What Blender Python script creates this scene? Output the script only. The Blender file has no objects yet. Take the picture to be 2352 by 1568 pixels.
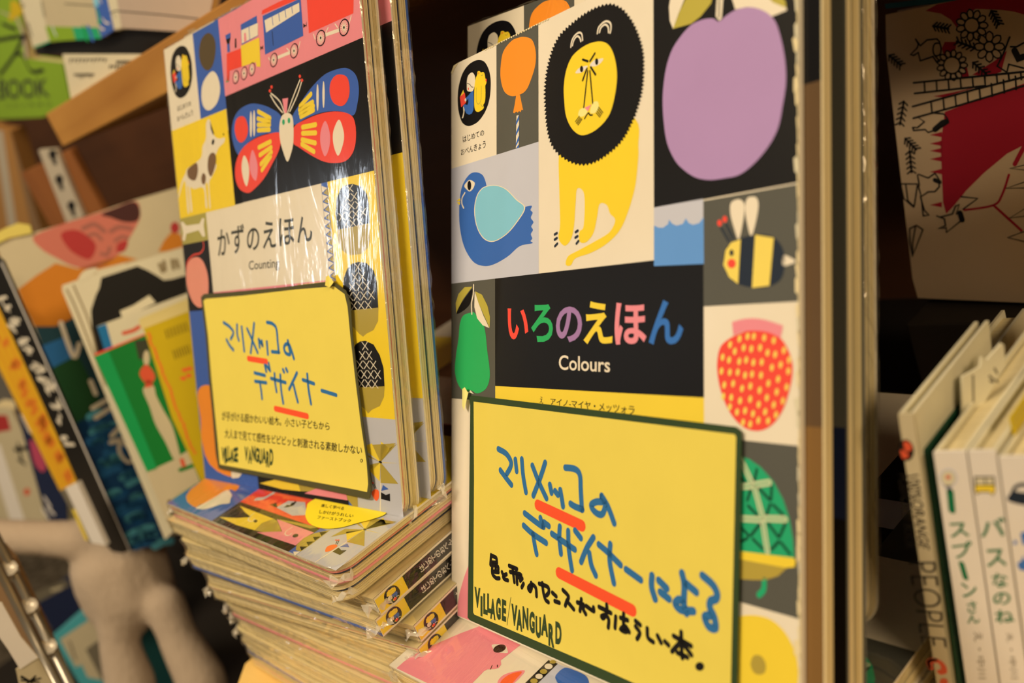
import bpy, bmesh, math, random
from mathutils import Matrix, Vector, noise

# ------------------------------------------------------------ camera, world, lights, exposure
SC = bpy.context.scene
COL = SC.collection
cam_data = bpy.data.cameras.new('camera'); cam = bpy.data.objects.new('camera', cam_data); COL.objects.link(cam); SC.camera = cam
cam.matrix_world = Matrix(((0.657399, 0.003505, 0.753534, 0), (0.661974, 0.475084, -0.57973, 0), (-0.360024, 0.879934, 0.31, 1.3), (0, 0, 0, 1)))
cam_data.sensor_width = 36; cam_data.lens = 2200 * 36 / 2352; cam_data.clip_start = .01
cam_data.dof.use_dof = True; cam_data.dof.focus_distance = .415; cam_data.dof.aperture_fstop = 6.6

SC.view_settings.view_transform = 'Standard'; SC.view_settings.look = 'None'; SC.view_settings.gamma = 1; SC.view_settings.use_curve_mapping = False
SC.view_settings.exposure = 0.0
wd = bpy.data.worlds.new('shop'); SC.world = wd; wd.use_nodes = True
bg = wd.node_tree.nodes['Background']; bg.inputs[0].default_value = (1.0, .74, .45, 1); bg.inputs[1].default_value = .095
SC.cycles.transparent_max_bounces = 32

def lamp(name, loc, target, sx, sy, power, col):
    d = bpy.data.lights.new(name, 'AREA'); d.shape = 'RECTANGLE'; d.size = sx; d.size_y = sy; d.energy = power; d.color = col
    o = bpy.data.objects.new(name, d); COL.objects.link(o); o.location = loc
    o.rotation_euler = (Vector(target) - Vector(loc)).to_track_quat('-Z', 'Y').to_euler()
    return o
# fluorescent tubes and warm spots under the shop ceiling, over the aisle
lamp('ceiling_lamp', (-.6, -.85, 2.55), (-.45, .2, 1.1), .9, .35, 30.5, (1, .78, .50))
lamp('ceiling_lamp', (1.7, -.35, 2.3), (-.4, .25, 1.1), .9, .4, 26, (1, .72, .40))
lamp('ceiling_lamp', (-4.1, -2.12, 2.55), (-.4, .2, 1.2), .14, .6, 3.6, (.86, .92, 1.0))

# ------------------------------------------------------------ colours (as they look under the warm shop light)
PAL = dict(gy=(92,86,72), lv=(206,196,192), bk=(19,17,17), **{'or': (252,146,40)}, yl=(250,207,56), ye=(253,208,44), bl=(60,104,170), cr=(243,218,180), rd=(250,76,56), ol=(192,168,64), lb=(138,196,222),
 yp=(250,228,130), wc=(240,218,190), nv=(36,44,54), pk=(245,140,140), pu=(184,140,174), sb=(104,152,222), yb=(250,212,90), gn=(46,172,88), pr=(170,122,160), bt=(58,112,175), gt=(40,165,105),
 od=(186,155,60), ct=(205,205,150), dg=(20,70,45), db=(62,34,20), ro=(255,100,45), bd=(52,68,36), be=(82,74,40), py=(240,207,82), mb=(48,108,150), mr=(255,84,42), cb=(66,98,165), cp=(242,140,138),
 ob=(180,160,75), gl=(202,190,180), ds=(96,76,48), br=(128,92,60), nk=(62,58,40), sa=(245,150,120), sy=(250,185,140), ys=(252,216,40), bc=(205,180,135), wf=(205,110,85), wh=(70,30,26), wr=(180,50,45),
 wb=(165,95,75), wo=(208,120,28), wt=(34,66,70), wl=(45,105,150), wg=(30,72,34), wn=(28,72,112), wk=(90,165,175), wq=(28,88,135), kk=(26,22,18), oy=(238,170,30), os=(232,125,35), gk=(120,105,80), wv=(226,204,160),
 tw=(150,125,85), bu=(32,110,150), sr=(222,85,50), cy=(232,200,120), gr=(18,118,42), gs=(20,150,72), kg=(60,60,40), yd=(215,175,20), by=(150,120,20), yn=(225,195,90), ny=(30,38,62), sp=(190,70,90),
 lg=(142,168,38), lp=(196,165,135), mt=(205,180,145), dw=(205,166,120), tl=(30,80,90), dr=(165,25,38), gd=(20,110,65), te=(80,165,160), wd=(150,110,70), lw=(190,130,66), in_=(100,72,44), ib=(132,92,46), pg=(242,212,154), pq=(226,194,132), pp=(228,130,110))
def s2l(c): return ((c / 255 + .055) / 1.055) ** 2.4 if c > 10 else c / 255 / 12.92
LIGHT = (1.0, .82, .60)
def albedo(k):
    return tuple(min(.93, s2l(c) / l * .93) for c, l in zip(PAL[k], LIGHT)) + (1,)
MATS = {}
def nt(name):
    m = bpy.data.materials.new(name); m.use_nodes = True
    return m, m.node_tree, m.node_tree.nodes['Principled BSDF']
def ink(k, rough=.2):
    """flat print ink or card of one colour with a faint mottling of the paper"""
    if (k, rough) in MATS: return MATS[k, rough]
    m, t, b = nt('print_' + k); base = albedo(k)
    tc = t.nodes.new('ShaderNodeTexCoord'); n = t.nodes.new('ShaderNodeTexNoise'); n.inputs['Scale'].default_value = 55; n.inputs['Detail'].default_value = 3
    mx = t.nodes.new('ShaderNodeMixRGB'); mx.inputs[1].default_value = tuple(x * .955 for x in base[:3]) + (1,); mx.inputs[2].default_value = tuple(min(.95, x * 1.03) for x in base[:3]) + (1,)
    t.links.new(tc.outputs['Object'], n.inputs['Vector']); t.links.new(n.outputs['Fac'], mx.inputs[0]); t.links.new(mx.outputs[0], b.inputs['Base Color'])
    b.inputs['Roughness'].default_value = rough; b.inputs['Specular IOR Level'].default_value = .26
    MATS[k, rough] = m; return m
def page_mat(k, zscale=1500):
    if ('page', k) in MATS: return MATS['page', k]
    m, t, b = nt('page_edge_' + k); base = albedo(k)
    tc = t.nodes.new('ShaderNodeTexCoord'); mp = t.nodes.new('ShaderNodeMapping'); mp.inputs['Scale'].default_value = (6, 6, zscale)
    n = t.nodes.new('ShaderNodeTexNoise'); n.inputs['Scale'].default_value = 1; n.inputs['Detail'].default_value = 4
    r = t.nodes.new('ShaderNodeValToRGB'); r.color_ramp.elements[0].position = .32; r.color_ramp.elements[1].position = .68
    r.color_ramp.elements[0].color = tuple(x * c for x, c in zip(base[:3], (.80, .76, .66))) + (1,); r.color_ramp.elements[1].color = base
    t.links.new(tc.outputs['Object'], mp.inputs[0]); t.links.new(mp.outputs[0], n.inputs['Vector']); t.links.new(n.outputs['Fac'], r.inputs[0]); t.links.new(r.outputs[0], b.inputs['Base Color'])
    b.inputs['Roughness'].default_value = .6
    MATS['page', k] = m; return m
def wood_mat(name, a, c, scale=1.0, axis=0, rough=.5):
    m, t, b = nt(name)
    tc = t.nodes.new('ShaderNodeTexCoord'); mp = t.nodes.new('ShaderNodeMapping'); sc = [34 * scale] * 3; sc[axis] = 2.2 * scale; mp.inputs['Scale'].default_value = sc
    n = t.nodes.new('ShaderNodeTexNoise'); n.inputs['Scale'].default_value = 1; n.inputs['Detail'].default_value = 6; n.inputs['Distortion'].default_value = 1.1
    n2 = t.nodes.new('ShaderNodeTexNoise'); n2.inputs['Scale'].default_value = 5; n2.inputs['Detail'].default_value = 2
    ad = t.nodes.new('ShaderNodeMath'); ad.operation = 'MULTIPLY_ADD'; ad.inputs[1].default_value = .6
    r = t.nodes.new('ShaderNodeValToRGB'); r.color_ramp.elements[0].position = .55; r.color_ramp.elements[1].position = .98
    L = lambda q: tuple(min(.9, s2l(x) / l) for x, l in zip(q, LIGHT)) + (1,)
    r.color_ramp.elements[0].color = L(a); r.color_ramp.elements[1].color = L(c)
    t.links.new(tc.outputs['Object'], mp.inputs[0]); t.links.new(mp.outputs[0], n.inputs['Vector']); t.links.new(tc.outputs['Object'], n2.inputs['Vector'])
    t.links.new(n.outputs['Fac'], ad.inputs[0]); t.links.new(n2.outputs['Fac'], ad.inputs[2]); t.links.new(ad.outputs[0], r.inputs[0]); t.links.new(r.outputs[0], b.inputs['Base Color'])
    bp = t.nodes.new('ShaderNodeBump'); bp.inputs['Strength'].default_value = .15; bp.inputs['Distance'].default_value = .001; t.links.new(n.outputs['Fac'], bp.inputs['Height']); t.links.new(bp.outputs[0], b.inputs['Normal'])
    b.inputs['Roughness'].default_value = rough
    return m
def film_mat(name, bump, scale, stretch, milk=.0, base=.06):
    """thin clear shrink film: clear with glossy, wrinkled reflections"""
    m = bpy.data.materials.new(name); m.use_nodes = True; t = m.node_tree; t.nodes.clear()
    o = t.nodes.new('ShaderNodeOutputMaterial'); tr = t.nodes.new('ShaderNodeBsdfTransparent'); tr.inputs[0].default_value = (.992, .99, .98, 1)
    g = t.nodes.new('ShaderNodeBsdfGlossy'); g.inputs['Roughness'].default_value = .07; g.inputs[0].default_value = (1, 1, 1, 1)
    d = t.nodes.new('ShaderNodeBsdfDiffuse'); d.inputs[0].default_value = (.85, .85, .82, 1)
    tc = t.nodes.new('ShaderNodeTexCoord'); mp = t.nodes.new('ShaderNodeMapping'); mp.inputs['Scale'].default_value = stretch
    n = t.nodes.new('ShaderNodeTexNoise'); n.inputs['Scale'].default_value = scale; n.inputs['Detail'].default_value = 5; n.inputs['Distortion'].default_value = .8
    bp = t.nodes.new('ShaderNodeBump'); bp.inputs['Strength'].default_value = bump; bp.inputs['Distance'].default_value = .002
    fr = t.nodes.new('ShaderNodeLayerWeight'); pw = t.nodes.new('ShaderNodeMath'); pw.operation = 'POWER'; pw.inputs[1].default_value = 4.0
    mm = t.nodes.new('ShaderNodeMath'); mm.operation = 'MULTIPLY_ADD'; mm.inputs[1].default_value = .75; mm.inputs[2].default_value = base; mm.use_clamp = True
    m1 = t.nodes.new('ShaderNodeMixShader'); m2 = t.nodes.new('ShaderNodeMixShader'); m1.inputs[0].default_value = milk
    t.links.new(tc.outputs['Object'], mp.inputs[0]); t.links.new(mp.outputs[0], n.inputs['Vector']); t.links.new(n.outputs['Fac'], bp.inputs['Height'])
    t.links.new(bp.outputs[0], g.inputs['Normal']); t.links.new(bp.outputs[0], fr.inputs['Normal']); t.links.new(fr.outputs['Facing'], pw.inputs[0]); t.links.new(pw.outputs[0], mm.inputs[0])
    t.links.new(tr.outputs[0], m1.inputs[1]); t.links.new(d.outputs[0], m1.inputs[2]); t.links.new(m1.outputs[0], m2.inputs[1]); t.links.new(g.outputs[0], m2.inputs[2])
    t.links.new(mm.outputs[0], m2.inputs[0]); t.links.new(m2.outputs[0], o.inputs[0])
    return m
M_FILM = film_mat('shrink_film', .42, 16, (2.4, .6, 1), 0, .07); M_CRINKLE = film_mat('crumpled_film', .9, 90, (1, 1, 1), .42, .08); M_SIDE = film_mat('wrinkled_film', .8, 60, (1, 1, 1.6), .02, .07)
M_TABLE = wood_mat('pine_board', (222, 160, 70), (246, 190, 100), 1.0, 0)
M_EDGE = wood_mat('pine_edge', (158, 96, 32), (206, 142, 62), .8, 0, .45)
M_DARKW = wood_mat('brown_board', (74, 36, 11), (98, 52, 20), .7, 0, .6)  # inner shade of the bay darkens this brown; the post keeps the lighter tone
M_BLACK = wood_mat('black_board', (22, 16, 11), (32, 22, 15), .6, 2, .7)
M_DIV = wood_mat('mahogany_board', (120, 42, 14), (150, 58, 20), .6, 2, .6)
M_POST = wood_mat('post_board', (120, 62, 20), (150, 84, 32), .7, 2, .6)
M_LITW = wood_mat('lit_board', (176, 118, 60), (205, 150, 85), .7, 2, .6)
M_METAL, _t, _b = nt('cream_metal'); _b.inputs['Base Color'].default_value = albedo('mt'); _b.inputs['Roughness'].default_value = .35; _b.inputs['Metallic'].default_value = .2
M_WIRE, _t, _b = nt('wire_metal'); _b.inputs['Base Color'].default_value = (.42, .40, .36, 1); _b.inputs['Roughness'].default_value = .35; _b.inputs['Metallic'].default_value = .7
M_CLOTH, _t, _b = nt('doll_cloth'); _b.inputs['Base Color'].default_value = (.46, .38, .31, 1); _b.inputs['Roughness'].default_value = .9
_n = _t.nodes.new('ShaderNodeTexNoise'); _n.inputs['Scale'].default_value = 30; _p = _t.nodes.new('ShaderNodeBump'); _p.inputs['Strength'].default_value = .3; _p.inputs['Distance'].default_value = .004
_t.links.new(_n.outputs['Fac'], _p.inputs['Height']); _t.links.new(_p.outputs[0], _b.inputs['Normal'])
M_CARPET, _t, _b = nt('carpet'); _n = _t.nodes.new('ShaderNodeTexNoise'); _n.inputs['Scale'].default_value = 220; _r = _t.nodes.new('ShaderNodeValToRGB')
_r.color_ramp.elements[0].color = (.10, .08, .05, 1); _r.color_ramp.elements[1].color = (.42, .36, .28, 1); _r.color_ramp.elements[0].position = .35; _r.color_ramp.elements[1].position = .65
_t.links.new(_n.outputs['Fac'], _r.inputs[0]); _t.links.new(_r.outputs[0], _b.inputs['Base Color']); _b.inputs['Roughness'].default_value = 1

# ------------------------------------------------------------ measured frames and printed artwork
FRAMES = {  # book and panel frames: nine numbers of the axes (right, up, out of the face), three of the top left origin, metres
'second_copy':([0.99873,-0.00574,0.05004,0.04671,0.47737,-0.87746,-0.01885,0.87869,0.47703],[-0.37439,0.33766,1.29805]),
'colours':([.9921,-.00413,-.12542,-.10811,.47927,-.87098,.06371,.87766,.47504],[-.36228,.30755,1.28435]),
'rstack':([.99863,.05234,0,-.05234,.99863,0,0,0,1],[-.35266,.40561,1.055]),
'counting':([.99959,-.00245,.02854,.02725,.38797,-.92127,-.00881,.92167,.38788],[-.56885,.2776,1.35082]),
'cstack':([.99945,.03328,0,-.03328,.99945,0,0,0,1],[-.56022,.40985,1.11116]),
'watercolour_book':([.57358,-.114,.81118,.81915,.07983,-.56799,0,.99027,.13917],[-.87066,.26813,1.27264]),
'black_spine':([.99027,-.01213,.13864,.13917,.08631,-.9865,0,.99619,.08716],[-.86062,.18703,1.12881]),
'orange_spine':([.99027,-.01213,.13864,.13917,.08631,-.9865,0,.99619,.08716],[-.90231,.19063,1.17237]),
'white_base_book':([.99027,-.01213,.13864,.13917,.08631,-.9865,0,.99619,.08716],[-.84143,.15562,1.05568]),
'silhouette_book':([.57358,-.114,.81118,.81915,.07983,-.56799,0,.99027,.13917],[-.80713,.22554,1.23209]),
'paper_tab':([.57358,-.114,.81118,.81915,.07983,-.56799,0,.99027,.13917],[-.75631,.24743,1.1979]),
'blue_corner_book':([.57358,-.114,.81118,.81915,.07983,-.56799,0,.99027,.13917],[-.76246,.2214,1.19641]),
'green_book':([.57358,-.114,.81118,.81915,.07983,-.56799,0,.99027,.13917],[-.72811,.19853,1.18306]),
'yellow_book':([.57358,-.114,.81118,.81915,.07983,-.56799,0,.99027,.13917],[-.69515,.2295,1.19312]),
'yellow_note':([.57358,-.114,.81118,.81915,.07983,-.56799,0,.99027,.13917],[-.89046,.2386,1.28166]),
'white_book_far':([.98481,-.01513,.17299,.17365,.08583,-.98106,0,.99619,.08716],[-1.19627,.19326,1.02086]),
'navy_book_far':([.98481,-.01513,.17299,.17365,.08583,-.98106,0,.99619,.08716],[-1.02164,.19885,1.09071]),
'green_picture_book':([1,0,0,0,.06976,-.99756,0,.99756,.06976],[-1.28411,.42,1.40358]),
'handwritten_sheet':([1,0,0,0,0,-1,0,1,0],[-.82341,.325,1.36568]),
'upper_cream_book':([1,0,0,0,0,-1,0,1,0],[-.96036,.36,1.4231]),
'upper_white_book':([1,0,0,0,0,-1,0,1,0],[-.96036,.36,1.4231]),
'upper_blue_book':([1,0,0,0,0,-1,0,1,0],[-.96036,.36,1.4231]),
'upper_grey_book':([1,0,0,0,0,-1,0,1,0],[-.96036,.36,1.4231]),
'upper_shade_slab':([1,0,0,0,0,-1,0,1,0],[-.96036,.3685,1.4231]),
'metal_strip':([1,0,0,0,0,-1,0,1,0],[-1.05328,.34,1.31617]),
'wooden_upright':([1,0,0,0,0,-1,0,1,0],[-1.43002,.42,1.33861]),
'drawing_book':([.99255,.01274,-.1212,-.12187,.10375,-.98711,0,.99452,.10453],[-.24767,.5,1.16094]),
'people_book':([1,0,0,0,0,-1,0,1,0],[-.13519,.225,1.14788]),
'dark_green_book':([1,0,0,0,0,-1,0,1,0],[-.13138,.228,1.14182]),
'spoon_book':([1,0,0,0,0,-1,0,1,0],[-.1234,.225,1.14376]),
'bus_book':([1,0,0,0,0,-1,0,1,0],[-.1148,.225,1.1446]),
'car_book':([1,0,0,0,0,-1,0,1,0],[-.10587,.225,1.14339]),
'emblem_book':([1,0,0,0,0,-1,0,1,0],[-.15251,.288,1.12497]),
'cream_card':([.46947,0,.88295,.88295,0,-.46947,0,1,0],[-.12813,.252,1.14707]),
'flower_card':([.57358,.07139,.81603,.81915,-.04999,-.57139,0,.99619,-.08716],[-.60171,.05412,1.08964]),
'flower_card_b':([.57358,.07139,.81603,.81915,-.04999,-.57139,0,.99619,-.08716],[-.61688,.04941,1.05318]),
'wood_batten':([.93969,0,.34202,.34202,0,-.93969,0,1,0],[-.69632,.07098,1.0608]),
'navy_box':([.93969,0,.34202,.34202,0,-.93969,0,1,0],[-1.28044,.16614,.85215]),
'teal_box':([.93969,0,.34202,.34202,0,-.93969,0,1,0],[-1.07326,.13894,.87834]),
}
PRINTS = {  # printed shapes in millimetres right and down from each frame corner
'colours':{
'cover_print':[['p','gy',1,[[39.6,0],[71.5,0],[71.5,49],[39.6,49]]],
['p','lv',1,[[0,49],[71.5,49],[71.5,103.6],[0,103.6]]],
['p','bk',1,[[141.5,0],[205,0],[205,85.3],[141.5,85.3]]],
['p','lv',1,[[141.5,85],[165.6,85],[165.6,106],[141.5,106]]],
['p','gy',2,[[165.6,85.8],[205,85.8],[205,120.8],[165.6,120.8]]],
['p','gy',1,[[0,103.6],[38.3,103.6],[38.3,158],[0,158]]],
['p','bk',2,[[38.3,103.6],[165.6,103.6],[165.6,151],[38.3,151]]],
['p','yl',1,[[38.3,151],[165.6,151],[165.6,160],[38.3,160]]],
['p','gy',1,[[165.6,163.8],[205,163.8],[205,215.2],[165.6,215.2]]],
['p','bk',2,[[74.65,241.18],[80.21,238.66],[80.18,224.19],[74.45,224.36]]],
['p','lv',1,[[80.21,238.66],[80.18,224.19],[97.77,224.42],[103.21,230.1]]],
['s','od',3,[[78.68,223.72],[78.88,224.29],[78.46,224.88],[77.58,225.26],[76.58,225.29],[75.84,224.94],[75.63,224.37],[76.05,223.77],[76.94,223.39],[77.94,223.37]]],
['s','cr',3,[[79.15,226.32],[79.53,227.16],[79.1,227.98],[78.01,228.45],[76.68,228.41],[75.61,227.86],[75.22,227.01],[75.65,226.19],[76.75,225.71],[78.09,225.76]]],
['s','od',3,[[79.02,229.51],[79.35,230.25],[78.96,230.97],[77.98,231.4],[76.8,231.38],[75.85,230.9],[75.51,230.16],[75.91,229.43],[76.9,229],[78.09,229.03]]],
['s','cr',3,[[79.24,232.42],[79.62,233.19],[79.25,233.93],[78.28,234.37],[77.07,234.33],[76.09,233.82],[75.71,233.04],[76.08,232.3],[77.06,231.86],[78.27,231.91]]],
['s','od',3,[[79.12,235.31],[79.44,236.04],[79.05,236.75],[78.08,237.19],[76.91,237.18],[75.97,236.72],[75.64,235.99],[76.03,235.27],[77.01,234.84],[78.19,234.85]]],
['s','bl',3,[[86,231.14],[84.26,228.95],[84.92,224.65],[90.07,223.89],[97.77,224.42],[101.63,228.45],[91.42,232.6]]]],
'balloon_picture':[['s','or',2,[[61.06,2.68],[66.75,5.38],[69.48,10.43],[69.46,16.16],[66.71,21.25],[62.91,25.44],[57.77,26.48],[51.19,25.61],[45.81,22.31],[43.08,16.4],[43.1,10.35],[45.17,4.83],[51.25,1.94],[56.53,1.88]]],
['p','or',2,[[55.16,26.04],[58.03,26.68],[60.33,33.62],[59.31,33.11],[58.4,34.1],[57.36,33.37],[56.19,33.86],[55.14,33.13],[53.83,33.59],[52.77,33.15],[54.1,29.36]]],
['p','cr',3,[[55.4,34.95],[57.36,35.06],[57.06,48.97],[54.84,48.87]]],
['p','bl',4,[[55,37.82],[57.36,34.84],[57.35,36.97],[55,39.15]]],
['p','bl',4,[[54.99,42.25],[57.35,39.25],[57.34,41.38],[54.98,43.58]]],
['p','bl',4,[[54.98,46.68],[57.33,43.65],[57.33,45.78],[54.97,48.01]]],
['p','bl',4,[[54.97,48.89],[57.19,47.52],[57.19,48.92]]]],
'emblem_print':[['s','bk',2,[[24.95,3.36],[29.68,5.4],[33.16,9.54],[34.76,14.28],[34.75,18.93],[33.7,23.35],[31.38,26.91],[27.86,29.62],[23.1,31.51],[17.03,31.84],[12.7,30.58],[9.56,28.17],[7.04,23.42],[6.09,18.31],[6.41,13.47],[8.02,9.26],[10.87,5.71],[15.24,3.54],[20.14,2.84]]],
['s','ye',4,[[24.05,8.42],[25.84,8.7],[26.72,9.48],[28.79,9.79],[29.96,10.95],[30.54,12.97],[31.12,13.73],[31.7,14.49],[31.29,15.64],[30.53,16.41],[30.64,18.93],[30.52,22.03],[29.93,23.78],[28.75,24.78],[29.16,25.34],[29.05,26.26],[26.69,26.86],[24.31,26.91],[22.21,25.93],[21.19,23.81],[21.02,19.95],[21.33,14.29],[22.24,11.32],[23.63,9.74]]],
['s','rd',5,[[31.81,14.21],[31.71,14.59],[31.45,14.77],[31.13,14.7],[30.87,14.39],[30.77,13.96],[30.87,13.58],[31.13,13.39],[31.46,13.47],[31.72,13.78]]],
['s','or',5,[[25.44,9.58],[25.16,9.77],[24.79,9.81],[24.47,9.67],[24.34,9.42],[24.44,9.14],[24.73,8.95],[25.1,8.92],[25.41,9.05],[25.54,9.31]]],
['l','ol',5,[[23.01,15.63],[22.82,20.98],[24.02,23.14],[25.8,23.21],[26.99,21.26],[27.18,15.79]],.35],
['l','ol',5,[[26.69,23.71],[27.87,25.22],[29.16,25.25]],.35],
['l','ol',5,[[27.02,10.72],[27.9,11.24],[28.79,10.51]],.35],
['s','cr',3,[[18.61,7.58],[20.43,8.5],[21.64,10.22],[21.75,13.11],[20.84,15.13],[19.51,16.42],[17.06,16.03],[15.52,15.53],[14.6,14.67],[14.47,13.03],[14.6,10.16],[15.84,8.2]]],
['l','bk',4,[[14.91,11.68],[17.07,12.66],[18.6,14.14],[20.12,14.65]],.3],
['s','rd',4,[[16.39,14.6],[16.3,14.96],[16.09,15.14],[15.82,15.08],[15.61,14.8],[15.52,14.4],[15.61,14.04],[15.82,13.86],[16.09,13.92],[16.31,14.2]]],
['p','bl',4,[[20.42,16.15],[20.65,23.05],[20.22,25.2],[18.88,26.51],[16.42,26.59],[13.95,25.34],[12.4,23.24],[11.15,21.03],[13.03,20.95],[14.89,21.83],[15.82,20.74],[15.82,18.81],[14.09,19.72],[13.22,18.4],[16.44,17.34],[18.29,16.47]]],
['p','yl',4,[[8.45,16.38],[11.35,13.87],[12.1,15.73]]],
['p','rd',5,[[8.19,16.55],[12.73,15.48],[13.96,20.34],[9.45,21.71]]],
['s','cr',6,[[14.09,19.24],[13.95,19.66],[13.57,19.86],[13.11,19.76],[12.74,19.4],[12.6,18.91],[12.74,18.49],[13.11,18.29],[13.58,18.39],[13.95,18.75]]],
['s','cr',3,[[11.15,21.68],[12.4,22.59],[12.21,24.49],[11.14,26.87],[9.88,26.77],[10.51,26.09],[11.33,24.31]]]],
'series_lettering':[['t','bk',2,[[10.5,35.5],[29.14,35.78],[29.31,38.53],[10.93,38.5]],'はじめての',.004],
['t','bk',2,[[8.91,41.23],[30.59,40.96],[30.58,44.24],[9.22,44.21]],'おべんきょう',.004]],
'bird_picture':[['s','bl',2,[[16.93,54.13],[22.95,54.19],[28.11,56.31],[30.71,59.96],[31.14,62.34],[29.55,63.67],[33.12,74.94],[45.66,81.68],[57.64,77.09],[61.25,74.98],[66.56,74.92],[65.68,76.61],[67.18,77.87],[65.92,79.88],[67.79,81.89],[66.16,83.51],[67.4,85.09],[65.9,86.73],[66.9,88.63],[65.64,89.59],[66.89,90.64],[57.6,91.02],[48.34,94.66],[37.32,97.19],[28.75,97.32],[19.88,94.7],[12.26,87.7],[8.38,79.29],[7.29,71.9],[7.94,63.9],[10.77,57.85]]],
['s','cr',3,[[30.71,61.66],[38.81,62.28],[47.33,65.16],[55.57,70.81],[61.89,75.2],[55.54,80.82],[47.28,85.14],[37.35,87.2],[29.21,85.26],[23.2,79.42],[20.83,71.92],[22.48,65.67],[26.19,62.58]]],
['s','lb',4,[[31,62.01],[38.81,62.59],[46.93,65.4],[55.04,71.04],[60.99,75.16],[55.02,80.47],[47.01,84.74],[37.35,86.81],[29.64,84.92],[23.79,79.33],[21.58,72.01],[23.08,65.91],[26.78,62.89]]],
['s','cr',3,[[12.01,58.83],[14.64,57.21],[16.93,56.75],[19.65,57.71],[21.45,59],[19.95,61.15],[16.92,62.08],[14.17,60.74]]],
['s','bk',4,[[18.29,59.57],[17.97,60.83],[17.13,61.52],[16.1,61.38],[15.26,60.45],[14.94,59.09],[15.26,57.82],[16.11,57.14],[17.14,57.29],[17.97,58.22]]],
['l','cr',3,[[12.62,62.12],[10.13,64.19],[9.97,66.99],[11.52,69.03]],.8],
['p','ye',3,[[4.77,64.94],[8.41,63.97],[8.57,65.44]]],
['p','ye',3,[[5.09,65.64],[8.56,65.76],[7.93,67.29]]]],
'lion_picture':[['p','bk',4,[[116.54,5.99],[118.07,5.51],[118.86,6.69],[120.29,6.42],[120.97,7.76],[122.44,7.65],[122.95,8.98],[124.39,8.98],[124.73,10.33],[126.09,10.41],[126.36,11.88],[127.67,12.02],[127.65,13.31],[129,13.55],[128.91,14.85],[130.27,15.17],[130.08,16.44],[131.33,16.67],[131.07,17.95],[132.35,18.26],[132.01,19.52],[133.3,19.9],[132.79,20.97],[134.08,21.39],[133.55,22.58],[134.85,23.04],[134.17,24.03],[135.47,24.55],[134.72,25.5],[136.02,26.07],[135.18,26.98],[136.47,27.6],[135.55,28.46],[136.82,29.14],[135.79,29.95],[137.01,30.52],[135.92,31.47],[137.12,32.1],[135.94,32.82],[137.15,33.51],[135.92,34.17],[137.13,34.91],[135.85,35.5],[137.08,36.29],[135.76,36.98],[136.99,37.83],[135.65,38.29],[136.87,39.2],[135.49,39.59],[136.69,40.55],[135.25,41.02],[136.4,42.03],[134.95,42.25],[136.05,43.31],[134.56,43.47],[135.59,44.57],[134.02,44.81],[134.99,45.96],[133.49,45.98],[134.41,47.15],[132.87,47.22],[133.75,48.4],[132.27,48.37],[133.07,49.65],[131.65,49.49],[132.33,50.85],[130.87,50.71],[131.52,52],[130.04,51.85],[130.55,53.22],[129.13,53.01],[129.61,54.33],[128.3,54.01],[128.56,55.51],[127.28,55.16],[127.57,56.53],[126.18,56.26],[126.39,57.6],[125.04,57.23],[125.17,58.52],[123.86,58.06],[123.63,59.48],[122.34,58.95],[122.12,60.25],[120.83,59.68],[120.46,60.97],[119.14,60.39],[118.77,61.62],[117.37,61.04],[116.83,62.27],[115.63,61.61],[114.99,62.82],[113.84,62.12],[112.91,63.35],[111.86,62.61],[110.93,63.76],[109.82,62.98],[108.7,64.07],[107.69,63.22],[106.55,64.2],[105.26,63.29],[104.07,64.17],[103.05,63.17],[101.6,63.94],[100.49,62.81],[99.18,63.48],[98.16,62.27],[96.61,62.79],[95.7,61.5],[94.09,61.89],[93.44,60.58],[91.78,60.85],[91.08,59.41],[89.57,59.7],[89.03,58.26],[87.36,58.43],[86.96,56.99],[85.29,57.09],[85.06,55.62],[83.29,55.51],[83.37,54.12],[81.76,54.03],[81.89,52.51],[80.32,52.3],[80.71,50.87],[79.25,50.69],[79.79,49.22],[78.36,48.91],[79.12,47.56],[77.7,47.14],[78.58,45.8],[77.19,45.46],[78.17,44.15],[76.74,43.74],[77.81,42.47],[76.39,42.17],[77.55,40.92],[76.06,40.37],[77.32,39.17],[75.83,38.72],[77.16,37.58],[75.62,37.05],[77.02,35.98],[75.44,35.36],[76.9,34.35],[75.28,33.64],[76.82,32.88],[75.16,31.9],[76.77,31.24],[75.11,30.19],[76.79,29.64],[75.16,28.53],[76.9,28.1],[75.31,26.93],[77.09,26.6],[75.54,25.36],[77.38,24.98],[75.84,23.84],[77.7,23.57],[76.23,22.23],[78.09,22.09],[76.7,20.71],[78.56,20.68],[77.24,19.27],[79.09,19.34],[77.91,17.77],[79.72,17.94],[78.63,16.35],[80.38,16.62],[79.37,15.03],[81.14,15.27],[80.24,13.68],[81.97,14.01],[81.21,12.42],[82.94,12.82],[82.33,11.23],[84.1,11.58],[83.63,10.01],[85.3,10.53],[85.03,8.99],[86.61,9.66],[86.58,8.17],[88.35,8.84],[88.37,7.48],[90.16,8.21],[90.36,6.88],[91.94,7.69],[92.29,6.38],[93.83,7.19],[94.34,5.9],[95.67,6.75],[96.35,5.48],[97.63,6.33],[98.42,5.1],[99.61,5.96],[100.47,4.78],[101.54,5.66],[102.4,4.54],[103.55,5.42],[104.65,4.35],[105.69,5.24],[106.82,4.25],[107.76,5.16],[108.93,4.25],[109.95,5.18],[111.17,4.36],[112.13,5.33],[113.39,4.58],[114.4,5.6],[115.78,4.96]]],
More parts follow.
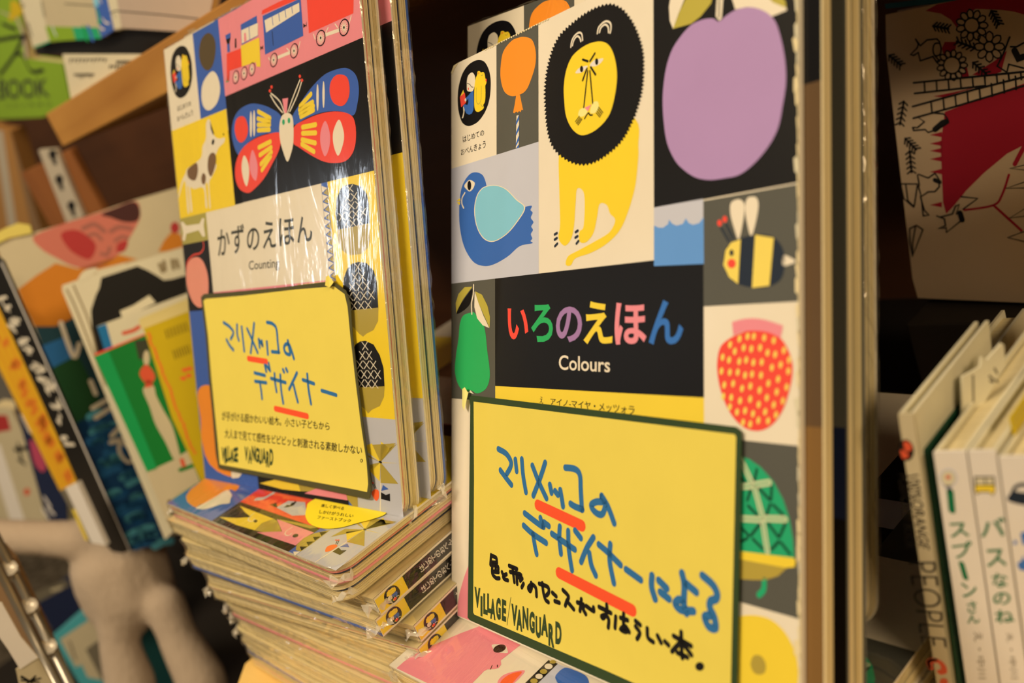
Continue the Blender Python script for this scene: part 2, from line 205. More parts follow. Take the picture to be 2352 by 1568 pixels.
['s','ye',5,[[112.94,18.65],[117.28,21.32],[120.01,25.59],[121.5,30.67],[121.67,35.42],[120.56,40.65],[118.41,45.7],[115.94,48.36],[112.2,50.41],[107.1,51.84],[101.23,51.95],[96.9,50.11],[93.17,46.69],[90.43,41.95],[89.41,36.27],[89.07,30.71],[90.14,25.49],[92.22,21.8],[95.31,19.24],[100.68,17.74],[106.57,17.47]]],
['l','cr',5,[[93.75,15.71],[94.3,13.56],[96.01,11.94],[98.7,11.35],[100.7,12.4],[101.22,15.01]],.75],
['l','cr',5,[[94.78,15.35],[95.67,13.51],[97.69,12.48],[99.37,13.48],[100.16,15.13]],.75],
['l','cr',5,[[110.3,14.84],[111.07,12.84],[113.59,11.75],[116.08,11.86],[118.04,13.22],[118.4,15.1],[117.91,16.74]],.75],
['l','cr',5,[[111.57,14.79],[112.33,13.39],[114.21,12.73],[115.76,13.17],[116.81,14.45],[116.99,16.29]],.75],
['s','wc',6,[[96.64,26.63],[98.99,25.35],[101.65,25.3],[104.47,25.79],[102.63,26.85],[100.32,27.4]]],
['s','bk',7,[[101.65,26.28],[101.45,26.96],[100.96,27.29],[100.34,27.14],[99.85,26.57],[99.66,25.8],[99.85,25.12],[100.35,24.79],[100.96,24.95],[101.46,25.51]]],
['s','wc',6,[[105.7,25.98],[107.84,24.68],[110.39,24.72],[113.85,25.32],[112.28,26.6],[109.11,27.06]]],
['s','bk',7,[[110.89,25.74],[110.71,26.44],[110.23,26.79],[109.64,26.65],[109.17,26.06],[108.99,25.26],[109.17,24.54],[109.65,24.2],[110.24,24.35],[110.72,24.93]]],
['k','bk',7,[[101.33,22.51],[104.6,24.07]],.9],
['k','bk',7,[[108.81,22.1],[105.9,24.32]],.9],
['k','bk',7,[[106.35,26.74],[109.23,30.28]],.9],
['k','bk',7,[[103.94,26.76],[101.3,30.63]],.9],
['k','bk',6,[[104.46,27.71],[101.93,41.23]],.75],
['k','bk',6,[[105.76,28.02],[107.46,40.78]],.75],
['s','yp',6,[[98.46,43.6],[99.27,41.7],[102.25,41.5],[104.21,43.34],[102.57,44.52],[100.26,44.58]]],
['s','yp',6,[[105.84,44.09],[107.46,40.78],[110.33,40.8],[111.09,42.97],[109.05,44.75]]],
['p','pk',7,[[102.45,41.55],[106.62,41.13],[104.54,43.29]]],
['l','bk',7,[[102.44,45.72],[104.67,44.05],[105.83,45.02],[107.25,45.31]],.6],
['k','bk',7,[[99.13,44.14],[96.57,45.78]],.4],
['k','bk',7,[[99.59,44.73],[97.25,46.45]],.4],
['k','bk',7,[[100.26,45.2],[97.78,46.89]],.4],
['k','bk',7,[[100.79,45.63],[98.38,47.42]],.4],
['k','bk',7,[[111.09,43.17],[113.59,45.69]],.4],
['k','bk',7,[[110.64,43.76],[112.96,46.16]],.4],
['k','bk',7,[[110.13,44.37],[112.33,46.63]],.4],
['k','bk',7,[[109.68,45],[111.77,47.04]],.4],
['s','ye',2,[[85.6,56.91],[85.79,70.77],[86.32,84.66],[85.15,89.37],[86.3,91.9],[89.15,93.68],[91.97,92.78],[94.21,90.27],[95.56,85.67],[96.47,77.67],[97.58,72.09],[101.91,75.03],[101.55,87],[98.94,89.07],[98.72,92.4],[100.77,93.74],[103.99,93.24],[107.69,90.3],[109.79,84.62],[111.36,79.91],[115.43,80.75],[117.43,84.22],[120.4,87.13],[116.9,91.25],[108.72,93.69],[98.05,96.37],[91.96,97.89],[90.03,100.12],[90.48,101.66],[93.4,101.74],[96.39,99.26],[105.56,98.02],[114.87,95.57],[122.83,91.22],[127.68,84.82],[131.49,76.55],[133.11,68.09],[133.41,61.93],[131.78,51.67],[110.98,41.59],[89.28,50.67]]],
['k','nv',3,[[82.6,88.56],[84.23,88.17]],1.1],
['k','nv',3,[[82.59,90.64],[84.22,90.18]],1.1],
['k','nv',3,[[82.82,93.31],[84.45,92.42]],1.1],
['k','nv',3,[[96.43,89.01],[97.86,88.62]],1.1],
['k','nv',3,[[96.2,91.15],[97.74,90.76]],1.1],
['k','nv',3,[[96.96,93.58],[98.28,92.7]],1.1]],
'plum_picture':[['p','cr',2,[[151.4,24.59],[149.88,21.3],[149.47,16.39],[150.6,11.95],[158.31,14.35],[154.13,20.15]]],
['p','ol',3,[[151.4,24.59],[154.97,19.22],[159.13,14.61],[170.63,18.18],[169.46,21.23],[164.73,24.12],[160.31,25.33]]],
['p','cr',2,[[177.81,20.41],[180,26.34],[185.06,27.03],[194.75,32.95],[200.73,32.76],[200.4,31.72],[195.44,28.65],[191.38,24.63]]],
['p','ol',3,[[192.06,24.85],[195.44,28.81],[200.6,31.99],[200.22,29.99],[198.12,26.73]]],
['p','cr',3,[[171.52,26.09],[172.17,18.66],[175.05,19.56],[174.18,27.43],[173.12,28.08]]],
['k','bk',4,[[173.31,19.02],[172.97,26.79]],.5],
['s','pu',4,[[172.89,28.18],[170.21,26.45],[165.52,25.5],[159.9,25.92],[154.09,29.01],[150.26,32.75],[147.65,38.68],[146.31,46.79],[146.71,55.3],[148.41,63.42],[152.23,70.04],[156.4,73.95],[162.1,77.45],[168.42,79.25],[175.3,79.71],[181.93,79.45],[188.35,76.55],[193.88,72.16],[197.26,67.51],[198.94,61.56],[200.29,54.54],[200,47.69],[198.39,40.46],[196.09,34.55],[192.04,30.45],[186.47,27.56],[180.73,26.56],[176.29,27.2]]]],
'wave_picture':[['p','sb',2,[[141.54,91.38],[143.93,92.37],[146.13,92.6],[148.73,91.57],[149.16,90.12],[150.87,91.8],[152.98,92.62],[155.91,92.36],[157.4,90.65],[158.79,92.38],[160.82,93.19],[163.64,92.92],[165.71,91.26],[165.79,106.7],[141.49,105.66]]]],
'bee_picture':[['s','cr',3,[[180.44,87.25],[182.62,87.92],[183.69,89.97],[182.95,94.79],[181.11,100.07],[179.09,96.01],[177.63,91.42],[177.87,88.13]]],
['s','cr',3,[[186.54,87.19],[188.65,87.9],[189.33,90.67],[187.91,96.42],[186.27,99.49],[184.73,95.53],[183.83,90.53],[184.63,87.64]]],
['s','rd',4,[[174.03,94.07],[173.82,94.67],[173.29,95],[172.64,94.93],[172.11,94.49],[171.9,93.84],[172.11,93.23],[172.65,92.9],[173.3,92.98],[173.83,93.43]]],
['s','rd',4,[[176.29,93.1],[176.08,93.7],[175.56,94.02],[174.91,93.95],[174.38,93.51],[174.19,92.86],[174.39,92.26],[174.92,91.93],[175.57,92.01],[176.09,92.46]]],
['k','nv',3,[[173.34,95.68],[176.7,100.48]],.5],
['k','nv',3,[[174.1,95.48],[177.59,100.28]],.5],
['k','nv',3,[[175.38,94.78],[178.55,99.82]],.5],
['k','nv',3,[[176.2,94.59],[179.29,99.62]],.5],
['s','nv',3,[[174.53,106.55],[175.69,102.41],[179.82,100.28],[185.29,99.43],[190.6,99.42],[195.41,100.84],[198.75,104.47],[199.56,109.15],[198.21,113.67],[193.97,115.68],[188.94,115.94],[183.41,115.09],[178.83,113.16],[175.66,110.15]]],
['p','yb',4,[[174.53,107.68],[175.5,103.1],[177.96,100.8],[182.03,100.07],[180.86,114.25],[176.97,111.78]]],
['p','yb',4,[[187.97,99.29],[195.41,100.97],[193.63,115.53],[186.64,115.82]]],
['s','nv',5,[[179.05,104.17],[178.88,104.77],[178.43,105.12],[177.89,105.07],[177.44,104.66],[177.28,104.02],[177.45,103.42],[177.9,103.08],[178.44,103.12],[178.88,103.54]]],
['s','rd',5,[[179.91,107.66],[179.57,108.51],[178.69,108.98],[177.59,108.9],[176.71,108.3],[176.37,107.39],[176.71,106.53],[177.61,106.06],[178.7,106.15],[179.58,106.76]]],
['s','cr',3,[[198.72,106.89],[200.36,106.87],[203.58,108.83],[200.67,109.75],[198.7,109.71]]]],
'pear_picture':[['s','gn',3,[[17.31,118],[20.36,117.85],[23.36,119.78],[28.1,122.74],[30.43,127.78],[31.81,135.26],[33.64,142.69],[33.63,148.26],[30.38,152.7],[23.29,154.83],[17.85,153.62],[12.3,154.46],[6.63,151.53],[3.44,145.73],[4.1,138.52],[6.67,130.03],[7.96,122.89],[11.12,119.09]]],
['p','ol',3,[[4.78,118.11],[4.14,112.98],[6.71,108.85],[12.39,105.9],[19.17,106.15],[16.11,108.03],[11.13,111.33],[7.08,115.06]]],
['s','bk',3,[[5.03,118.12],[7.08,115.06],[12.38,111.06],[18.92,107.09],[18.55,110.39],[16.71,114.14],[11.12,116.83]]],
['l','cr',5,[[20.38,105.39],[20.01,109.82],[18.55,113.58],[18.78,118.56]],.9],
['p','cr',4,[[21.22,108.29],[24.57,113.83],[28.7,119.63],[33.68,125.36],[28.1,123.99],[23.36,120.73],[20.97,115.58]]],
['p','ol',4,[[21.47,108.31],[27.54,110.19],[32.2,115.39],[34.15,120.41],[33.91,125.24],[29.28,119.65],[24.57,113.83]]],
['p','cr',4,[[13.29,155.32],[17.49,153.64],[20.4,155.25],[17.24,154.73]]]],
'title_lettering':[['t','rd',3,[[48.23,117.1],[64.01,117.68],[63.97,130.73],[48.2,130.58]],'い',.026],
['t','gn',3,[[66.04,116.01],[81.4,116.64],[81.35,131.92],[66,131.8]],'ろ',.026],
['t','pr',3,[[83.47,117.67],[100.47,118.32],[100.42,132.18],[83.43,132.05]],'の',.026],
['t','yl',3,[[101.35,116.37],[118.77,117.12],[118.72,133.04],[101.29,132.93]],'え',.026],
['t','pk',3,[[120.05,117.69],[137.55,118.42],[137.49,133.34],[119.99,133.25]],'ほ',.026],
['t','bt',3,[[138.72,117.48],[156.09,118.25],[156.03,133.44],[138.66,133.35]],'ん',.026],
['t','cr',3,[[85.37,137.18],[117.25,138.01],[117.23,143.6],[85.35,143.09]],'Colours',.012],
['t','bk',3,[[72.12,154.29],[74.56,154.37],[74.56,157.16],[72.11,157.04]],'え',0],
['t','bk',3,[[79.67,154.73],[130.93,155.39],[130.91,158.8],[79.66,157.38]],'アイノ-マイヤ・メッツォラ',.006]],
'strawberry_picture':[['s','rd',4,[[181.42,130.04],[184.89,129.22],[189.42,129.3],[193.83,130.02],[198.14,131.98],[200.76,135.35],[202.3,139.51],[202.02,144.09],[200.69,148.72],[198.83,152.99],[195.87,156.94],[192.05,159.53],[187.59,160.48],[183.02,159.7],[178.94,157.08],[175.97,153.68],[173.57,149.3],[172.07,144.38],[171.66,139.41],[173.03,134.43],[176.67,131.76]]],
['p','pk',3,[[178.19,126.61],[178.92,125.89],[179.64,126.26],[180.36,125.6],[181.08,126.01],[181.8,125.37],[182.51,125.81],[183.22,125.21],[183.92,125.68],[184.63,125.12],[185.33,125.62],[186.03,125.09],[186.72,125.63],[187.42,125.14],[188.11,125.71],[188.8,125.26],[189.48,125.86],[190.16,125.44],[190.84,126.07],[191.52,125.68],[192.19,126.33],[192.86,125.97],[193.53,126.64],[194.2,126.3],[194.86,126.99],[195.53,126.67],[196.18,127.37],[196.84,127.06],[197.49,127.76],[198.15,127.46],[198.79,128.16],[197.76,131.98],[192.74,130.21],[187.17,129.26],[182.58,129.4],[178.77,130.67]]],
['s','yb',5,[[178.15,133.64],[177.87,134.29],[177.41,134.67],[176.94,134.62],[176.63,134.16],[176.61,133.47],[176.89,132.81],[177.36,132.43],[177.83,132.49],[178.13,132.95]]],
['s','yb',5,[[182.16,131.81],[181.89,132.46],[181.43,132.83],[180.97,132.77],[180.67,132.32],[180.66,131.63],[180.93,130.98],[181.38,130.61],[181.85,130.67],[182.14,131.13]]],
['s','yb',5,[[185.51,131.06],[185.24,131.7],[184.8,132.06],[184.34,132.01],[184.05,131.56],[184.03,130.88],[184.3,130.24],[184.74,129.87],[185.2,129.93],[185.49,130.38]]],
['s','yb',5,[[188.06,131.09],[187.8,131.73],[187.36,132.09],[186.91,132.04],[186.62,131.59],[186.6,130.91],[186.87,130.27],[187.31,129.91],[187.76,129.97],[188.04,130.42]]],
['s','yb',5,[[192.23,131.57],[191.98,132.2],[191.55,132.56],[191.11,132.51],[190.83,132.06],[190.81,131.4],[191.07,130.76],[191.5,130.41],[191.94,130.46],[192.22,130.9]]],
['s','yb',5,[[195.98,132.46],[195.73,133.08],[195.31,133.44],[194.88,133.39],[194.61,132.95],[194.59,132.29],[194.84,131.67],[195.27,131.31],[195.7,131.36],[195.97,131.8]]],
['s','yb',5,[[199.86,135.42],[199.61,136.04],[199.2,136.4],[198.78,136.35],[198.51,135.92],[198.5,135.27],[198.74,134.65],[199.16,134.3],[199.58,134.35],[199.84,134.78]]],
['s','yb',5,[[201.78,138.34],[201.54,138.96],[201.13,139.32],[200.72,139.27],[200.45,138.85],[200.44,138.2],[200.68,137.58],[201.09,137.23],[201.5,137.27],[201.77,137.7]]],
['s','yb',5,[[201.5,141.68],[201.26,142.3],[200.86,142.66],[200.44,142.62],[200.17,142.2],[200.16,141.55],[200.4,140.93],[200.81,140.57],[201.23,140.61],[201.49,141.03]]],
['s','yb',5,[[200.85,146.49],[200.61,147.12],[200.2,147.48],[199.78,147.45],[199.52,147.03],[199.5,146.38],[199.75,145.76],[200.16,145.39],[200.57,145.42],[200.84,145.85]]],
['s','yb',5,[[199.36,150.73],[199.11,151.36],[198.7,151.74],[198.28,151.71],[198.01,151.29],[198,150.64],[198.24,150.01],[198.66,149.63],[199.08,149.66],[199.35,150.08]]],
['s','yb',5,[[196.73,155.07],[196.48,155.71],[196.06,156.09],[195.64,156.07],[195.36,155.65],[195.35,154.99],[195.6,154.35],[196.02,153.97],[196.45,154],[196.72,154.41]]],
['s','yb',5,[[174.89,137.66],[174.61,138.33],[174.14,138.71],[173.66,138.66],[173.35,138.2],[173.33,137.51],[173.61,136.84],[174.09,136.46],[174.57,136.51],[174.88,136.96]]],
['s','yb',5,[[177.71,138.53],[177.43,139.2],[176.97,139.58],[176.49,139.53],[176.19,139.08],[176.17,138.39],[176.45,137.72],[176.92,137.34],[177.39,137.39],[177.69,137.85]]],
['s','yb',5,[[180.15,135.77],[179.88,136.43],[179.42,136.8],[178.95,136.75],[178.65,136.3],[178.63,135.61],[178.91,134.95],[179.37,134.58],[179.84,134.63],[180.13,135.09]]],
['s','yb',5,[[183.88,134.63],[183.61,135.28],[183.17,135.65],[182.7,135.6],[182.41,135.15],[182.39,134.47],[182.66,133.82],[183.11,133.45],[183.57,133.5],[183.87,133.95]]],
['s','yb',5,[[187.02,134.99],[186.76,135.63],[186.32,136],[185.87,135.95],[185.58,135.5],[185.56,134.83],[185.82,134.18],[186.27,133.81],[186.72,133.87],[187.01,134.31]]],
['s','yb',5,[[190.56,134.65],[190.3,135.28],[189.87,135.65],[189.42,135.6],[189.14,135.16],[189.12,134.49],[189.38,133.85],[189.82,133.49],[190.26,133.54],[190.54,133.98]]],
['s','yb',5,[[193.52,136.19],[193.27,136.82],[192.85,137.18],[192.41,137.14],[192.13,136.7],[192.11,136.04],[192.37,135.4],[192.8,135.04],[193.23,135.09],[193.51,135.53]]],
['s','yb',5,[[196.5,136.69],[196.25,137.32],[195.83,137.68],[195.4,137.63],[195.13,137.2],[195.11,136.54],[195.36,135.91],[195.79,135.56],[196.21,135.6],[196.49,136.04]]],
['s','yb',5,[[198.57,139.84],[198.32,140.46],[197.91,140.83],[197.48,140.78],[197.21,140.36],[197.2,139.7],[197.44,139.08],[197.86,138.72],[198.28,138.76],[198.55,139.19]]],
['s','yb',5,[[195.19,140.73],[194.94,141.36],[194.51,141.73],[194.08,141.69],[193.8,141.25],[193.79,140.6],[194.04,139.96],[194.47,139.6],[194.9,139.64],[195.17,140.07]]],
['s','yb',5,[[191.2,139.07],[190.95,139.71],[190.51,140.08],[190.07,140.03],[189.79,139.6],[189.77,138.93],[190.03,138.29],[190.46,137.92],[190.91,137.97],[191.19,138.41]]],
['s','yb',5,[[187.85,139.23],[187.59,139.88],[187.15,140.25],[186.7,140.21],[186.41,139.76],[186.39,139.09],[186.66,138.45],[187.1,138.07],[187.55,138.12],[187.83,138.56]]],
['s','yb',5,[[184.9,138.48],[184.63,139.13],[184.19,139.5],[183.73,139.46],[183.43,139.01],[183.42,138.33],[183.69,137.68],[184.13,137.31],[184.59,137.35],[184.88,137.8]]],
['s','yb',5,[[182.01,138.94],[181.74,139.59],[181.28,139.97],[180.82,139.93],[180.52,139.48],[180.5,138.79],[180.78,138.14],[181.23,137.76],[181.7,137.81],[181.99,138.26]]],
['s','yb',5,[[174.39,142.16],[174.11,142.83],[173.63,143.22],[173.15,143.18],[172.84,142.72],[172.82,142.02],[173.1,141.35],[173.58,140.96],[174.06,141.01],[174.37,141.46]]],
['s','yb',5,[[177.99,142.45],[177.71,143.11],[177.25,143.5],[176.77,143.46],[176.47,143.01],[176.45,142.32],[176.73,141.65],[177.2,141.27],[177.67,141.31],[177.97,141.76]]],
['s','yb',5,[[181.35,142.39],[181.08,143.04],[180.62,143.43],[180.16,143.39],[179.86,142.94],[179.84,142.26],[180.11,141.6],[180.57,141.21],[181.04,141.26],[181.33,141.7]]],
['s','yb',5,[[184.42,143.29],[184.15,143.95],[183.7,144.33],[183.24,144.29],[182.95,143.84],[182.93,143.16],[183.2,142.51],[183.65,142.13],[184.11,142.17],[184.4,142.62]]],
['s','yb',5,[[187.27,142.88],[187.01,143.53],[186.56,143.91],[186.11,143.87],[185.82,143.43],[185.81,142.76],[186.07,142.11],[186.51,141.73],[186.97,141.77],[187.25,142.21]]],
['s','yb',5,[[190.91,143.15],[190.65,143.8],[190.22,144.17],[189.77,144.13],[189.49,143.7],[189.47,143.03],[189.73,142.39],[190.17,142.01],[190.61,142.05],[190.89,142.49]]],
['s','yb',5,[[197.59,144.19],[197.34,144.82],[196.92,145.19],[196.5,145.15],[196.22,144.73],[196.21,144.07],[196.46,143.44],[196.88,143.08],[197.3,143.11],[197.57,143.54]]],
['s','yb',5,[[193.81,145.56],[193.55,146.2],[193.13,146.57],[192.69,146.54],[192.41,146.11],[192.4,145.45],[192.65,144.81],[193.08,144.44],[193.51,144.47],[193.79,144.9]]],
['s','yb',5,[[175.58,146.62],[175.3,147.29],[174.83,147.68],[174.34,147.65],[174.04,147.19],[174.02,146.5],[174.3,145.83],[174.77,145.43],[175.25,145.47],[175.56,145.92]]],
['s','yb',5,[[179.4,146.06],[179.12,146.72],[178.66,147.11],[178.19,147.08],[177.89,146.63],[177.87,145.94],[178.15,145.28],[178.61,144.89],[179.08,144.93],[179.38,145.37]]],
['s','yb',5,[[183.13,147.49],[182.86,148.15],[182.41,148.53],[181.95,148.5],[181.65,148.06],[181.63,147.38],[181.9,146.72],[182.36,146.33],[182.82,146.37],[183.11,146.81]]],
['s','yb',5,[[186.57,146.64],[186.31,147.29],[185.86,147.67],[185.41,147.64],[185.12,147.2],[185.1,146.52],[185.37,145.87],[185.81,145.49],[186.27,145.53],[186.56,145.96]]],
['s','yb',5,[[190.33,147.81],[190.07,148.46],[189.64,148.84],[189.19,148.81],[188.91,148.37],[188.89,147.71],[189.15,147.06],[189.59,146.68],[190.03,146.71],[190.31,147.15]]],
['s','yb',5,[[197.03,148.09],[196.79,148.72],[196.37,149.1],[195.94,149.06],[195.67,148.64],[195.65,147.98],[195.9,147.35],[196.32,146.98],[196.75,147.01],[197.02,147.44]]],
['s','yb',5,[[193.18,150.02],[192.93,150.66],[192.5,151.04],[192.07,151.01],[191.79,150.58],[191.77,149.92],[192.03,149.28],[192.45,148.9],[192.89,148.93],[193.17,149.36]]],
['s','yb',5,[[175.14,150.31],[174.86,150.98],[174.39,151.38],[173.9,151.35],[173.59,150.9],[173.58,150.2],[173.86,149.53],[174.33,149.13],[174.81,149.16],[175.12,149.61]]],
['s','yb',5,[[178.55,150.53],[178.27,151.19],[177.81,151.59],[177.33,151.56],[177.03,151.12],[177.01,150.43],[177.29,149.76],[177.76,149.36],[178.23,149.39],[178.53,149.84]]],
['s','yb',5,[[182.3,151.39],[182.03,152.05],[181.58,152.44],[181.11,152.41],[180.81,151.97],[180.8,151.29],[181.07,150.63],[181.52,150.24],[181.99,150.27],[182.28,150.71]]],
['s','yb',5,[[186.49,150.73],[186.23,151.38],[185.79,151.77],[185.33,151.74],[185.04,151.3],[185.03,150.63],[185.29,149.97],[185.74,149.59],[186.19,149.62],[186.48,150.05]]],
['s','yb',5,[[189.92,152.22],[189.66,152.87],[189.22,153.25],[188.78,153.23],[188.49,152.8],[188.48,152.13],[188.74,151.48],[189.17,151.09],[189.62,151.12],[189.9,151.55]]],
['s','yb',5,[[195.89,152.07],[195.64,152.71],[195.22,153.08],[194.79,153.06],[194.51,152.64],[194.5,151.98],[194.75,151.34],[195.17,150.96],[195.6,150.99],[195.87,151.41]]],
['s','yb',5,[[177.94,153.53],[177.66,154.2],[177.2,154.6],[176.72,154.58],[176.42,154.13],[176.4,153.44],[176.68,152.77],[177.15,152.37],[177.62,152.4],[177.92,152.84]]],
['s','yb',5,[[181,155.06],[180.73,155.73],[180.27,156.12],[179.8,156.1],[179.5,155.66],[179.49,154.98],[179.76,154.31],[180.22,153.91],[180.69,153.94],[180.98,154.38]]],
['s','yb',5,[[184.36,154.44],[184.1,155.1],[183.65,155.5],[183.19,155.47],[182.9,155.04],[182.88,154.36],[183.15,153.7],[183.6,153.31],[184.06,153.33],[184.35,153.77]]],
['s','yb',5,[[187.6,155.23],[187.34,155.88],[186.9,156.27],[186.45,156.25],[186.16,155.82],[186.15,155.15],[186.41,154.49],[186.85,154.1],[187.3,154.13],[187.59,154.56]]],
['s','yb',5,[[192.51,154.36],[192.25,155.01],[191.82,155.39],[191.38,155.37],[191.1,154.95],[191.09,154.28],[191.34,153.63],[191.77,153.25],[192.21,153.28],[192.49,153.7]]],
['s','yb',5,[[183.48,158.21],[183.21,158.88],[182.76,159.28],[182.3,159.26],[182.01,158.83],[181.99,158.15],[182.26,157.48],[182.71,157.08],[183.17,157.1],[183.47,157.54]]],
['s','yb',5,[[186.46,158.55],[186.19,159.21],[185.75,159.61],[185.3,159.59],[185.01,159.16],[184.99,158.48],[185.26,157.82],[185.7,157.43],[186.15,157.45],[186.44,157.88]]],
['s','yb',5,[[189.78,157.18],[189.52,157.83],[189.09,158.22],[188.64,158.2],[188.36,157.77],[188.34,157.11],[188.6,156.45],[189.04,156.06],[189.48,156.08],[189.77,156.51]]],
['s','yb',5,[[193.64,157.07],[193.39,157.72],[192.96,158.1],[192.53,158.08],[192.25,157.66],[192.23,157],[192.49,156.35],[192.91,155.97],[193.35,155.99],[193.63,156.41]]]],
'turtle_picture':[['p','gt',2,[[173.36,168.12],[182.47,169.08],[185.41,169.55],[189.88,171.57],[194.85,175.41],[198.48,180.24],[200.84,185.62],[202.29,192],[202.67,197.58],[173.22,199.81]]],
['p','yl',4,[[176.65,199.32],[181.67,198.96],[202.67,197.35],[203.31,198.41],[202.84,200.09],[199.58,200.89],[181.66,201.61],[176.64,201.75]]],
['p','od',3,[[181.66,201.36],[199.87,200.83],[196.55,203.95],[191.6,206.12],[186.52,207.13],[176.6,208.58],[176.64,201.25]]],
['l','gt',3,[[191.1,206.22],[190.84,209.19],[188.93,211.29]],2],
['k','ct',5,[[181.81,169.89],[186.03,176.4]],2.1],
['k','gt',6,[[181.81,169.89],[186.03,176.4]],.35],
['k','ct',5,[[182.43,178.45],[186.02,177.79]],2.1],
['k','gt',6,[[182.43,178.45],[186.02,177.79]],.35],
['k','ct',5,[[187.63,177.3],[193.31,175.92]],2.1],
['k','gt',6,[[187.63,177.3],[193.31,175.92]],.35],
['k','ct',5,[[187.43,178.21],[190.57,186.85]],2.1],
['k','gt',6,[[187.43,178.21],[190.57,186.85]],.35],
['k','ct',5,[[181.72,188.62],[189.81,187.84]],2.1],
['k','gt',6,[[181.72,188.62],[189.81,187.84]],.35],
['k','ct',5,[[191.82,187.16],[199.35,186.31]],2.1],
['k','gt',6,[[191.82,187.16],[199.35,186.31]],.35],
['k','ct',5,[[190.75,188.78],[192.46,197.09]],2.1],
['k','gt',6,[[190.75,188.78],[192.46,197.09]],.35],
['k','dg',4,[[188.29,172.47],[187.32,176.01]],1],
['k','dg',4,[[189.22,178.24],[193.28,181.15]],1],
['k','dg',4,[[194.23,176.92],[193.9,181.07]],1],
['k','dg',4,[[185.69,179.16],[184.38,182.54]],1],
['k','dg',4,[[193.58,182.56],[192.01,186.4]],1],
['k','dg',4,[[194.82,182.63],[198.45,185.01]],1],
['k','dg',4,[[184.69,184.23],[188.22,186.45]],1],
['k','dg',4,[[189.48,189.21],[185.95,193.19]],1],
['k','dg',4,[[192.93,188.69],[196.61,191.97]],1],
['k','dg',4,[[199.34,187.73],[197.21,191.87]],1],
['k','dg',4,[[196.9,193.36],[194.13,196.22]],1],
['k','dg',4,[[197.81,193.69],[201.09,196.45]],1],
['k','dg',4,[[186.59,194.32],[190.39,196.62]],1],
['k','dg',4,[[182.37,191.77],[184.97,193.59]],1],
['k','dg',4,[[181.78,175.63],[183.42,176.7]],1],
['k','dg',4,[[184.32,194.44],[182.02,195.81]],1]],
'lemon_picture':[['s','yl',2,[[173.11,224.32],[179.91,220.2],[186.47,218.11],[192.79,217.73],[197.68,219.46],[201.25,222.84],[203.58,227.41],[203.83,234.26],[201.16,241.25],[192.63,251.08],[179.74,257.77],[173.01,244.73]]],
['s','od',3,[[186.41,231],[188.33,230.01],[190.23,230.24],[191.6,232.06],[191.15,234.6],[188.94,235.95],[186.71,235.83],[185.43,233.73]]]],
'bird_head_picture':[['p','pk',2,[[5.73,259.58],[5.59,254.86],[7.15,249.09],[11.54,240.34],[18.05,230.12],[23.46,223.14],[27.31,216.43],[32.39,209.7],[56,210.77],[54.15,225.05],[52.96,233.77],[55.26,235.53],[55.74,237.42],[54.46,238.76],[51.27,240.43],[50.57,241.78],[51.17,249.03],[51.66,254.16],[50.74,258.11]]],
['s','cr',3,[[40.82,228.54],[44.22,226.9],[47.48,226.2],[50.8,227.81],[52.37,229.21],[48.5,230.63],[45.58,231.11],[43,230]]],
['s','db',4,[[48.4,226.65],[49.44,227.88],[49.35,229.46],[48.16,230.79],[46.34,231.37],[44.55,230.98],[43.49,229.76],[43.57,228.17],[44.77,226.82],[46.62,226.24]]],
['k','db',3,[[51.5,237.69],[52.7,239.69]],.4],
['k','db',3,[[53.76,236.44],[54.85,237.39]],.4],
['s','pk',2,[[62.82,244.29],[61.18,240.71],[62.91,237.38],[68.5,233.38],[69.88,236.84],[69.83,241.13],[68.68,244.89]]],
['s','ro',3,[[63.89,243.56],[63.05,240.89],[64.4,237.24],[68.1,234.48],[68.84,238.31],[69.11,241.45],[67.56,243.9]]]],
},
'sign_colours':{
'card':[['p','bd',0,[[18.7,156.74],[20.99,155.86],[180.94,159.62],[183.12,161.12],[183.29,163.58],[180.48,258.12],[179.37,259.18],[118.24,258.52],[18.88,258.47],[16.96,257.72],[18.2,214.11],[19.45,160.29]]]],
'paper_face':[['p','py',1,[[22.49,158.57],[180.37,162.01],[181.11,162.78],[178.53,240.12],[178.46,255.06],[118.25,254.49],[23.05,254.94],[21.92,254.21],[22.8,193.7]]]],
'blue_handwriting':[['l','mb',3,[[43.08,178.32],[49.3,179.83],[52.96,182.87],[52.59,185.27],[49.9,188.25]],2.7],
['l','mb',3,[[44.7,187.43],[49.28,190.35],[53.29,192.74]],2.7],
['k','mb',3,[[56.33,181.68],[57.27,186.47]],2.7],
['l','mb',3,[[61.18,181.09],[62.1,187.62],[64.17,194.51]],2.7],
['l','mb',3,[[68.9,182.98],[73.26,189.01],[78.75,195.22]],2.7],
['l','mb',3,[[77.92,180.93],[74.38,187.59],[69.54,195.28]],2.7],
['k','mb',3,[[81.14,189.51],[82.21,192.56]],2.7],
['k','mb',3,[[84.66,191.63],[86.46,192.85]],2.7],
['l','mb',3,[[88.14,190.77],[89.17,194.08],[89.89,196.98]],2.7],
['l','mb',3,[[91.49,181.55],[97.58,181.48],[100.76,183.47],[101.33,189.48],[102,196.68]],2.7],
['l','mb',3,[[94.81,195.33],[97.73,196.04],[102.29,196.52]],2.7],
['l','mb',3,[[113.97,189.85],[117.64,193.36],[121.25,199.03]],2.7],
['l','mb',3,[[113.96,190.32],[115.99,193],[114.87,196.09],[112.54,197.01],[109.24,195.99],[107.82,194.09],[110.68,192.52],[113.96,192.09]],2.7],
['l','mb',3,[[63.22,203.46],[73.21,206.45],[76.75,207.07]],2.7],
['k','mb',3,[[74.55,203.8],[76.31,206.94]],2.7],
['k','mb',3,[[77.08,205.23],[80.34,206.21]],2.7],
['l','mb',3,[[62.51,208.71],[68.71,211.03],[78.48,213.32]],2.7],
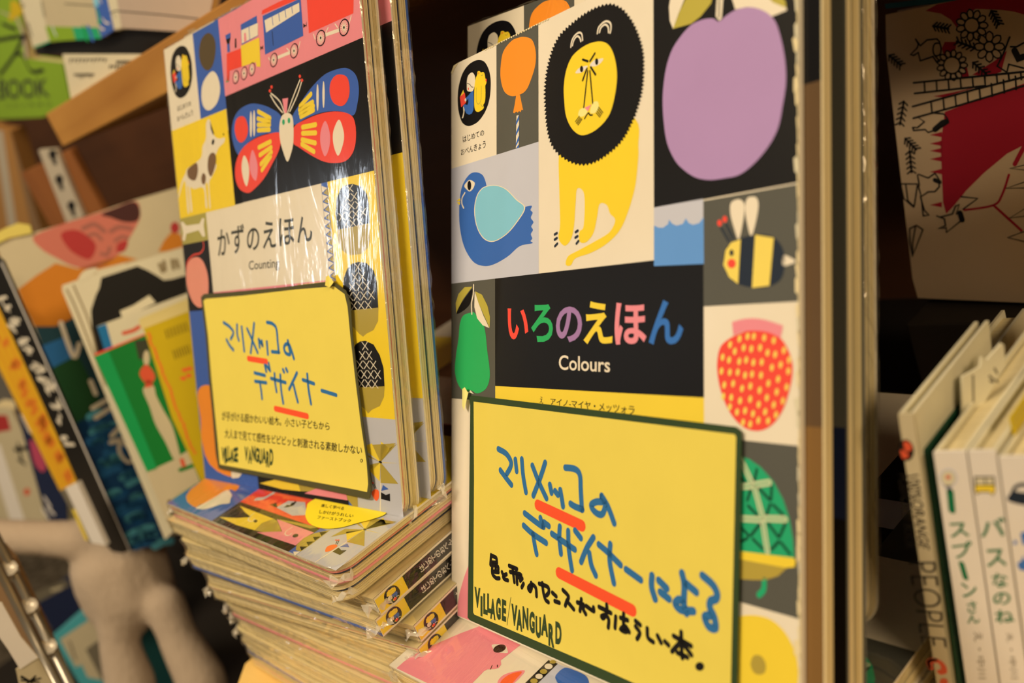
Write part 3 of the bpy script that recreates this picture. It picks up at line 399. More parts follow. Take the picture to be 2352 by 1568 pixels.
['l','mb',3,[[69.27,211.27],[70.39,215.31],[71.84,218.95]],2.7],
['l','mb',3,[[82.48,208.98],[88.29,210.44],[97.48,212.73]],2.7],
['l','mb',3,[[87.78,205.33],[87.45,209.95],[88.48,215.9]],2.7],
['l','mb',3,[[93.25,206.23],[93.64,213.27],[95.64,221.04]],2.7],
['k','mb',3,[[97.7,205.35],[101.27,207.71]],2.7],
['l','mb',3,[[109.02,206.16],[104.87,211.04],[101.44,216.79]],2.7],
['l','mb',3,[[106.51,212.56],[107.74,216.83],[110.39,220.27]],2.7],
['l','mb',3,[[112.22,208.31],[117.58,210.34],[124.76,213.69]],2.7],
['l','mb',3,[[118.96,207.07],[118.66,213.65],[120.99,221.05]],2.7],
['l','mb',3,[[127.82,214.72],[131.7,215.79],[135.76,216.97]],2.7],
['l','mb',3,[[141.68,214.31],[141.5,218.32],[143.27,222.08]],2.9],
['k','mb',3,[[145.15,215.28],[149.1,217.2]],2.9],
['k','mb',3,[[145.93,219.16],[150.26,220.58]],2.9],
['l','mb',3,[[156.6,210.56],[157.71,214.48],[157.46,220.36],[158.64,223.54]],2.9],
['k','mb',3,[[157.94,213.38],[163.26,215.55]],2.9],
['l','mb',3,[[156.93,219.95],[155.04,219.82],[153.35,221.53],[155.41,222.94],[158.8,222.71],[161.91,222.12]],2.9],
['l','mb',3,[[166.18,209.5],[170.78,211.58],[172.66,214],[172.16,215.89],[169.84,217.15],[169.48,219.29],[171.44,221.92],[171.91,225.28],[168.96,225.57],[167.19,222.89],[169.68,221.81]],2.9]],
'red_underline':[['k','mr',2,[[72.68,198.77],[101.98,202.87]],4.6],
['k','mr',2,[[87.2,223.76],[131.22,228.78]],4.6]],
'black_handwriting':[['k','bk',3,[[37.17,225.49],[36.56,229.87]],1.9],
['l','bk',3,[[37.6,225.74],[41.19,226.02],[41.69,227.77]],1.9],
['k','bk',3,[[36.73,228.82],[41.86,228.07]],1.9],
['l','bk',3,[[38.45,229.06],[38.01,233.31],[41,234.81],[43.79,234.41]],1.9],
['l','bk',3,[[38.88,229.54],[42.7,229.66],[42.7,231.86]],1.9],
['k','bk',3,[[38.87,232.45],[43.12,231.87]],1.9],
['k','bk',3,[[40.84,229.08],[40.84,231.85]],1.9],
['k','bk',3,[[45.88,231.35],[46.88,232.52]],1.9],
['l','bk',3,[[49.36,231.59],[46.88,232.98],[47.7,233.95],[50.42,234.01]],1.9],
['k','bk',3,[[51.41,227.58],[57.45,227.8]],1.9],
['k','bk',3,[[52.22,230.05],[59.81,229.57]],1.9],
['k','bk',3,[[54.08,228.21],[55.44,233.77]],1.9],
['k','bk',3,[[56.81,228.14],[57.59,234.1]],1.9],
['k','bk',3,[[60.6,229.86],[58.63,231.13]],1.9],
['k','bk',3,[[61.38,231.04],[59.81,232.32]],1.9],
['k','bk',3,[[62.31,233.06],[60.98,234.88]],1.9],
['l','bk',3,[[67.94,231.58],[68.31,233.16],[67.16,235.14],[65.79,234.12],[68.31,232.2],[71.18,233.01],[71.7,236.28]],1.9],
['l','bk',3,[[73.58,230.8],[79.45,230.89],[80.31,232.84],[78.71,234.45]],1.9],
['l','bk',3,[[75.8,230.13],[76.52,233.63],[77.98,236.32],[80.01,236.94]],1.9],
['k','bk',3,[[82.68,232.56],[85.31,233.48]],1.9],
['k','bk',3,[[84.31,235.59],[87.41,235.55]],1.9],
['l','bk',3,[[89.73,230.05],[93.37,231.77],[92.13,234.11],[91.3,235.86]],1.9],
['k','bk',3,[[92.82,234.04],[96.74,236.1]],1.9],
['l','bk',3,[[99.02,232.9],[102.85,233],[102.71,234.64],[104.27,236.23]],1.9],
['l','bk',3,[[101.54,231.13],[101.21,233.36],[100.67,235.83]],1.9],
['k','bk',3,[[104.61,233.09],[106.61,233.57]],1.9],
['l','bk',3,[[107.38,233.8],[109.16,233.92],[108.98,232.65]],1.9],
['k','bk',3,[[112.32,231.71],[119.22,232.44]],1.9],
['l','bk',3,[[116.79,229.94],[116.91,232.65],[114.93,235.26],[113.81,234.93],[116.16,234],[118,235.14],[117.68,238.14]],1.9],
['k','bk',3,[[122.02,233.16],[121.56,237.32]],1.9],
['k','bk',3,[[124.69,232.95],[128.62,232.9]],1.9],
['l','bk',3,[[126.45,231.11],[126.44,235.12],[127.74,237.21],[124.85,237.1],[127.31,235.48],[129.47,236.96]],1.9],
['k','bk',3,[[132.92,232.18],[135.45,232.99]],1.9],
['l','bk',3,[[132.91,234.15],[135.18,235.85],[133.74,238.34]],1.9],
['l','bk',3,[[139.15,233.34],[139.55,236.45],[142.24,237.33]],1.9],
['k','bk',3,[[144.43,234.59],[146.26,236.59]],1.9],
['k','bk',3,[[148.16,235.68],[149.96,236.47]],1.9],
['k','bk',3,[[152.46,232.72],[160.83,233.97]],1.9],
['l','bk',3,[[156.13,230.49],[156.27,234.97],[156.63,239.02]],1.9],
['k','bk',3,[[155.74,234.04],[151.66,238.18]],1.9],
['k','bk',3,[[156.5,233.85],[160.96,236.93]],1.9],
['k','bk',3,[[154.2,237.9],[159.1,238.2]],1.9],
['s','bk',3,[[166.84,239.15],[166.45,240.11],[165.44,240.92],[164.19,241.26],[163.17,241.01],[162.78,240.26],[163.18,239.29],[164.2,238.49],[165.45,238.15],[166.46,238.41]]]],
'shop_lettering':[['t','bd',3,[[23.14,242.23],[28.19,241.96],[28.17,251.12],[23.12,251.44]],'V',.055],
['t','bd',3,[[28.27,245.34],[29.96,245.22],[29.94,254.26],[28.25,254.36]],'I',.055],
['t','bd',3,[[30.67,243.66],[34.27,243.46],[34.25,252.71],[30.65,252.83]],'L',.055],
['t','bd',3,[[33.92,242.98],[37.39,242.85],[37.37,251.3],[33.9,251.48]],'L',.055],
['t','bd',3,[[36.35,244.56],[40.64,244.34],[40.62,253.47],[36.33,253.63]],'A',.055],
['t','bd',3,[[41.15,243.08],[44.85,242.97],[44.83,252.49],[41.13,252.75]],'G',.055],
['t','bd',3,[[45.86,242.9],[49.16,243.05],[48.98,252.25],[45.67,252.29]],'E',.055],
['t','bd',3,[[53.16,243.27],[57.72,243.25],[57.7,252.34],[53.13,252.44]],'V',.055],
['t','bd',3,[[56.93,244.63],[61.42,244.38],[61.4,253.49],[56.9,253.69]],'A',.055],
['t','bd',3,[[61.58,242.49],[65.84,242.56],[65.82,251.8],[61.56,251.86]],'N',.055],
['t','bd',3,[[66.53,243.28],[70.4,243.24],[70.38,252.26],[66.5,252.25]],'G',.055],
['t','bd',3,[[71,244.44],[74.87,244.2],[74.85,253.14],[70.97,253.24]],'U',.055],
['t','bd',3,[[74.88,242.57],[79.78,242.31],[79.75,251.24],[74.85,251.51]],'A',.055],
['t','bd',3,[[79.98,245.36],[84,245.14],[83.97,254.49],[79.96,254.38]],'R',.055],
['t','bd',3,[[84.71,243.41],[88.79,243.38],[88.76,252.14],[84.69,252.46]],'D',.055],
['k','bd',3,[[52.76,240.83],[49.71,253.34]],.3]],
},
'counting':{
'cover_print':[['p','cb',1,[[39.5,0],[71.6,0],[71.6,48.2],[39.5,48.2]]],
['p','cp',1,[[71.6,0],[205,0],[205,41.5],[71.6,41.5]]],
['p','bk',1,[[71.6,41.5],[205,41.5],[205,100.3],[71.6,100.3]]],
['p','ye',2,[[0,48.2],[71.3,48.2],[71.3,100.8],[0,100.8]]],
['p','bk',1,[[68.5,60],[80,60],[80,100.5],[68.5,100.5]]],
['p','ob',2,[[0,100.8],[35.6,100.8],[35.6,116.6],[0,116.6]]],
['p','bk',2,[[0,116.6],[35,116.6],[35,157],[0,157]]],
['p','cb',2,[[160.5,100.3],[166,100.3],[166,147.5],[160.5,147.5]]],
['p','ye',2,[[165.8,100.3],[205,100.3],[205,212.9],[165.8,212.9]]],
['p','pk',1,[[35,146.8],[165,146.8],[165,157],[35,157]]],
['p','cb',1,[[0,157],[67.8,157],[67.8,260],[0,260]]],
['p','ye',1,[[130,147.5],[166,147.5],[166,212.9],[130,212.9]]],
['p','rd',1,[[67.8,212.9],[160,212.9],[160,241.5],[67.8,241.5]]],
['p','bk',1,[[67.8,241.5],[160,241.5],[160,260],[67.8,260]]],
['p','cb',2,[[160,241],[168,241],[168,260],[160,260]]],
['p','gl',1,[[160,212.9],[205,212.9],[205,260],[160,260]]],
['p','cr',2,[[35,101],[160.3,100.6],[160.3,146.8],[34.6,147]]],
['p','cr',3,[[160.7,101.5],[165.6,103.1],[160.7,104.7]]],
['p','od',3,[[165.8,103.3],[161.6,105.1],[165.8,106.7]]],
['p','cr',3,[[160.7,105.5],[165.6,107.1],[160.7,108.7]]],
['p','od',3,[[165.8,107.3],[161.6,109.1],[165.8,110.7]]],
['p','cr',3,[[160.7,109.5],[165.6,111.1],[160.7,112.7]]],
['p','od',3,[[165.8,111.3],[161.6,113.1],[165.8,114.7]]],
['p','cr',3,[[160.7,113.5],[165.6,115.1],[160.7,116.7]]],
['p','od',3,[[165.8,115.3],[161.6,117.1],[165.8,118.7]]],
['p','cr',3,[[160.7,117.5],[165.6,119.1],[160.7,120.7]]],
['p','od',3,[[165.8,119.3],[161.6,121.1],[165.8,122.7]]],
['p','cr',3,[[160.7,121.5],[165.6,123.1],[160.7,124.7]]],
['p','od',3,[[165.8,123.3],[161.6,125.1],[165.8,126.7]]],
['p','cr',3,[[160.7,125.5],[165.6,127.1],[160.7,128.7]]],
['p','od',3,[[165.8,127.3],[161.6,129.1],[165.8,130.7]]],
['p','cr',3,[[160.7,129.5],[165.6,131.1],[160.7,132.7]]],
['p','od',3,[[165.8,131.3],[161.6,133.1],[165.8,134.7]]],
['p','cr',3,[[160.7,133.5],[165.6,135.1],[160.7,136.7]]],
['p','od',3,[[165.8,135.3],[161.6,137.1],[165.8,138.7]]],
['p','cr',3,[[160.7,137.5],[165.6,139.1],[160.7,140.7]]],
['p','od',3,[[165.8,139.3],[161.6,141.1],[165.8,142.7]]],
['p','cr',3,[[160.7,141.5],[165.6,143.1],[160.7,144.7]]],
['p','od',3,[[165.8,143.3],[161.6,145.1],[165.8,146.7]]],
['p','cr',3,[[160.7,145.5],[165.6,147.1],[160.7,148.7]]],
['p','cr',3,[[167.8,241.8],[163,243.5],[167.8,245.2]]],
['p','cr',3,[[167.8,245.7],[163,247.4],[167.8,249.1]]],
['p','cr',3,[[167.8,249.6],[163,251.3],[167.8,253]]],
['p','cr',3,[[167.8,253.5],[163,255.2],[167.8,256.9]]],
['p','cr',3,[[167.8,257.4],[163,259.1],[167.8,260.8]]]],
'spots_picture':[['s','ds',2,[[59,4.2],[65.3,8.7],[65.6,15.1],[61.6,21.4],[55.9,23.9],[50,22.1],[45.7,17.1],[45.7,10.5],[50.5,5.2]]],
['s','cr',2,[[58.7,25.2],[65,29.4],[66.4,37],[61.1,43.2],[51.3,45.3],[44.6,42],[43.3,35.2],[47.5,28.6]]]],
'dog_picture':[['s','cr',3,[[50.3,50.1],[52.3,53.6],[53.3,57.5],[55.4,60.7],[60.5,62.6],[66.5,63],[65.2,65.5],[58,67.6],[52.9,72.3],[53.4,77.1],[47.1,81.8],[42.8,85],[41.8,97.9],[40.1,97.9],[41,85.8],[38,85.6],[37.6,97.5],[35.5,97.2],[35.1,86.9],[22.9,85.9],[18,84.8],[17.7,97.2],[15.4,97.2],[15.5,84.5],[13.7,84.2],[13.6,97.4],[11.2,97.5],[11.9,81],[8.5,80.6],[1.2,87.9],[.4,87.3],[7.2,79.4],[13.4,75.3],[16.8,72.9],[34.9,69.7],[38.8,63.6],[44,59.7],[46.1,51.6]]],
['s','br',4,[[50.1,68.7],[53.9,70.6],[53.3,75.2],[46.3,81.5],[42.7,77.5],[44.8,70.7]]],
['s','br',4,[[29.4,71.6],[29.9,76.6],[25.1,81],[17.1,78.6],[16,74.2],[21.9,72.1]]],
['s','br',4,[[36.7,78.3],[39.5,80.8],[37.1,84.7],[34,83.9],[33.6,80.5]]],
['p','bk',4,[[50.8,50.8],[54.5,58.7],[53.3,59.5],[51.2,55.8]]],
['s','bk',4,[[53.9,63.5],[53,64.3],[51.9,64.7],[50.9,64.4],[50.5,63.7],[50.8,62.8],[51.6,62],[52.8,61.6],[53.7,61.8],[54.2,62.6]]],
['s','bk',4,[[66.5,61.2],[66.2,61.5],[65.8,61.6],[65.3,61.5],[65,61.3],[64.9,61],[65.1,60.7],[65.5,60.5],[66,60.6],[66.4,60.9]]]],
'train_picture':[['p','rd',2,[[162.3,9.1],[202.7,12.2],[199.3,29.5],[161.3,29.2]]],
['p','cb',3,[[119.5,10.3],[156.7,11.5],[156.2,29.1],[118.5,29.6]]],
['p','rd',3,[[118.6,9.5],[119.6,7.6],[135.2,7.8],[157.1,8.9],[157,11.4]]],
['p','cr',4,[[121.1,13],[155.1,13.2],[154.9,17.2],[121.6,19.2]]],
['k','cb',5,[[128.9,13.3],[129,17.3]],.5],
['k','cb',5,[[135.5,13.3],[135.7,17]],.5],
['k','cb',5,[[141.7,13.4],[142,16.7]],.5],
['k','cb',5,[[148.2,13.5],[148.4,16.4]],.5],
['k','nv',4,[[127.6,20.2],[127.5,26.8]],.6],
['p','bk',3,[[157.2,23.5],[159.1,24.9],[160.2,23.2],[159.7,25.7],[159.1,25.2],[156.8,25.6]]],
['p','bk',3,[[114.6,24.2],[115.8,25.4],[117.3,24.4],[116.9,26.7],[115.7,25.7],[114.2,26.5]]],
['k','cr',2,[[130.5,33.7],[144.4,34]],1.6],
['k','cr',2,[[175,33.3],[187,33.9]],1.6],
['k','cr',2,[[121.5,31.7],[122.9,33.4]],.6],
['k','cr',2,[[140,31.3],[142.1,33]],.6],
['k','cr',2,[[152.8,31.1],[150.8,33.8]],.6],
['k','cr',2,[[165.2,30.5],[166.2,33.1]],.6],
['k','cr',2,[[184.1,30.5],[185.9,32.5]],.6],
['k','cr',2,[[197.5,30.2],[195.4,33]],.6],
['k','cr',2,[[178.1,30.6],[175.9,32.3]],.6],
['s','bk',4,[[175.1,35],[173.5,36.8],[171,37.4],[168.6,36.7],[167.2,34.8],[167.4,32.5],[169.1,30.7],[171.6,30.1],[174,30.9],[175.3,32.7]]],
['s','cp',5,[[174.4,34.8],[173.1,36.3],[171,36.9],[169,36.2],[167.9,34.7],[168.1,32.7],[169.5,31.2],[171.6,30.7],[173.6,31.3],[174.6,32.9]]],
['k','cr',6,[[168.5,33.1],[174.1,34.4]],.35],
['k','cr',6,[[168.9,32.1],[173.7,35.4]],.35],
['k','cr',6,[[169.6,31.4],[172.9,36.1]],.35],
['k','cr',6,[[170.6,31],[171.9,36.5]],.35],
['k','cr',6,[[171.7,31.1],[170.8,36.4]],.35],
['k','cr',6,[[172.8,31.5],[169.8,36]],.35],
['k','cr',6,[[173.6,32.3],[169,35.2]],.35],
['k','cr',6,[[174,33.3],[168.5,34.2]],.35],
['s','bk',7,[[171.9,33.9],[171.7,34.2],[171.4,34.4],[171,34.3],[170.7,34],[170.7,33.6],[170.8,33.3],[171.2,33.1],[171.6,33.2],[171.9,33.5]]],
['s','bk',4,[[195.1,35],[193.4,36.9],[190.9,37.5],[188.5,36.8],[187.1,34.8],[187.3,32.5],[189,30.7],[191.5,30],[193.9,30.8],[195.3,32.8]]],
['s','cp',5,[[194.4,34.8],[193,36.4],[190.9,37],[188.9,36.3],[187.8,34.7],[188,32.7],[189.4,31.2],[191.5,30.6],[193.5,31.3],[194.6,32.9]]],
['k','cr',6,[[188.4,33.1],[194,34.5]],.35],
['k','cr',6,[[188.8,32.1],[193.6,35.5]],.35],
['k','cr',6,[[189.6,31.4],[192.9,36.2]],.35],
['k','cr',6,[[190.6,31],[191.9,36.6]],.35],
['k','cr',6,[[191.7,31.1],[190.8,36.5]],.35],
['k','cr',6,[[192.7,31.5],[189.8,36.1]],.35],
['k','cr',6,[[193.5,32.3],[188.9,35.2]],.35],
['k','cr',6,[[193.9,33.4],[188.5,34.2]],.35],
['s','bk',7,[[191.8,34],[191.7,34.3],[191.3,34.4],[190.9,34.3],[190.6,34],[190.6,33.6],[190.8,33.3],[191.1,33.2],[191.5,33.3],[191.8,33.6]]],
['s','bk',4,[[150.3,35.2],[148.7,36.9],[146.3,37.6],[144.1,36.9],[142.9,35.1],[143.1,33],[144.8,31.3],[147.2,30.6],[149.4,31.3],[150.6,33]]],
['s','cp',5,[[149.7,35],[148.3,36.5],[146.4,37],[144.5,36.5],[143.6,35],[143.8,33.2],[145.2,31.7],[147.1,31.1],[148.9,31.7],[149.9,33.2]]],
['k','cr',6,[[144.2,33.5],[149.3,34.7]],.35],
['k','cr',6,[[144.5,32.6],[148.9,35.6]],.35],
['k','cr',6,[[145.2,31.9],[148.2,36.3]],.35],
['k','cr',6,[[146.2,31.5],[147.3,36.7]],.35],
['k','cr',6,[[147.2,31.5],[146.3,36.6]],.35],
['k','cr',6,[[148.1,32],[145.3,36.2]],.35],
['k','cr',6,[[148.9,32.7],[144.6,35.5]],.35],
['k','cr',6,[[149.3,33.6],[144.2,34.5]],.35],
['s','bk',7,[[147.3,34.2],[147.2,34.5],[146.8,34.7],[146.5,34.6],[146.2,34.3],[146.2,34],[146.3,33.6],[146.7,33.5],[147,33.6],[147.3,33.9]]],
['s','bk',4,[[130.2,35.1],[128.6,36.8],[126.2,37.5],[124.1,36.9],[122.9,35.1],[123.2,33],[124.8,31.3],[127.2,30.7],[129.3,31.3],[130.5,33]]],
['s','cp',5,[[129.6,34.9],[128.2,36.4],[126.3,37],[124.5,36.5],[123.6,35],[123.8,33.2],[125.2,31.8],[127.2,31.2],[128.9,31.7],[129.8,33.1]]],
['k','cr',6,[[124.2,33.5],[129.2,34.6]],.35],
['k','cr',6,[[124.6,32.6],[128.8,35.5]],.35],
['k','cr',6,[[125.3,31.9],[128.2,36.2]],.35],
['k','cr',6,[[126.2,31.5],[127.2,36.6]],.35],
['k','cr',6,[[127.2,31.6],[126.2,36.6]],.35],
['k','cr',6,[[128.1,32],[125.3,36.2]],.35],
['k','cr',6,[[128.8,32.7],[124.6,35.5]],.35],
['k','cr',6,[[129.2,33.6],[124.2,34.5]],.35],
['s','bk',7,[[127.3,34.2],[127.1,34.5],[126.8,34.6],[126.4,34.6],[126.2,34.3],[126.1,33.9],[126.3,33.6],[126.6,33.5],[127,33.6],[127.2,33.8]]],
['s','bk',4,[[89.1,35],[87.4,36.8],[85.1,37.5],[82.9,36.9],[81.9,35.2],[82.3,33.1],[84,31.3],[86.3,30.6],[88.4,31.2],[89.5,32.9]]],
['s','cp',5,[[88.5,34.8],[87.1,36.3],[85.1,37],[83.4,36.5],[82.5,35.1],[82.9,33.3],[84.3,31.8],[86.3,31.1],[88,31.6],[88.8,33]]],
['k','cr',6,[[83.2,33.5],[88.1,34.6]],.35],
['k','cr',6,[[83.6,32.6],[87.8,35.5]],.35],
['k','cr',6,[[84.3,31.9],[87.1,36.2]],.35],
['k','cr',6,[[85.2,31.5],[86.2,36.6]],.35],
['k','cr',6,[[86.2,31.5],[85.2,36.6]],.35],
['k','cr',6,[[87.1,31.9],[84.3,36.2]],.35],
['k','cr',6,[[87.8,32.6],[83.6,35.5]],.35],
['k','cr',6,[[88.1,33.5],[83.2,34.6]],.35],
['s','bk',7,[[86.3,34.2],[86.1,34.5],[85.8,34.6],[85.4,34.6],[85.2,34.3],[85.1,33.9],[85.3,33.6],[85.6,33.5],[86,33.5],[86.2,33.8]]],
['s','bk',4,[[98.4,35],[96.8,36.7],[94.5,37.4],[92.5,36.8],[91.4,35.2],[91.8,33.1],[93.5,31.4],[95.8,30.6],[97.8,31.2],[98.8,32.9]]],
['s','cp',5,[[97.8,34.8],[96.5,36.3],[94.6,36.9],[92.9,36.4],[92.1,35],[92.4,33.2],[93.8,31.8],[95.7,31.2],[97.4,31.6],[98.2,33]]],
['k','cr',6,[[92.8,33.5],[97.5,34.5]],.35],
['k','cr',6,[[93.1,32.6],[97.1,35.5]],.35],
['k','cr',6,[[93.8,31.9],[96.5,36.2]],.35],
['k','cr',6,[[94.7,31.5],[95.6,36.5]],.35],
['k','cr',6,[[95.6,31.5],[94.6,36.5]],.35],
['k','cr',6,[[96.5,31.9],[93.8,36.2]],.35],
['k','cr',6,[[97.2,32.6],[93.1,35.5]],.35],
['k','cr',6,[[97.5,33.5],[92.7,34.5]],.35],
['s','bk',7,[[95.7,34.1],[95.5,34.4],[95.2,34.6],[94.9,34.5],[94.6,34.3],[94.6,33.9],[94.8,33.6],[95.1,33.5],[95.4,33.5],[95.6,33.8]]],
['s','bk',4,[[107,34.6],[105.5,36.3],[103.2,37.1],[101.2,36.5],[100.2,34.9],[100.6,32.8],[102.2,31.1],[104.4,30.4],[106.4,31],[107.4,32.6]]],
['s','cp',5,[[106.5,34.5],[105.1,35.9],[103.3,36.5],[101.6,36.1],[100.8,34.7],[101.2,33],[102.5,31.5],[104.4,30.9],[106,31.4],[106.8,32.7]]],
['k','cr',6,[[101.5,33.2],[106.1,34.2]],.35],
['k','cr',6,[[101.9,32.3],[105.8,35.1]],.35],
['k','cr',6,[[102.5,31.6],[105.1,35.8]],.35],
['k','cr',6,[[103.4,31.2],[104.3,36.2]],.35],
['k','cr',6,[[104.3,31.2],[103.3,36.2]],.35],
['k','cr',6,[[105.2,31.6],[102.5,35.8]],.35],
['k','cr',6,[[105.8,32.3],[101.8,35.1]],.35],
['k','cr',6,[[106.1,33.2],[101.5,34.2]],.35],
['s','bk',7,[[104.4,33.8],[104.2,34.1],[103.9,34.3],[103.6,34.2],[103.3,34],[103.3,33.6],[103.5,33.3],[103.8,33.1],[104.1,33.2],[104.3,33.5]]],
['p','yl',4,[[94.3,19.5],[114.2,19.9],[112.8,34.5],[108.9,33.5],[108.5,31.1],[93.3,30.1]]],
['p','cb',3,[[96,8.9],[113.7,8.7],[113.1,18.8],[95.2,19.3]]],
['p','cr',4,[[96.2,11.9],[114.3,12.5],[113,18.6],[95.6,18.7]]],
['k','cb',5,[[104.9,12.2],[104.3,18.8]],.5],
['p','cp',5,[[99,14.1],[100.9,14.2],[100.9,18.6],[98.2,18.4]]],
['p','rd',4,[[77.9,19.9],[94,20.7],[93.3,30.1],[79.3,29.3],[78,34],[75.2,34.3]]],
['p','cb',4,[[78.2,10.2],[84.4,10.2],[83.9,12.7],[78.5,12.5]]],
['p','bk',4,[[78.5,12.5],[83.9,12.7],[81.9,15.5],[79.5,15.3]]],
['p','cb',4,[[79.3,15.2],[82.2,15.4],[81.7,19.7],[78.8,19.5]]],
['p','bk',4,[[88.5,14.6],[90,14.4],[89.4,19.2],[87.5,19.2]]],
['p','gt',4,[[77.9,29.5],[74,34.5],[77.4,34.7]]]],
'butterfly_picture':[['s','cb',3,[[139.8,64.5],[146.9,60.3],[158.8,54.6],[171.4,50.9],[182.9,50.7],[191.1,52.1],[197.2,56.4],[198.7,62.6],[196.6,68.9],[192.5,73.6],[182.7,70],[168.6,67.7],[153.5,67.6],[140.6,68.9]]],
['s','cb',3,[[128.9,62.8],[119.4,56.8],[108,52.6],[97.5,50.6],[86,51.5],[78.5,55.5],[75.2,62.1],[76.6,69.6],[81,74.7],[87.8,71.3],[99.4,68.8],[113.8,68.6],[126.5,70.4]]],
['s','rd',4,[[140.1,70.1],[150.2,68.3],[165.6,67.9],[179.9,69.5],[190.6,73.1],[193.6,78.1],[192.7,85.5],[189.2,90.3],[183.3,92.8],[174.8,92.6],[164.8,90.5],[153.5,85.7],[143.4,80.4],[138.3,77.2]]],
['s','rd',4,[[126.8,70.7],[113.7,69],[99.3,69.2],[85.8,71.9],[77.3,77.8],[74.6,85.5],[77.9,92.3],[86.8,95.9],[94.4,94.8],[106.1,90.6],[116.1,84.3],[124.5,77.9]]],
['s','cr',6,[[134.5,61.9],[139.1,63.8],[140.1,68],[138.6,76.8],[135.4,82.1],[131.1,85.6],[127.9,80.1],[125.9,73.9],[126.4,67.3],[129.4,62.8]]],
['p','pk',5,[[131.7,54.4],[137.2,55],[134.5,62.3],[132.4,61.9]]],
['s','gt',7,[[132.1,66.1],[131.7,66.8],[131,67.2],[130.2,67.1],[129.7,66.5],[129.5,65.6],[129.9,64.8],[130.7,64.5],[131.5,64.6],[132,65.2]]],
['s','gt',7,[[137.5,66.2],[137.2,66.9],[136.4,67.3],[135.6,67.2],[135.1,66.6],[135,65.7],[135.4,65],[136.1,64.6],[136.9,64.8],[137.4,65.3]]],
['l','cr',5,[[132.4,61.6],[129.1,55.3],[121.1,49.6]],.8],
['l','cr',5,[[130.6,61],[124.8,55.7],[120.3,50.4]],.8],
['l','cr',5,[[135.7,61.7],[142.2,55.4],[149.7,48.8]],.8],
['l','cr',5,[[137.8,61.7],[146.2,55.3],[151.1,49.9]],.8],
['s','rd',6,[[121.3,48.4],[121,48.8],[120.4,49],[119.7,48.8],[119.2,48.4],[119,47.9],[119.3,47.5],[120,47.3],[120.7,47.4],[121.2,47.9]]],
['s','rd',6,[[123.3,46.8],[123,47.3],[122.4,47.5],[121.7,47.3],[121.2,46.9],[121,46.4],[121.3,46],[122,45.8],[122.7,45.9],[123.2,46.3]]],
['s','rd',6,[[151.1,47.3],[150.8,47.7],[150.2,47.9],[149.6,47.8],[149.1,47.4],[148.9,46.9],[149.2,46.5],[149.8,46.3],[150.5,46.4],[150.9,46.8]]],
['s','rd',6,[[152.7,49.6],[152.4,50],[151.8,50.1],[151.2,50],[150.7,49.6],[150.6,49.1],[150.9,48.7],[151.5,48.5],[152.1,48.7],[152.6,49.1]]],
['s','rd',5,[[184.3,53.4],[189.8,55.6],[191.5,59.7],[190.5,64.4],[187,67.3],[182.4,67.5],[177.1,64.8],[175,60.2],[176.1,55.8],[179.7,53.5]]],
['s','rd',5,[[88.2,55.2],[92.4,57.5],[93.8,63.5],[90,67.7],[84.5,68.6],[80.3,65.7],[79.1,60.1],[82.3,55.7]]],
['s','cr',5,[[170.5,59.9],[169.7,63.4],[168.9,65.5],[168.2,65.4],[168.1,63.1],[168.5,59.5],[169.3,56],[170.1,53.9],[170.8,54],[170.9,56.3]]],
['s','cr',5,[[165.1,60.2],[164.3,63.8],[163.4,65.9],[162.8,65.8],[162.7,63.4],[163.1,59.8],[163.9,56.3],[164.7,54.2],[165.4,54.3],[165.5,56.6]]],
['s','cr',5,[[98.7,61.2],[97.7,65.1],[96.6,67.4],[95.8,67.2],[95.7,64.7],[96.2,60.8],[97.2,57],[98.3,54.7],[99,54.9],[99.2,57.4]]],
['s','cr',5,[[102.1,61.4],[101.2,65.2],[100.1,67.5],[99.3,67.4],[99.2,64.9],[99.7,61],[100.6,57.2],[101.7,54.9],[102.5,55],[102.6,57.5]]],
['k','yl',5,[[158.6,57.3],[147.6,61.1]],2.4],
['k','yl',5,[[159.5,61.3],[146.8,62.7]],2.4],
['k','yl',5,[[159.9,63.2],[147,64.4]],2.4],
['k','yl',5,[[159.6,65.1],[147.5,66.1]],2.4],
['k','yl',5,[[106.4,56.1],[117.9,61.5]],2.4],
['k','yl',5,[[105.2,59.5],[117.2,63.2]],2.4],
['k','yl',5,[[104.8,62.6],[116.9,64.7]],2.4],
['k','yl',5,[[104.4,65.4],[116.3,67.1]],2.4],
['k','yl',5,[[148.2,71.4],[160.4,72.2]],2.4],
['k','yl',5,[[147.7,74.2],[159.8,76]],2.4],
['k','yl',5,[[146.8,77.2],[158.7,80.7]],2.4],
['k','yl',5,[[146.2,79.3],[156.8,84.5]],2.4],
['k','yl',5,[[103.5,74.2],[116.1,73.2]],2.4],
['k','yl',5,[[103.8,78.2],[116.4,76.1]],2.4],
['k','yl',5,[[104,83],[116.3,78.5]],2.4],
['k','yl',5,[[104.6,86.1],[115,80.5]],2.4],
['s','pk',5,[[169,71.9],[172,78.3],[170.6,84.3],[166,88.2],[163.2,82.3],[164.2,76.2]]],
['s','cr',5,[[180.7,73.4],[183.7,79.5],[182.5,84.6],[177.4,89.6],[174.3,84.1],[175,78]]],
['s','cr',5,[[86.9,75.8],[90.7,80.6],[90.4,86.8],[86.5,92.3],[83.2,86.7],[83.2,80.4]]],
['s','pk',5,[[96.5,74.4],[100,80.2],[100.2,85.5],[97,90.7],[92.4,86.2],[92.3,80]]]],
'title_lettering':[['t','nk',3,[[47.1,112],[62.6,112.4],[59.7,126.8],[45.1,126.9]],'か',.012],
['t','nk',3,[[64.4,111.1],[79.6,111.6],[76.6,127.1],[62.2,127.2]],'ず',.012],
['t','nk',3,[[81.9,114.5],[96.2,115.1],[93.9,127],[80.4,126.7]],'の',.012],
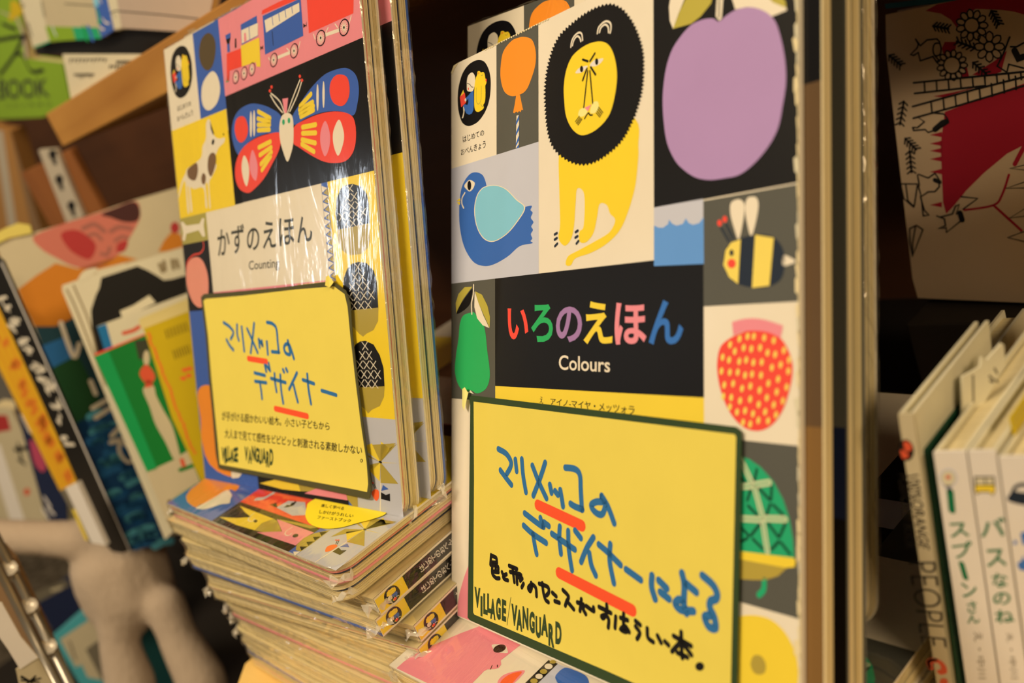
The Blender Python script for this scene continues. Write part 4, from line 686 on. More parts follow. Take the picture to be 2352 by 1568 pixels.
['t','nk',3,[[99.8,112.8],[114.5,113.3],[111.9,127.2],[97.9,127]],'え',.012],
['t','nk',3,[[117,112.7],[133.1,113.4],[130.3,127.1],[115.3,127]],'ほ',.012],
['t','nk',3,[[134.4,113.8],[146.6,114.2],[149.5,126.9],[133.6,126.9]],'ん',.012],
['t','nk',3,[[81,132.1],[114.1,132.8],[113,139.1],[80.2,138.4]],'Counting',.006]],
'bone_picture':[['p','cr',3,[[.4,103.3],[3.1,102.7],[7.5,105.7],[25.4,106.4],[29.6,103.5],[32.4,104],[30.6,107.8],[31.3,114.1],[28,114.2],[23.4,109.9],[6.4,110.5],[3.7,114.5],[.1,113.8],[2.4,109.4]]]],
'yarn_picture':[['l','rd',3,[[27.9,117],[27.8,120.7],[22.4,123.4],[13,123.8],[4.7,127],[1.8,132.2]],.9],
['s','sa',4,[[17.6,125.2],[25.4,128.4],[29.7,136.1],[28.9,145.6],[23.7,152.8],[14.7,155.2],[5.7,151],[.8,142],[1.5,132.2],[7.3,126.6]]],
['k','sy',5,[[4,130.2],[5.9,149.9]],.18],
['k','sy',5,[[6.6,129.9],[8.1,150.2]],.18],
['k','sy',5,[[9.2,129.7],[10.3,150.6]],.18],
['k','sy',5,[[11.7,129.4],[12.4,150.9]],.18],
['k','sy',5,[[14.3,129.2],[14.6,151.2]],.18],
['k','sy',5,[[16.8,128.9],[16.8,151.5]],.18],
['k','sy',5,[[19.1,129.5],[18.9,151.8]],.18],
['k','sy',5,[[21.4,130.1],[21,152.1]],.18],
['k','sy',5,[[23.7,130.6],[23.1,152.3]],.18]],
'acorn_picture':[['p','bk',4,[[170.8,115.8],[172.9,108.9],[177.2,104.8],[181.6,103.8],[187.1,103.9],[193.7,105.9],[197.8,109.6],[198.8,114.2],[198,123.2],[171.3,123.6]]],
['p','od',3,[[171,123.5],[198,123.4],[197.3,130.7],[194.8,134.3],[189,136.5],[179.3,136.3],[173.3,133.4],[170.7,129.2]]],
['k','cr',5,[[187.2,104.3],[182.4,107.6]],.45],
['k','cr',5,[[182.4,104.3],[187.2,107.6]],.45],
['k','cr',5,[[184.3,108.2],[179.5,111.6]],.45],
['k','cr',5,[[179.5,108.2],[184.3,111.6]],.45],
['k','cr',5,[[190.1,108.2],[185.3,111.6]],.45],
['k','cr',5,[[185.3,108.2],[190.1,111.6]],.45],
['k','cr',5,[[181.3,112.2],[176.6,115.5]],.45],
['k','cr',5,[[176.6,112.2],[181.3,115.5]],.45],
['k','cr',5,[[187.2,112.2],[182.4,115.5]],.45],
['k','cr',5,[[182.4,112.2],[187.2,115.5]],.45],
['k','cr',5,[[193,112.2],[188.3,115.5]],.45],
['k','cr',5,[[188.3,112.2],[193,115.5]],.45],
['k','cr',5,[[178.4,116.2],[173.6,119.5]],.45],
['k','cr',5,[[173.6,116.2],[178.4,119.5]],.45],
['k','cr',5,[[184.3,116.2],[179.5,119.5]],.45],
['k','cr',5,[[179.5,116.2],[184.3,119.5]],.45],
['k','cr',5,[[190.1,116.2],[185.3,119.5]],.45],
['k','cr',5,[[185.3,116.2],[190.1,119.5]],.45],
['k','cr',5,[[196,116.2],[191.2,119.5]],.45],
['k','cr',5,[[191.2,116.2],[196,119.5]],.45],
['k','cr',5,[[181.3,120.1],[176.6,123.4]],.45],
['k','cr',5,[[176.6,120.1],[181.3,123.4]],.45],
['k','cr',5,[[187.2,120.1],[182.4,123.4]],.45],
['k','cr',5,[[182.4,120.1],[187.2,123.4]],.45],
['k','cr',5,[[193,120.1],[188.3,123.4]],.45],
['k','cr',5,[[188.3,120.1],[193,123.4]],.45],
['p','bk',4,[[171.5,151.6],[173.1,146.5],[176.8,142.4],[180.9,140.4],[186.3,139.9],[192.8,140.8],[198.1,144.6],[199.9,149.7],[199.3,161.6],[173.7,162.2]]],
['p','od',3,[[173.7,162],[199.4,161.6],[198.2,167.8],[194,171.8],[187.9,173.4],[185,174.8],[181.9,173.3],[175.8,168.9]]],
['k','cr',5,[[188.1,140.4],[183.3,144.2]],.45],
['k','cr',5,[[183.3,140.4],[188.1,144.2]],.45],
['k','cr',5,[[185.1,144.9],[180.3,148.7]],.45],
['k','cr',5,[[180.3,144.9],[185.1,148.7]],.45],
['k','cr',5,[[191.1,144.9],[186.2,148.7]],.45],
['k','cr',5,[[186.2,144.9],[191.1,148.7]],.45],
['k','cr',5,[[182.2,149.4],[177.3,153.1]],.45],
['k','cr',5,[[177.3,149.4],[182.2,153.1]],.45],
['k','cr',5,[[188.1,149.4],[183.3,153.1]],.45],
['k','cr',5,[[183.3,149.4],[188.1,153.1]],.45],
['k','cr',5,[[194,149.4],[189.2,153.1]],.45],
['k','cr',5,[[189.2,149.4],[194,153.1]],.45],
['k','cr',5,[[179.2,153.8],[174.4,157.6]],.45],
['k','cr',5,[[174.4,153.8],[179.2,157.6]],.45],
['k','cr',5,[[185.1,153.8],[180.3,157.6]],.45],
['k','cr',5,[[180.3,153.8],[185.1,157.6]],.45],
['k','cr',5,[[191.1,153.8],[186.2,157.6]],.45],
['k','cr',5,[[186.2,153.8],[191.1,157.6]],.45],
['k','cr',5,[[197,153.8],[192.2,157.6]],.45],
['k','cr',5,[[192.2,153.8],[197,157.6]],.45],
['k','cr',5,[[182.2,158.3],[177.3,162]],.45],
['k','cr',5,[[177.3,158.3],[182.2,162]],.45],
['k','cr',5,[[188.1,158.3],[183.3,162]],.45],
['k','cr',5,[[183.3,158.3],[188.1,162]],.45],
['k','cr',5,[[194,158.3],[189.2,162]],.45],
['k','cr',5,[[189.2,158.3],[194,162]],.45],
['p','bk',4,[[172.9,191.8],[174.4,182.7],[178.1,178.4],[182.1,177],[186.7,176.7],[193,178.5],[197.3,183.5],[199.4,189.3],[199,197.8],[172.6,199]]],
['p','od',3,[[172.7,198.8],[199,197.9],[197.8,202.7],[193.9,207.1],[187,209.2],[183.7,211.1],[181.1,208.9],[173.8,206.2]]],
['k','cr',5,[[188.3,177.3],[183.7,181]],.45],
['k','cr',5,[[183.7,177.3],[188.3,181]],.45],
['k','cr',5,[[185.5,181.7],[180.9,185.5]],.45],
['k','cr',5,[[180.9,181.7],[185.5,185.5]],.45],
['k','cr',5,[[191,181.7],[186.5,185.5]],.45],
['k','cr',5,[[186.5,181.7],[191,185.5]],.45],
['k','cr',5,[[182.7,186.2],[178.1,189.9]],.45],
['k','cr',5,[[178.1,186.2],[182.7,189.9]],.45],
['k','cr',5,[[188.3,186.2],[183.7,189.9]],.45],
['k','cr',5,[[183.7,186.2],[188.3,189.9]],.45],
['k','cr',5,[[193.8,186.2],[189.3,189.9]],.45],
['k','cr',5,[[189.3,186.2],[193.8,189.9]],.45],
['k','cr',5,[[179.9,190.6],[175.4,194.4]],.45],
['k','cr',5,[[175.4,190.6],[179.9,194.4]],.45],
['k','cr',5,[[185.5,190.6],[180.9,194.4]],.45],
['k','cr',5,[[180.9,190.6],[185.5,194.4]],.45],
['k','cr',5,[[191,190.6],[186.5,194.4]],.45],
['k','cr',5,[[186.5,190.6],[191,194.4]],.45],
['k','cr',5,[[196.6,190.6],[192.1,194.4]],.45],
['k','cr',5,[[192.1,190.6],[196.6,194.4]],.45],
['k','cr',5,[[182.7,195.1],[178.1,198.8]],.45],
['k','cr',5,[[178.1,195.1],[182.7,198.8]],.45],
['k','cr',5,[[188.3,195.1],[183.7,198.8]],.45],
['k','cr',5,[[183.7,195.1],[188.3,198.8]],.45],
['k','cr',5,[[193.8,195.1],[189.3,198.8]],.45],
['k','cr',5,[[189.3,195.1],[193.8,198.8]],.45]],
'fish_picture':[['s','or',3,[[1.5,205.9],[1.6,223],[.1,233.4],[1.1,239.5],[7.2,246.6],[16.6,251.9],[24.9,254.2],[34.7,255],[39.8,243.9],[42.4,227.4],[35.1,211.4],[19,202]]],
['p','cr',4,[[35.1,255],[35.3,252.2],[47.8,252.4],[43.9,254.5],[40.3,255.3]]],
['p','or',4,[[9.9,251.2],[7,249.6],[2.4,244.7],[1.2,239.6],[3.6,233.5],[12.3,232.8],[32,231.9],[27.9,234.6],[24.1,237.5],[34,236.7],[39.8,237],[35.9,255.6],[26.5,255.2],[17.9,253.9]]],
['s','cr',5,[[35.9,255.5],[38.4,247.1],[39.6,237.1],[45.8,237.4],[52.1,239.3],[55.6,241.8],[60.3,245.1],[54.5,247.5],[50.7,251.2],[45.6,254.8],[40.5,255.8]]],
['p','or',4,[[38.3,235.1],[36.6,232.6],[45.2,230.7],[48.4,233.4],[49.3,235.7],[46.5,235.5]]]],
'crocodile_picture':[['l','gl',3,[[79,236.3],[84.2,234.1],[85.8,229.1]],3],
['p','gl',3,[[105.7,237.6],[107.7,230.8],[122.6,228.4],[137.3,236.1],[127.4,239.3]]],
['p','bk',4,[[97,237.3],[100.2,234.6],[106.8,237.3],[103.3,237.6],[100.9,237.2]]],
['p','bk',4,[[111.7,236.1],[111.3,233.7],[113.9,233.4],[112.8,231.5],[114.1,230.5],[113.1,229.5],[115.8,230.1],[117.2,233.1],[115,234.9]]]],
'fox_picture':[['p','od',3,[[114.3,255.7],[111.9,249.5],[115.8,244.8],[121.9,245.6],[135.6,250.6],[125,254.7]]],
['p','od',3,[[163.6,257.8],[159.5,255.1],[157.5,249.9],[161,244.7],[168.3,240.2],[168.5,251.6],[168,257.6]]],
['p','od',3,[[125,244.7],[120.8,244.1],[131.1,243.1],[159.4,240.5],[153.2,243.3]]],
['p','yl',4,[[69.7,255.9],[85.9,252.5],[96.5,248.8],[85.7,247.2],[72.9,244.3],[116.1,245],[112.1,250],[114.3,255.7],[94.5,256.7]]],
['p','pk',4,[[118.1,256.4],[136.3,250.6],[119.2,244.5],[160,244.8],[157.9,249.8],[159.3,255.4]]],
['s','bk',5,[[105.9,249.6],[106.7,250.1],[106.9,250.7],[106.4,251.2],[105.3,251.2],[104.1,251],[103.2,250.4],[103,249.8],[103.5,249.4],[104.7,249.3]]],
['s','bk',5,[[151.2,249.2],[152.1,249.9],[152.2,250.7],[151.4,251.3],[150.1,251.5],[148.7,251.2],[147.8,250.5],[147.7,249.7],[148.5,249.1],[149.8,248.9]]],
['l','cr',5,[[94.4,245.6],[95.4,249.1],[98.3,251.4],[102.8,251.1],[101.6,249.2]],.5],
['l','cr',5,[[139.3,246],[139,249.6],[141.7,251.7],[145.3,251.4],[144.9,249.6]],.5]],
'pinwheel_picture':[['p','od',3,[[190.4,233.7],[185,225.9],[203.9,223.8]]],
['p','od',3,[[190.4,233.7],[195.9,227.6],[204.8,224.1]]],
['p','yl',3,[[190.4,233.7],[192.2,223.8],[198.9,226.8]]],
['p','yl',3,[[190.4,233.7],[192.6,233.9],[204.8,233]]],
['p','od',3,[[190.4,233.7],[203.3,242.7],[189.1,243.7]]],
['p','od',3,[[190.4,233.7],[174.6,244.1],[177,236.7]]],
['p','yl',3,[[190.4,233.7],[180.4,238.4],[188.4,243]]],
['p','yl',3,[[190.4,233.7],[174.9,227.8],[184.7,225.2]]],
['p','od',3,[[190.4,233.7],[171.2,230.5],[179.1,230.6]]],
['s','bk',4,[[191.4,233.4],[191.7,233.7],[191.5,234.1],[190.8,234.2],[190,234.2],[189.4,233.9],[189.1,233.6],[189.3,233.2],[190,233.1],[190.8,233.1]]],
['k','cr',2,[[189.4,242.2],[186.3,259.8]],.9],
['s','ro',3,[[182.7,252.1],[180.8,249.5],[183.7,247.3],[186.9,247.6],[186.7,250.8],[184.7,252.7]]],
['p','bk',3,[[188.3,251.4],[188.7,248.1],[192.6,249],[195.9,248],[195.6,251.7]]],
['p','cb',3,[[189,247.5],[190.9,244.4],[195.2,246]]],
['k','bk',3,[[184.2,246.9],[182.2,244.8]],.4],
['k','bk',3,[[185.1,246.6],[183.3,244.5]],.4],
['s','rd',4,[[181.8,244.6],[182,244.8],[181.8,245],[181.4,245.2],[180.9,245.1],[180.4,244.9],[180.2,244.7],[180.3,244.5],[180.8,244.3],[181.3,244.4]]],
['s','rd',4,[[183.3,244.1],[183.5,244.3],[183.4,244.6],[183,244.7],[182.4,244.7],[181.9,244.5],[181.7,244.2],[181.9,244],[182.3,243.9],[182.9,243.9]]]],
},
'sticker':{
'sticker':[['s','ys',0,[[127.3,227.2],[131.3,232.3],[138.9,237.4],[148.8,240.9],[158.6,241.6],[167.2,240.3],[175,237],[181.2,232],[187.5,227.2],[191.6,221.7],[185.3,218.9],[161.3,214.6],[136.1,215.8]]]],
'sticker_lettering':[['t','bk',2,[[138.4,226.8],[158.1,224.6],[160.3,226.8],[141.2,229.1]],'楽しく学べる',.01],
['t','bk',2,[[143.4,230.9],[171.5,227.5],[173.7,229.6],[146.2,233.3]],'しかけがうれしい',.01],
['t','bk',2,[[147.4,234.6],[174.3,230.8],[176.7,233],[150.1,236.9]],'ファーストブック',.01]],
},
'sign_counting':{
'card':[['p','be',0,[[22.08,149.08],[26.76,147.48],[63.13,147.91],[113.59,148.12],[164.13,147.61],[167.98,148.51],[176.71,152.73],[179.63,158.64],[179.08,173.96],[180.41,197.9],[181.67,219.32],[183.73,235.52],[183.31,248.33],[184.54,243.63],[181.58,251.56],[179.46,252.03],[170.92,251.87],[95.39,251.18],[23.76,251.44],[21.89,243.14],[22.39,218.15],[22.2,196.57],[23.41,171.88]]]],
'paper_face':[['p','py',1,[[25.18,151.45],[28.51,150.42],[73.29,150.58],[131.56,149.93],[166.92,150.18],[175.4,154.2],[177.07,160.25],[177.24,173.93],[178.38,196.24],[179.78,216.85],[181.72,233.97],[181.58,243.05],[181.42,244.82],[179.98,248.65],[171.45,248.47],[95.88,248.52],[26.06,248.62],[26.22,241.72],[26,217.99],[25.8,196.5],[26.75,171.92]]]],
'blue_handwriting':[['l','mb',3,[[48.37,164.78],[55.31,167.36],[59.18,170.7],[55.2,174.33]],2],
['l','mb',3,[[49.99,174.63],[53.16,177.95],[57.2,180.5]],2],
['l','mb',3,[[64.43,166.4],[63.61,171.52],[64.79,175.18]],2],
['l','mb',3,[[69.64,167.75],[69.85,174.58],[70.03,181.12]],2],
['l','mb',3,[[75.85,168.85],[80.13,174.69],[85.26,182.02]],2],
['l','mb',3,[[84.31,166.1],[81.42,173.24],[77.37,182.12]],2],
['k','mb',3,[[87.84,174.77],[88.09,179.22]],2],
['k','mb',3,[[91.11,175.77],[91.42,178.27]],2],
['k','mb',3,[[88.52,175.36],[91.46,178.08]],2],
['k','mb',3,[[96.5,176.2],[96.41,182.88]],2],
['l','mb',3,[[98.62,165.86],[104.21,166.69],[107.96,169.35],[108.17,175.92],[108.31,181.79]],2],
['k','mb',3,[[100.98,181.55],[108.75,181.93]],2],
['l','mb',3,[[118.78,175.88],[119.16,178.79],[119.8,182.86],[115.54,182.26],[114.16,179.7],[116.16,177.76],[119.76,177.96],[121.83,181.57],[123.26,185.15]],2],
['k','mb',3,[[79.6,193.19],[91.12,194.46]],2],
['k','mb',3,[[91.88,188.86],[92.92,192.21]],2],
['k','mb',3,[[96.45,187.86],[97.16,191.82]],2],
['k','mb',3,[[93.52,188.98],[95.89,190.88]],2],
['k','mb',3,[[79.21,197.86],[91.85,198.41]],2],
['l','mb',3,[[84.76,198.81],[85.28,202.95],[85.46,207.23]],2],
['k','mb',3,[[97.37,195.88],[112.56,197.83]],2],
['l','mb',3,[[101.68,193.28],[101.45,198.18],[102.12,202.83]],2],
['l','mb',3,[[107.7,193.89],[107.2,201.83],[108.09,208.8]],2],
['k','mb',3,[[111.02,191.02],[111.91,192.22]],2],
['k','mb',3,[[114.33,190.51],[115.46,191.89]],2],
['l','mb',3,[[125,192.51],[120.65,196.61],[115.59,201.27]],2],
['l','mb',3,[[120.6,198.97],[122.07,204.1],[123.26,207.62]],2],
['k','mb',3,[[130.14,195.95],[140.84,197.73]],2],
['l','mb',3,[[135.04,193.09],[135.1,200.91],[136.16,208.06]],2],
['k','mb',3,[[147.45,201.01],[160.51,202.84]],2],
['k','mr',2,[[73.97,185.32],[94.2,186.91]],3.2],
['k','mr',2,[[99.01,212.15],[131.35,214.65]],3.2]],
'black_handwriting':[['t','bk',3,[[35.71,216.26],[152.23,216.6],[151.55,220.79],[34.56,221.85]],'が手がける超かわいい絵本。小さい子どもから',.008],
['t','bk',3,[[37.06,226.5],[179.21,226.56],[178.54,230.94],[35.88,232.22]],'大人まで見てて感性をビビビッと刺激される素敵しかない',.008],
['s','bk',3,[[178.75,233.61],[178.46,234.15],[177.87,234.51],[177.2,234.57],[176.71,234.3],[176.58,233.79],[176.87,233.26],[177.46,232.89],[178.13,232.84],[178.62,233.11]]],
['s','py',4,[[178.21,233.66],[178.06,233.98],[177.76,234.19],[177.42,234.22],[177.18,234.05],[177.12,233.75],[177.28,233.43],[177.58,233.22],[177.91,233.19],[178.15,233.36]]]],
'shop_lettering':[['t','bd',3,[[30.52,237.94],[35.19,237.81],[33.49,246.08],[28.8,246.26]],'V',.045],
['t','bd',3,[[34.63,238.28],[36.69,238.34],[34.77,247.69],[32.7,247.65]],'I',.045],
['t','bd',3,[[36.49,237.08],[39.47,237.08],[37.57,246.38],[34.57,246.42]],'L',.045],
['t','bd',3,[[39.09,236.68],[42.05,236.68],[40.29,245.3],[37.32,245.33]],'L',.045],
['t','bd',3,[[41.32,238],[45.17,237.92],[43.48,246.3],[39.61,246.42]],'A',.045],
['t','bd',3,[[44.89,237.1],[48.71,237.03],[46.99,245.58],[43.15,245.69]],'G',.045],
['t','bd',3,[[48.34,236.64],[51.67,236.6],[49.91,245.44],[46.56,245.51]],'E',.045],
['t','bd',3,[[59.75,235.5],[64.06,235.39],[62.47,243.54],[58.14,243.7]],'V',.045],
['t','bd',3,[[63.93,236.63],[67.98,236.53],[66.37,244.86],[62.3,245]],'A',.045],
['t','bd',3,[[68.49,234.45],[72.49,234.37],[70.87,242.84],[66.84,242.97]],'N',.045],
['t','bd',3,[[72.48,234.98],[76.44,234.89],[74.79,243.52],[70.81,243.66]],'G',.045],
['t','bd',3,[[76.42,235.5],[80.13,235.42],[78.47,244.22],[74.74,244.34]],'U',.045],
['t','bd',3,[[80.35,234.8],[84.84,234.67],[83.24,243.2],[78.73,243.39]],'A',.045],
['t','bd',3,[[84.68,236.08],[88.3,236.01],[86.61,245.11],[82.96,245.24]],'R',.045],
['t','bd',3,[[88.66,234.59],[92.65,234.49],[90.94,243.73],[86.94,243.88]],'D',.045]],
},
'watercolour_book':{
'cover':[['p','bc',0,[[-57.4,-6.2],[0,0],[63,4],[99.6,7.8],[126,9.9],[46.8,180],[-17.4,290.4],[-45.6,288.3],[-75.6,285.8],[-59.3,9.4]]]],
'cover_print':[['s','wf',1,[[-26.5,.4],[-3.5,-.3],[18.5,1.4],[42.8,3.6],[64.4,5.1],[63.9,16.1],[57.4,23.7],[43.8,33.5],[31.1,41.2],[17.9,44.8],[3.4,42.9],[-8.1,35.1],[-17.6,23.4],[-25,12.6]]],
['s','wh',2,[[33.5,4.6],[48.9,4.2],[63.1,5.2],[64.5,13.8],[58.7,21],[48.6,18.1],[39.6,10.2]]],
['s','wr',2,[[-4.5,7],[7.6,8.2],[15.6,17.9],[17.4,27.7],[8.3,35.5],[.8,29.8],[-4.5,19.9]]],
['s','wr',2,[[31.6,38.8],[35.3,32.6],[43.8,33.5],[38,40.2]]],
['l','wb',3,[[14.4,9.7],[24.4,10.1],[29.3,18.5]],4],
['l','wb',3,[[34.6,20.7],[42.5,20.1],[50.5,24.7]],4],
['l','wb',3,[[16.1,16.8],[21.9,18],[24.1,24]],3],
['l','wb',3,[[34.2,29.5],[41,28.5],[44.8,31.4]],3],
['l','wb',3,[[18.9,34.8],[22.6,37.6],[27.3,33.1]],3],
['p','wo',1,[[-58.2,36.1],[-39.2,31.1],[-19.7,27.7],[-5,39.3],[12,41],[32.2,41.7],[44.4,51],[9.4,46.4],[-10.2,49.9],[-21.3,51.7],[-17.6,75.6],[-44.2,77.4],[-59.8,70.1],[-59.4,51.2]]],
['p','wo',1,[[63.2,52],[71.6,45.2],[80.1,40.9],[87.1,45.1],[85.8,56.3],[69.9,54.2]]],
['s','wr',2,[[88.5,39.9],[86.6,42.3],[84.1,43.2],[82,42.3],[81,40],[81.7,37],[83.6,34.6],[86.1,33.7],[88.2,34.6],[89.1,36.9]]],
['p','wt',1,[[-59.8,70.1],[-43.9,76.9],[-17.6,75.6],[-12.2,144.9],[27.7,171.6],[26.5,231],[-78.5,283.1],[-80.5,267.8]]],
['p','wl',2,[[-61.5,87.9],[-39.2,88.2],[-38,106.7],[-62.1,108.6]]],
['p','wg',2,[[-62.1,108.6],[-38,106.7],[-37.5,143.1],[-47,184.4],[-73.5,179.5],[-65.3,130.9]]],
['p','wn',2,[[-65.5,161.3],[-34.5,157.3],[-38.5,293.7],[-75.7,286.5]]],
['l','wn',3,[[-52.9,241.1],[-44.1,240.1],[-36.7,242.2]],6.608],
['l','wk',3,[[-49.4,229.4],[-40.7,228.4],[-33.4,230.4]],6.596],
['l','wk',3,[[-70,272.4],[-63.1,271.6],[-57.3,273.3]],5.523],
['l','wk',3,[[-57.8,173.8],[-49.5,172.8],[-42.5,174.7]],5.118],
['l','wl',3,[[-56.5,279.9],[-51.5,279.4],[-47.3,280.6]],4.555],
['l','wl',3,[[-66.5,237],[-62.5,236.6],[-59.1,237.5]],4.838],
['l','wq',3,[[-41.6,188.6],[-32.3,187.6],[-24.6,189.7]],5.255],
['l','wk',3,[[-43.9,186.3],[-36.1,185.5],[-29.6,187.3]],7.764],
['l','wq',3,[[-48.9,251.3],[-39.5,250.2],[-31.5,252.5]],4.086],
['l','wq',3,[[-45.6,214.6],[-40,214],[-35.3,215.3]],5.205],
['l','wq',3,[[-69.1,234.6],[-61,233.7],[-54.2,235.6]],4.264],
['l','wk',3,[[-59.4,205.1],[-51.2,204.2],[-44.4,206.1]],5.925],
['l','wl',3,[[-69,247.4],[-59.1,246.3],[-50.8,248.7]],7.797],
['l','wk',3,[[-57.1,205.7],[-49.8,204.9],[-43.7,206.6]],5.465],
['l','wk',3,[[-68.7,231.6],[-64.4,231.1],[-60.8,232.1]],6.495],
['l','wk',3,[[-70.5,279.2],[-64.9,278.6],[-60.3,279.9]],5.378],
['l','wl',3,[[-54.3,205.6],[-45.6,204.7],[-38.4,206.7]],6.359],
['l','wk',3,[[-63.2,259.1],[-57.3,258.5],[-52.5,259.9]],7.783],
['l','wk',3,[[-55.4,172.4],[-47.8,171.6],[-41.4,173.3]],5.36],
['l','wq',3,[[-61.2,279.1],[-55.3,278.4],[-50.3,279.8]],5.225],
['l','wq',3,[[-57.8,263.3],[-49.4,262.4],[-42.4,264.4]],7.987],
['l','wl',3,[[-63.3,180.9],[-53.4,179.8],[-45.2,182.1]],7.694],
['l','wq',3,[[-44.9,164.9],[-38.8,164.2],[-33.8,165.6]],5.823],
['l','wl',3,[[-66,212.6],[-56.4,211.5],[-48.5,213.7]],7.207],
['l','wl',3,[[-61.5,202.2],[-51.6,201.1],[-43.3,203.4]],7.799],
['l','wk',3,[[-52,242.3],[-47.3,241.8],[-43.4,242.9]],5.492],
['l','wl',3,[[-53.1,168.4],[-48.3,167.9],[-44.2,169]],7.409],
['l','wn',3,[[-63.8,285],[-56.8,284.2],[-50.9,285.9]],5.271],
['l','wl',3,[[-54.5,195.3],[-45.1,194.3],[-37.3,196.4]],5.508],
['l','wk',3,[[-53.5,291.3],[-45.6,290.5],[-39,292.4]],7.471],
['l','wl',3,[[-52.9,183.6],[-45.8,182.8],[-39.9,184.4]],7.47],
['l','wn',3,[[-48.3,207.2],[-39.6,206.2],[-32.4,208.2]],6.35],
['l','wn',3,[[-55.6,165.5],[-48.3,164.6],[-42.2,166.3]],5.123],
['l','wq',3,[[-50.4,223.3],[-42.2,222.4],[-35.3,224.3]],7.828],
['l','wk',3,[[-62.2,202.9],[-53.1,201.9],[-45.5,204]],6.188],
['l','wl',3,[[-49.5,192.7],[-42.7,192],[-37,193.5]],6.59],
['l','wn',3,[[-63.8,261.1],[-55.8,260.2],[-49.2,262.1]],7.75],
['l','wn',3,[[-45.8,213.7],[-40.7,213.2],[-36.5,214.4]],5.799],
['l','wk',3,[[-58.8,206.3],[-54,205.8],[-49.9,206.9]],4.795],
['l','wl',3,[[-46.7,207.5],[-41,206.8],[-36.2,208.2]],6.879],
['l','wl',3,[[-66.8,251.4],[-58,250.4],[-50.7,252.5]],6.066],
['l','wn',3,[[-66.5,278.5],[-59,277.7],[-52.8,279.5]],5.083],
['l','wl',3,[[-69.4,285.2],[-61.7,284.3],[-55.4,286.2]],6.6],
['l','wl',3,[[-48.7,188.7],[-40.9,187.8],[-34.4,189.6]],7.946],
['l','wl',3,[[-69.8,282.8],[-60.3,281.8],[-52.4,284.1]],5.269],
['l','wk',3,[[-60,183.5],[-55.9,183],[-52.4,184]],5.404],
['l','wn',3,[[-68.2,242.3],[-63,241.7],[-58.5,243]],7.613],
['l','wk',3,[[-52.8,161.2],[-47.1,160.6],[-42.4,161.9]],7.466],
['l','wl',3,[[-58.1,248.5],[-48.2,247.4],[-40,249.7]],6.454],
['l','wl',3,[[-50.5,172.9],[-44.5,172.2],[-39.5,173.6]],5.173],
['l','wl',3,[[-63.5,204.2],[-57,203.5],[-51.6,205]],6.569],
['l','wl',3,[[-63.4,206.4],[-55.8,205.6],[-49.5,207.3]],5.908],
['l','wn',3,[[-61.7,185.6],[-57.2,185],[-53.4,186.1]],4.004],
['l','wk',3,[[-50.1,174.6],[-42.5,173.7],[-36.1,175.4]],5.302],
['l','wk',3,[[-60.2,273],[-53.5,272.2],[-48,273.8]],5.974],
['l','wk',3,[[-51.7,222.2],[-45.4,221.5],[-40.1,223]],6.383],
['l','wk',3,[[-42.2,194.4],[-35.2,193.6],[-29.4,195.2]],4.079],
['l','wk',3,[[-66.5,279.7],[-56.7,278.6],[-48.6,280.9]],5.908],
['l','wq',3,[[-49,176.3],[-42.3,175.6],[-36.8,177.1]],4.16],
['l','wl',3,[[-54.7,178.1],[-47.9,177.3],[-42.1,178.8]],5.095],
['k','cr',4,[[-38.3,132.2],[-39.3,144]],4],
['k','cr',4,[[-47.3,154.6],[-34.2,152.9]],4],
['k','cr',4,[[-48.7,163.4],[-34.3,160.7]],4],
['k','cr',4,[[-43.5,183.9],[-34.3,179.6]],4],
['k','cr',4,[[-46.7,188.8],[-38,189.9]],4],
['l','cr',4,[[-38.9,189.9],[-43.6,199.8],[-41.3,210.8],[-35.1,209.6],[-35,197.6],[-38.5,193.1]],3],
['l','cr',4,[[-38.4,76],[-41.7,106.5],[-32.4,98.5]],4]],
},
'black_spine':{
'cover':[['p','kk',0,[[19.9,-144.1],[28.4,-137.5],[11.6,127.8],[-7.4,133],[-27.2,133],[-34.9,126.4],[-30.1,62.8],[-28.4,40.3],[-24.2,-25.4],[-20.3,-109.2]]]],
'spine_lettering':[['k','cr',1,[[-9.9,-110.2],[-8.5,-106.3]],2.5],
['k','cr',1,[[-16.8,-110],[3.3,-109.9]],2.5],
['k','cr',1,[[-10.4,-108.6],[-6.4,-109.1]],2.5],
['k','cr',1,[[-5.6,-101.8],[2.9,-102.1]],2.5],
['k','cr',1,[[-9.3,-104.5],[-3.8,-98.1]],2.5],
['k','cr',1,[[-9.3,-100],[-3.8,-99.2]],2.5],
['k','cr',1,[[-9.1,-90.9],[2.2,-86.4]],2.5],
['k','cr',1,[[-3.5,-91.8],[1.7,-89.6]],2.5],
['k','cr',1,[[-10.4,-87.4],[-3.1,-85.9]],2.5],
['k','cr',1,[[2.7,-91.4],[.9,-87.9]],2.5],
['k','cr',1,[[-11.1,-90.1],[8.1,-89.6]],2.5],
['k','cr',1,[[-11.7,-86],[-9.9,-80.1]],2.5],
['k','cr',1,[[-16.1,-87.2],[-12.3,-82.6]],2.5],
['k','cr',1,[[-19.1,-87],[-10.9,-80.1]],2.5],
['k','cr',1,[[-7.5,-72.5],[4.1,-72.8]],2.5],
['k','cr',1,[[-3.8,-73.8],[-1.6,-67.8]],2.5],
['k','cr',1,[[-13.4,-71.8],[3.5,-72.5]],2.5],
['k','cr',1,[[-13.7,-68.7],[7.2,-72.4]],2.5],
['k','cr',1,[[-6.5,-60.3],[-1.7,-61.8]],2.5],
['k','cr',1,[[-11.2,-64.8],[2.4,-61.7]],2.5],
['k','cr',1,[[.5,-65.9],[-2.3,-60.3]],2.5],
['k','cr',1,[[-4.6,-63.7],[-2.6,-59.5]],2.5],
['k','cr',1,[[-1.7,-66.5],[5.2,-63.1]],2.5],
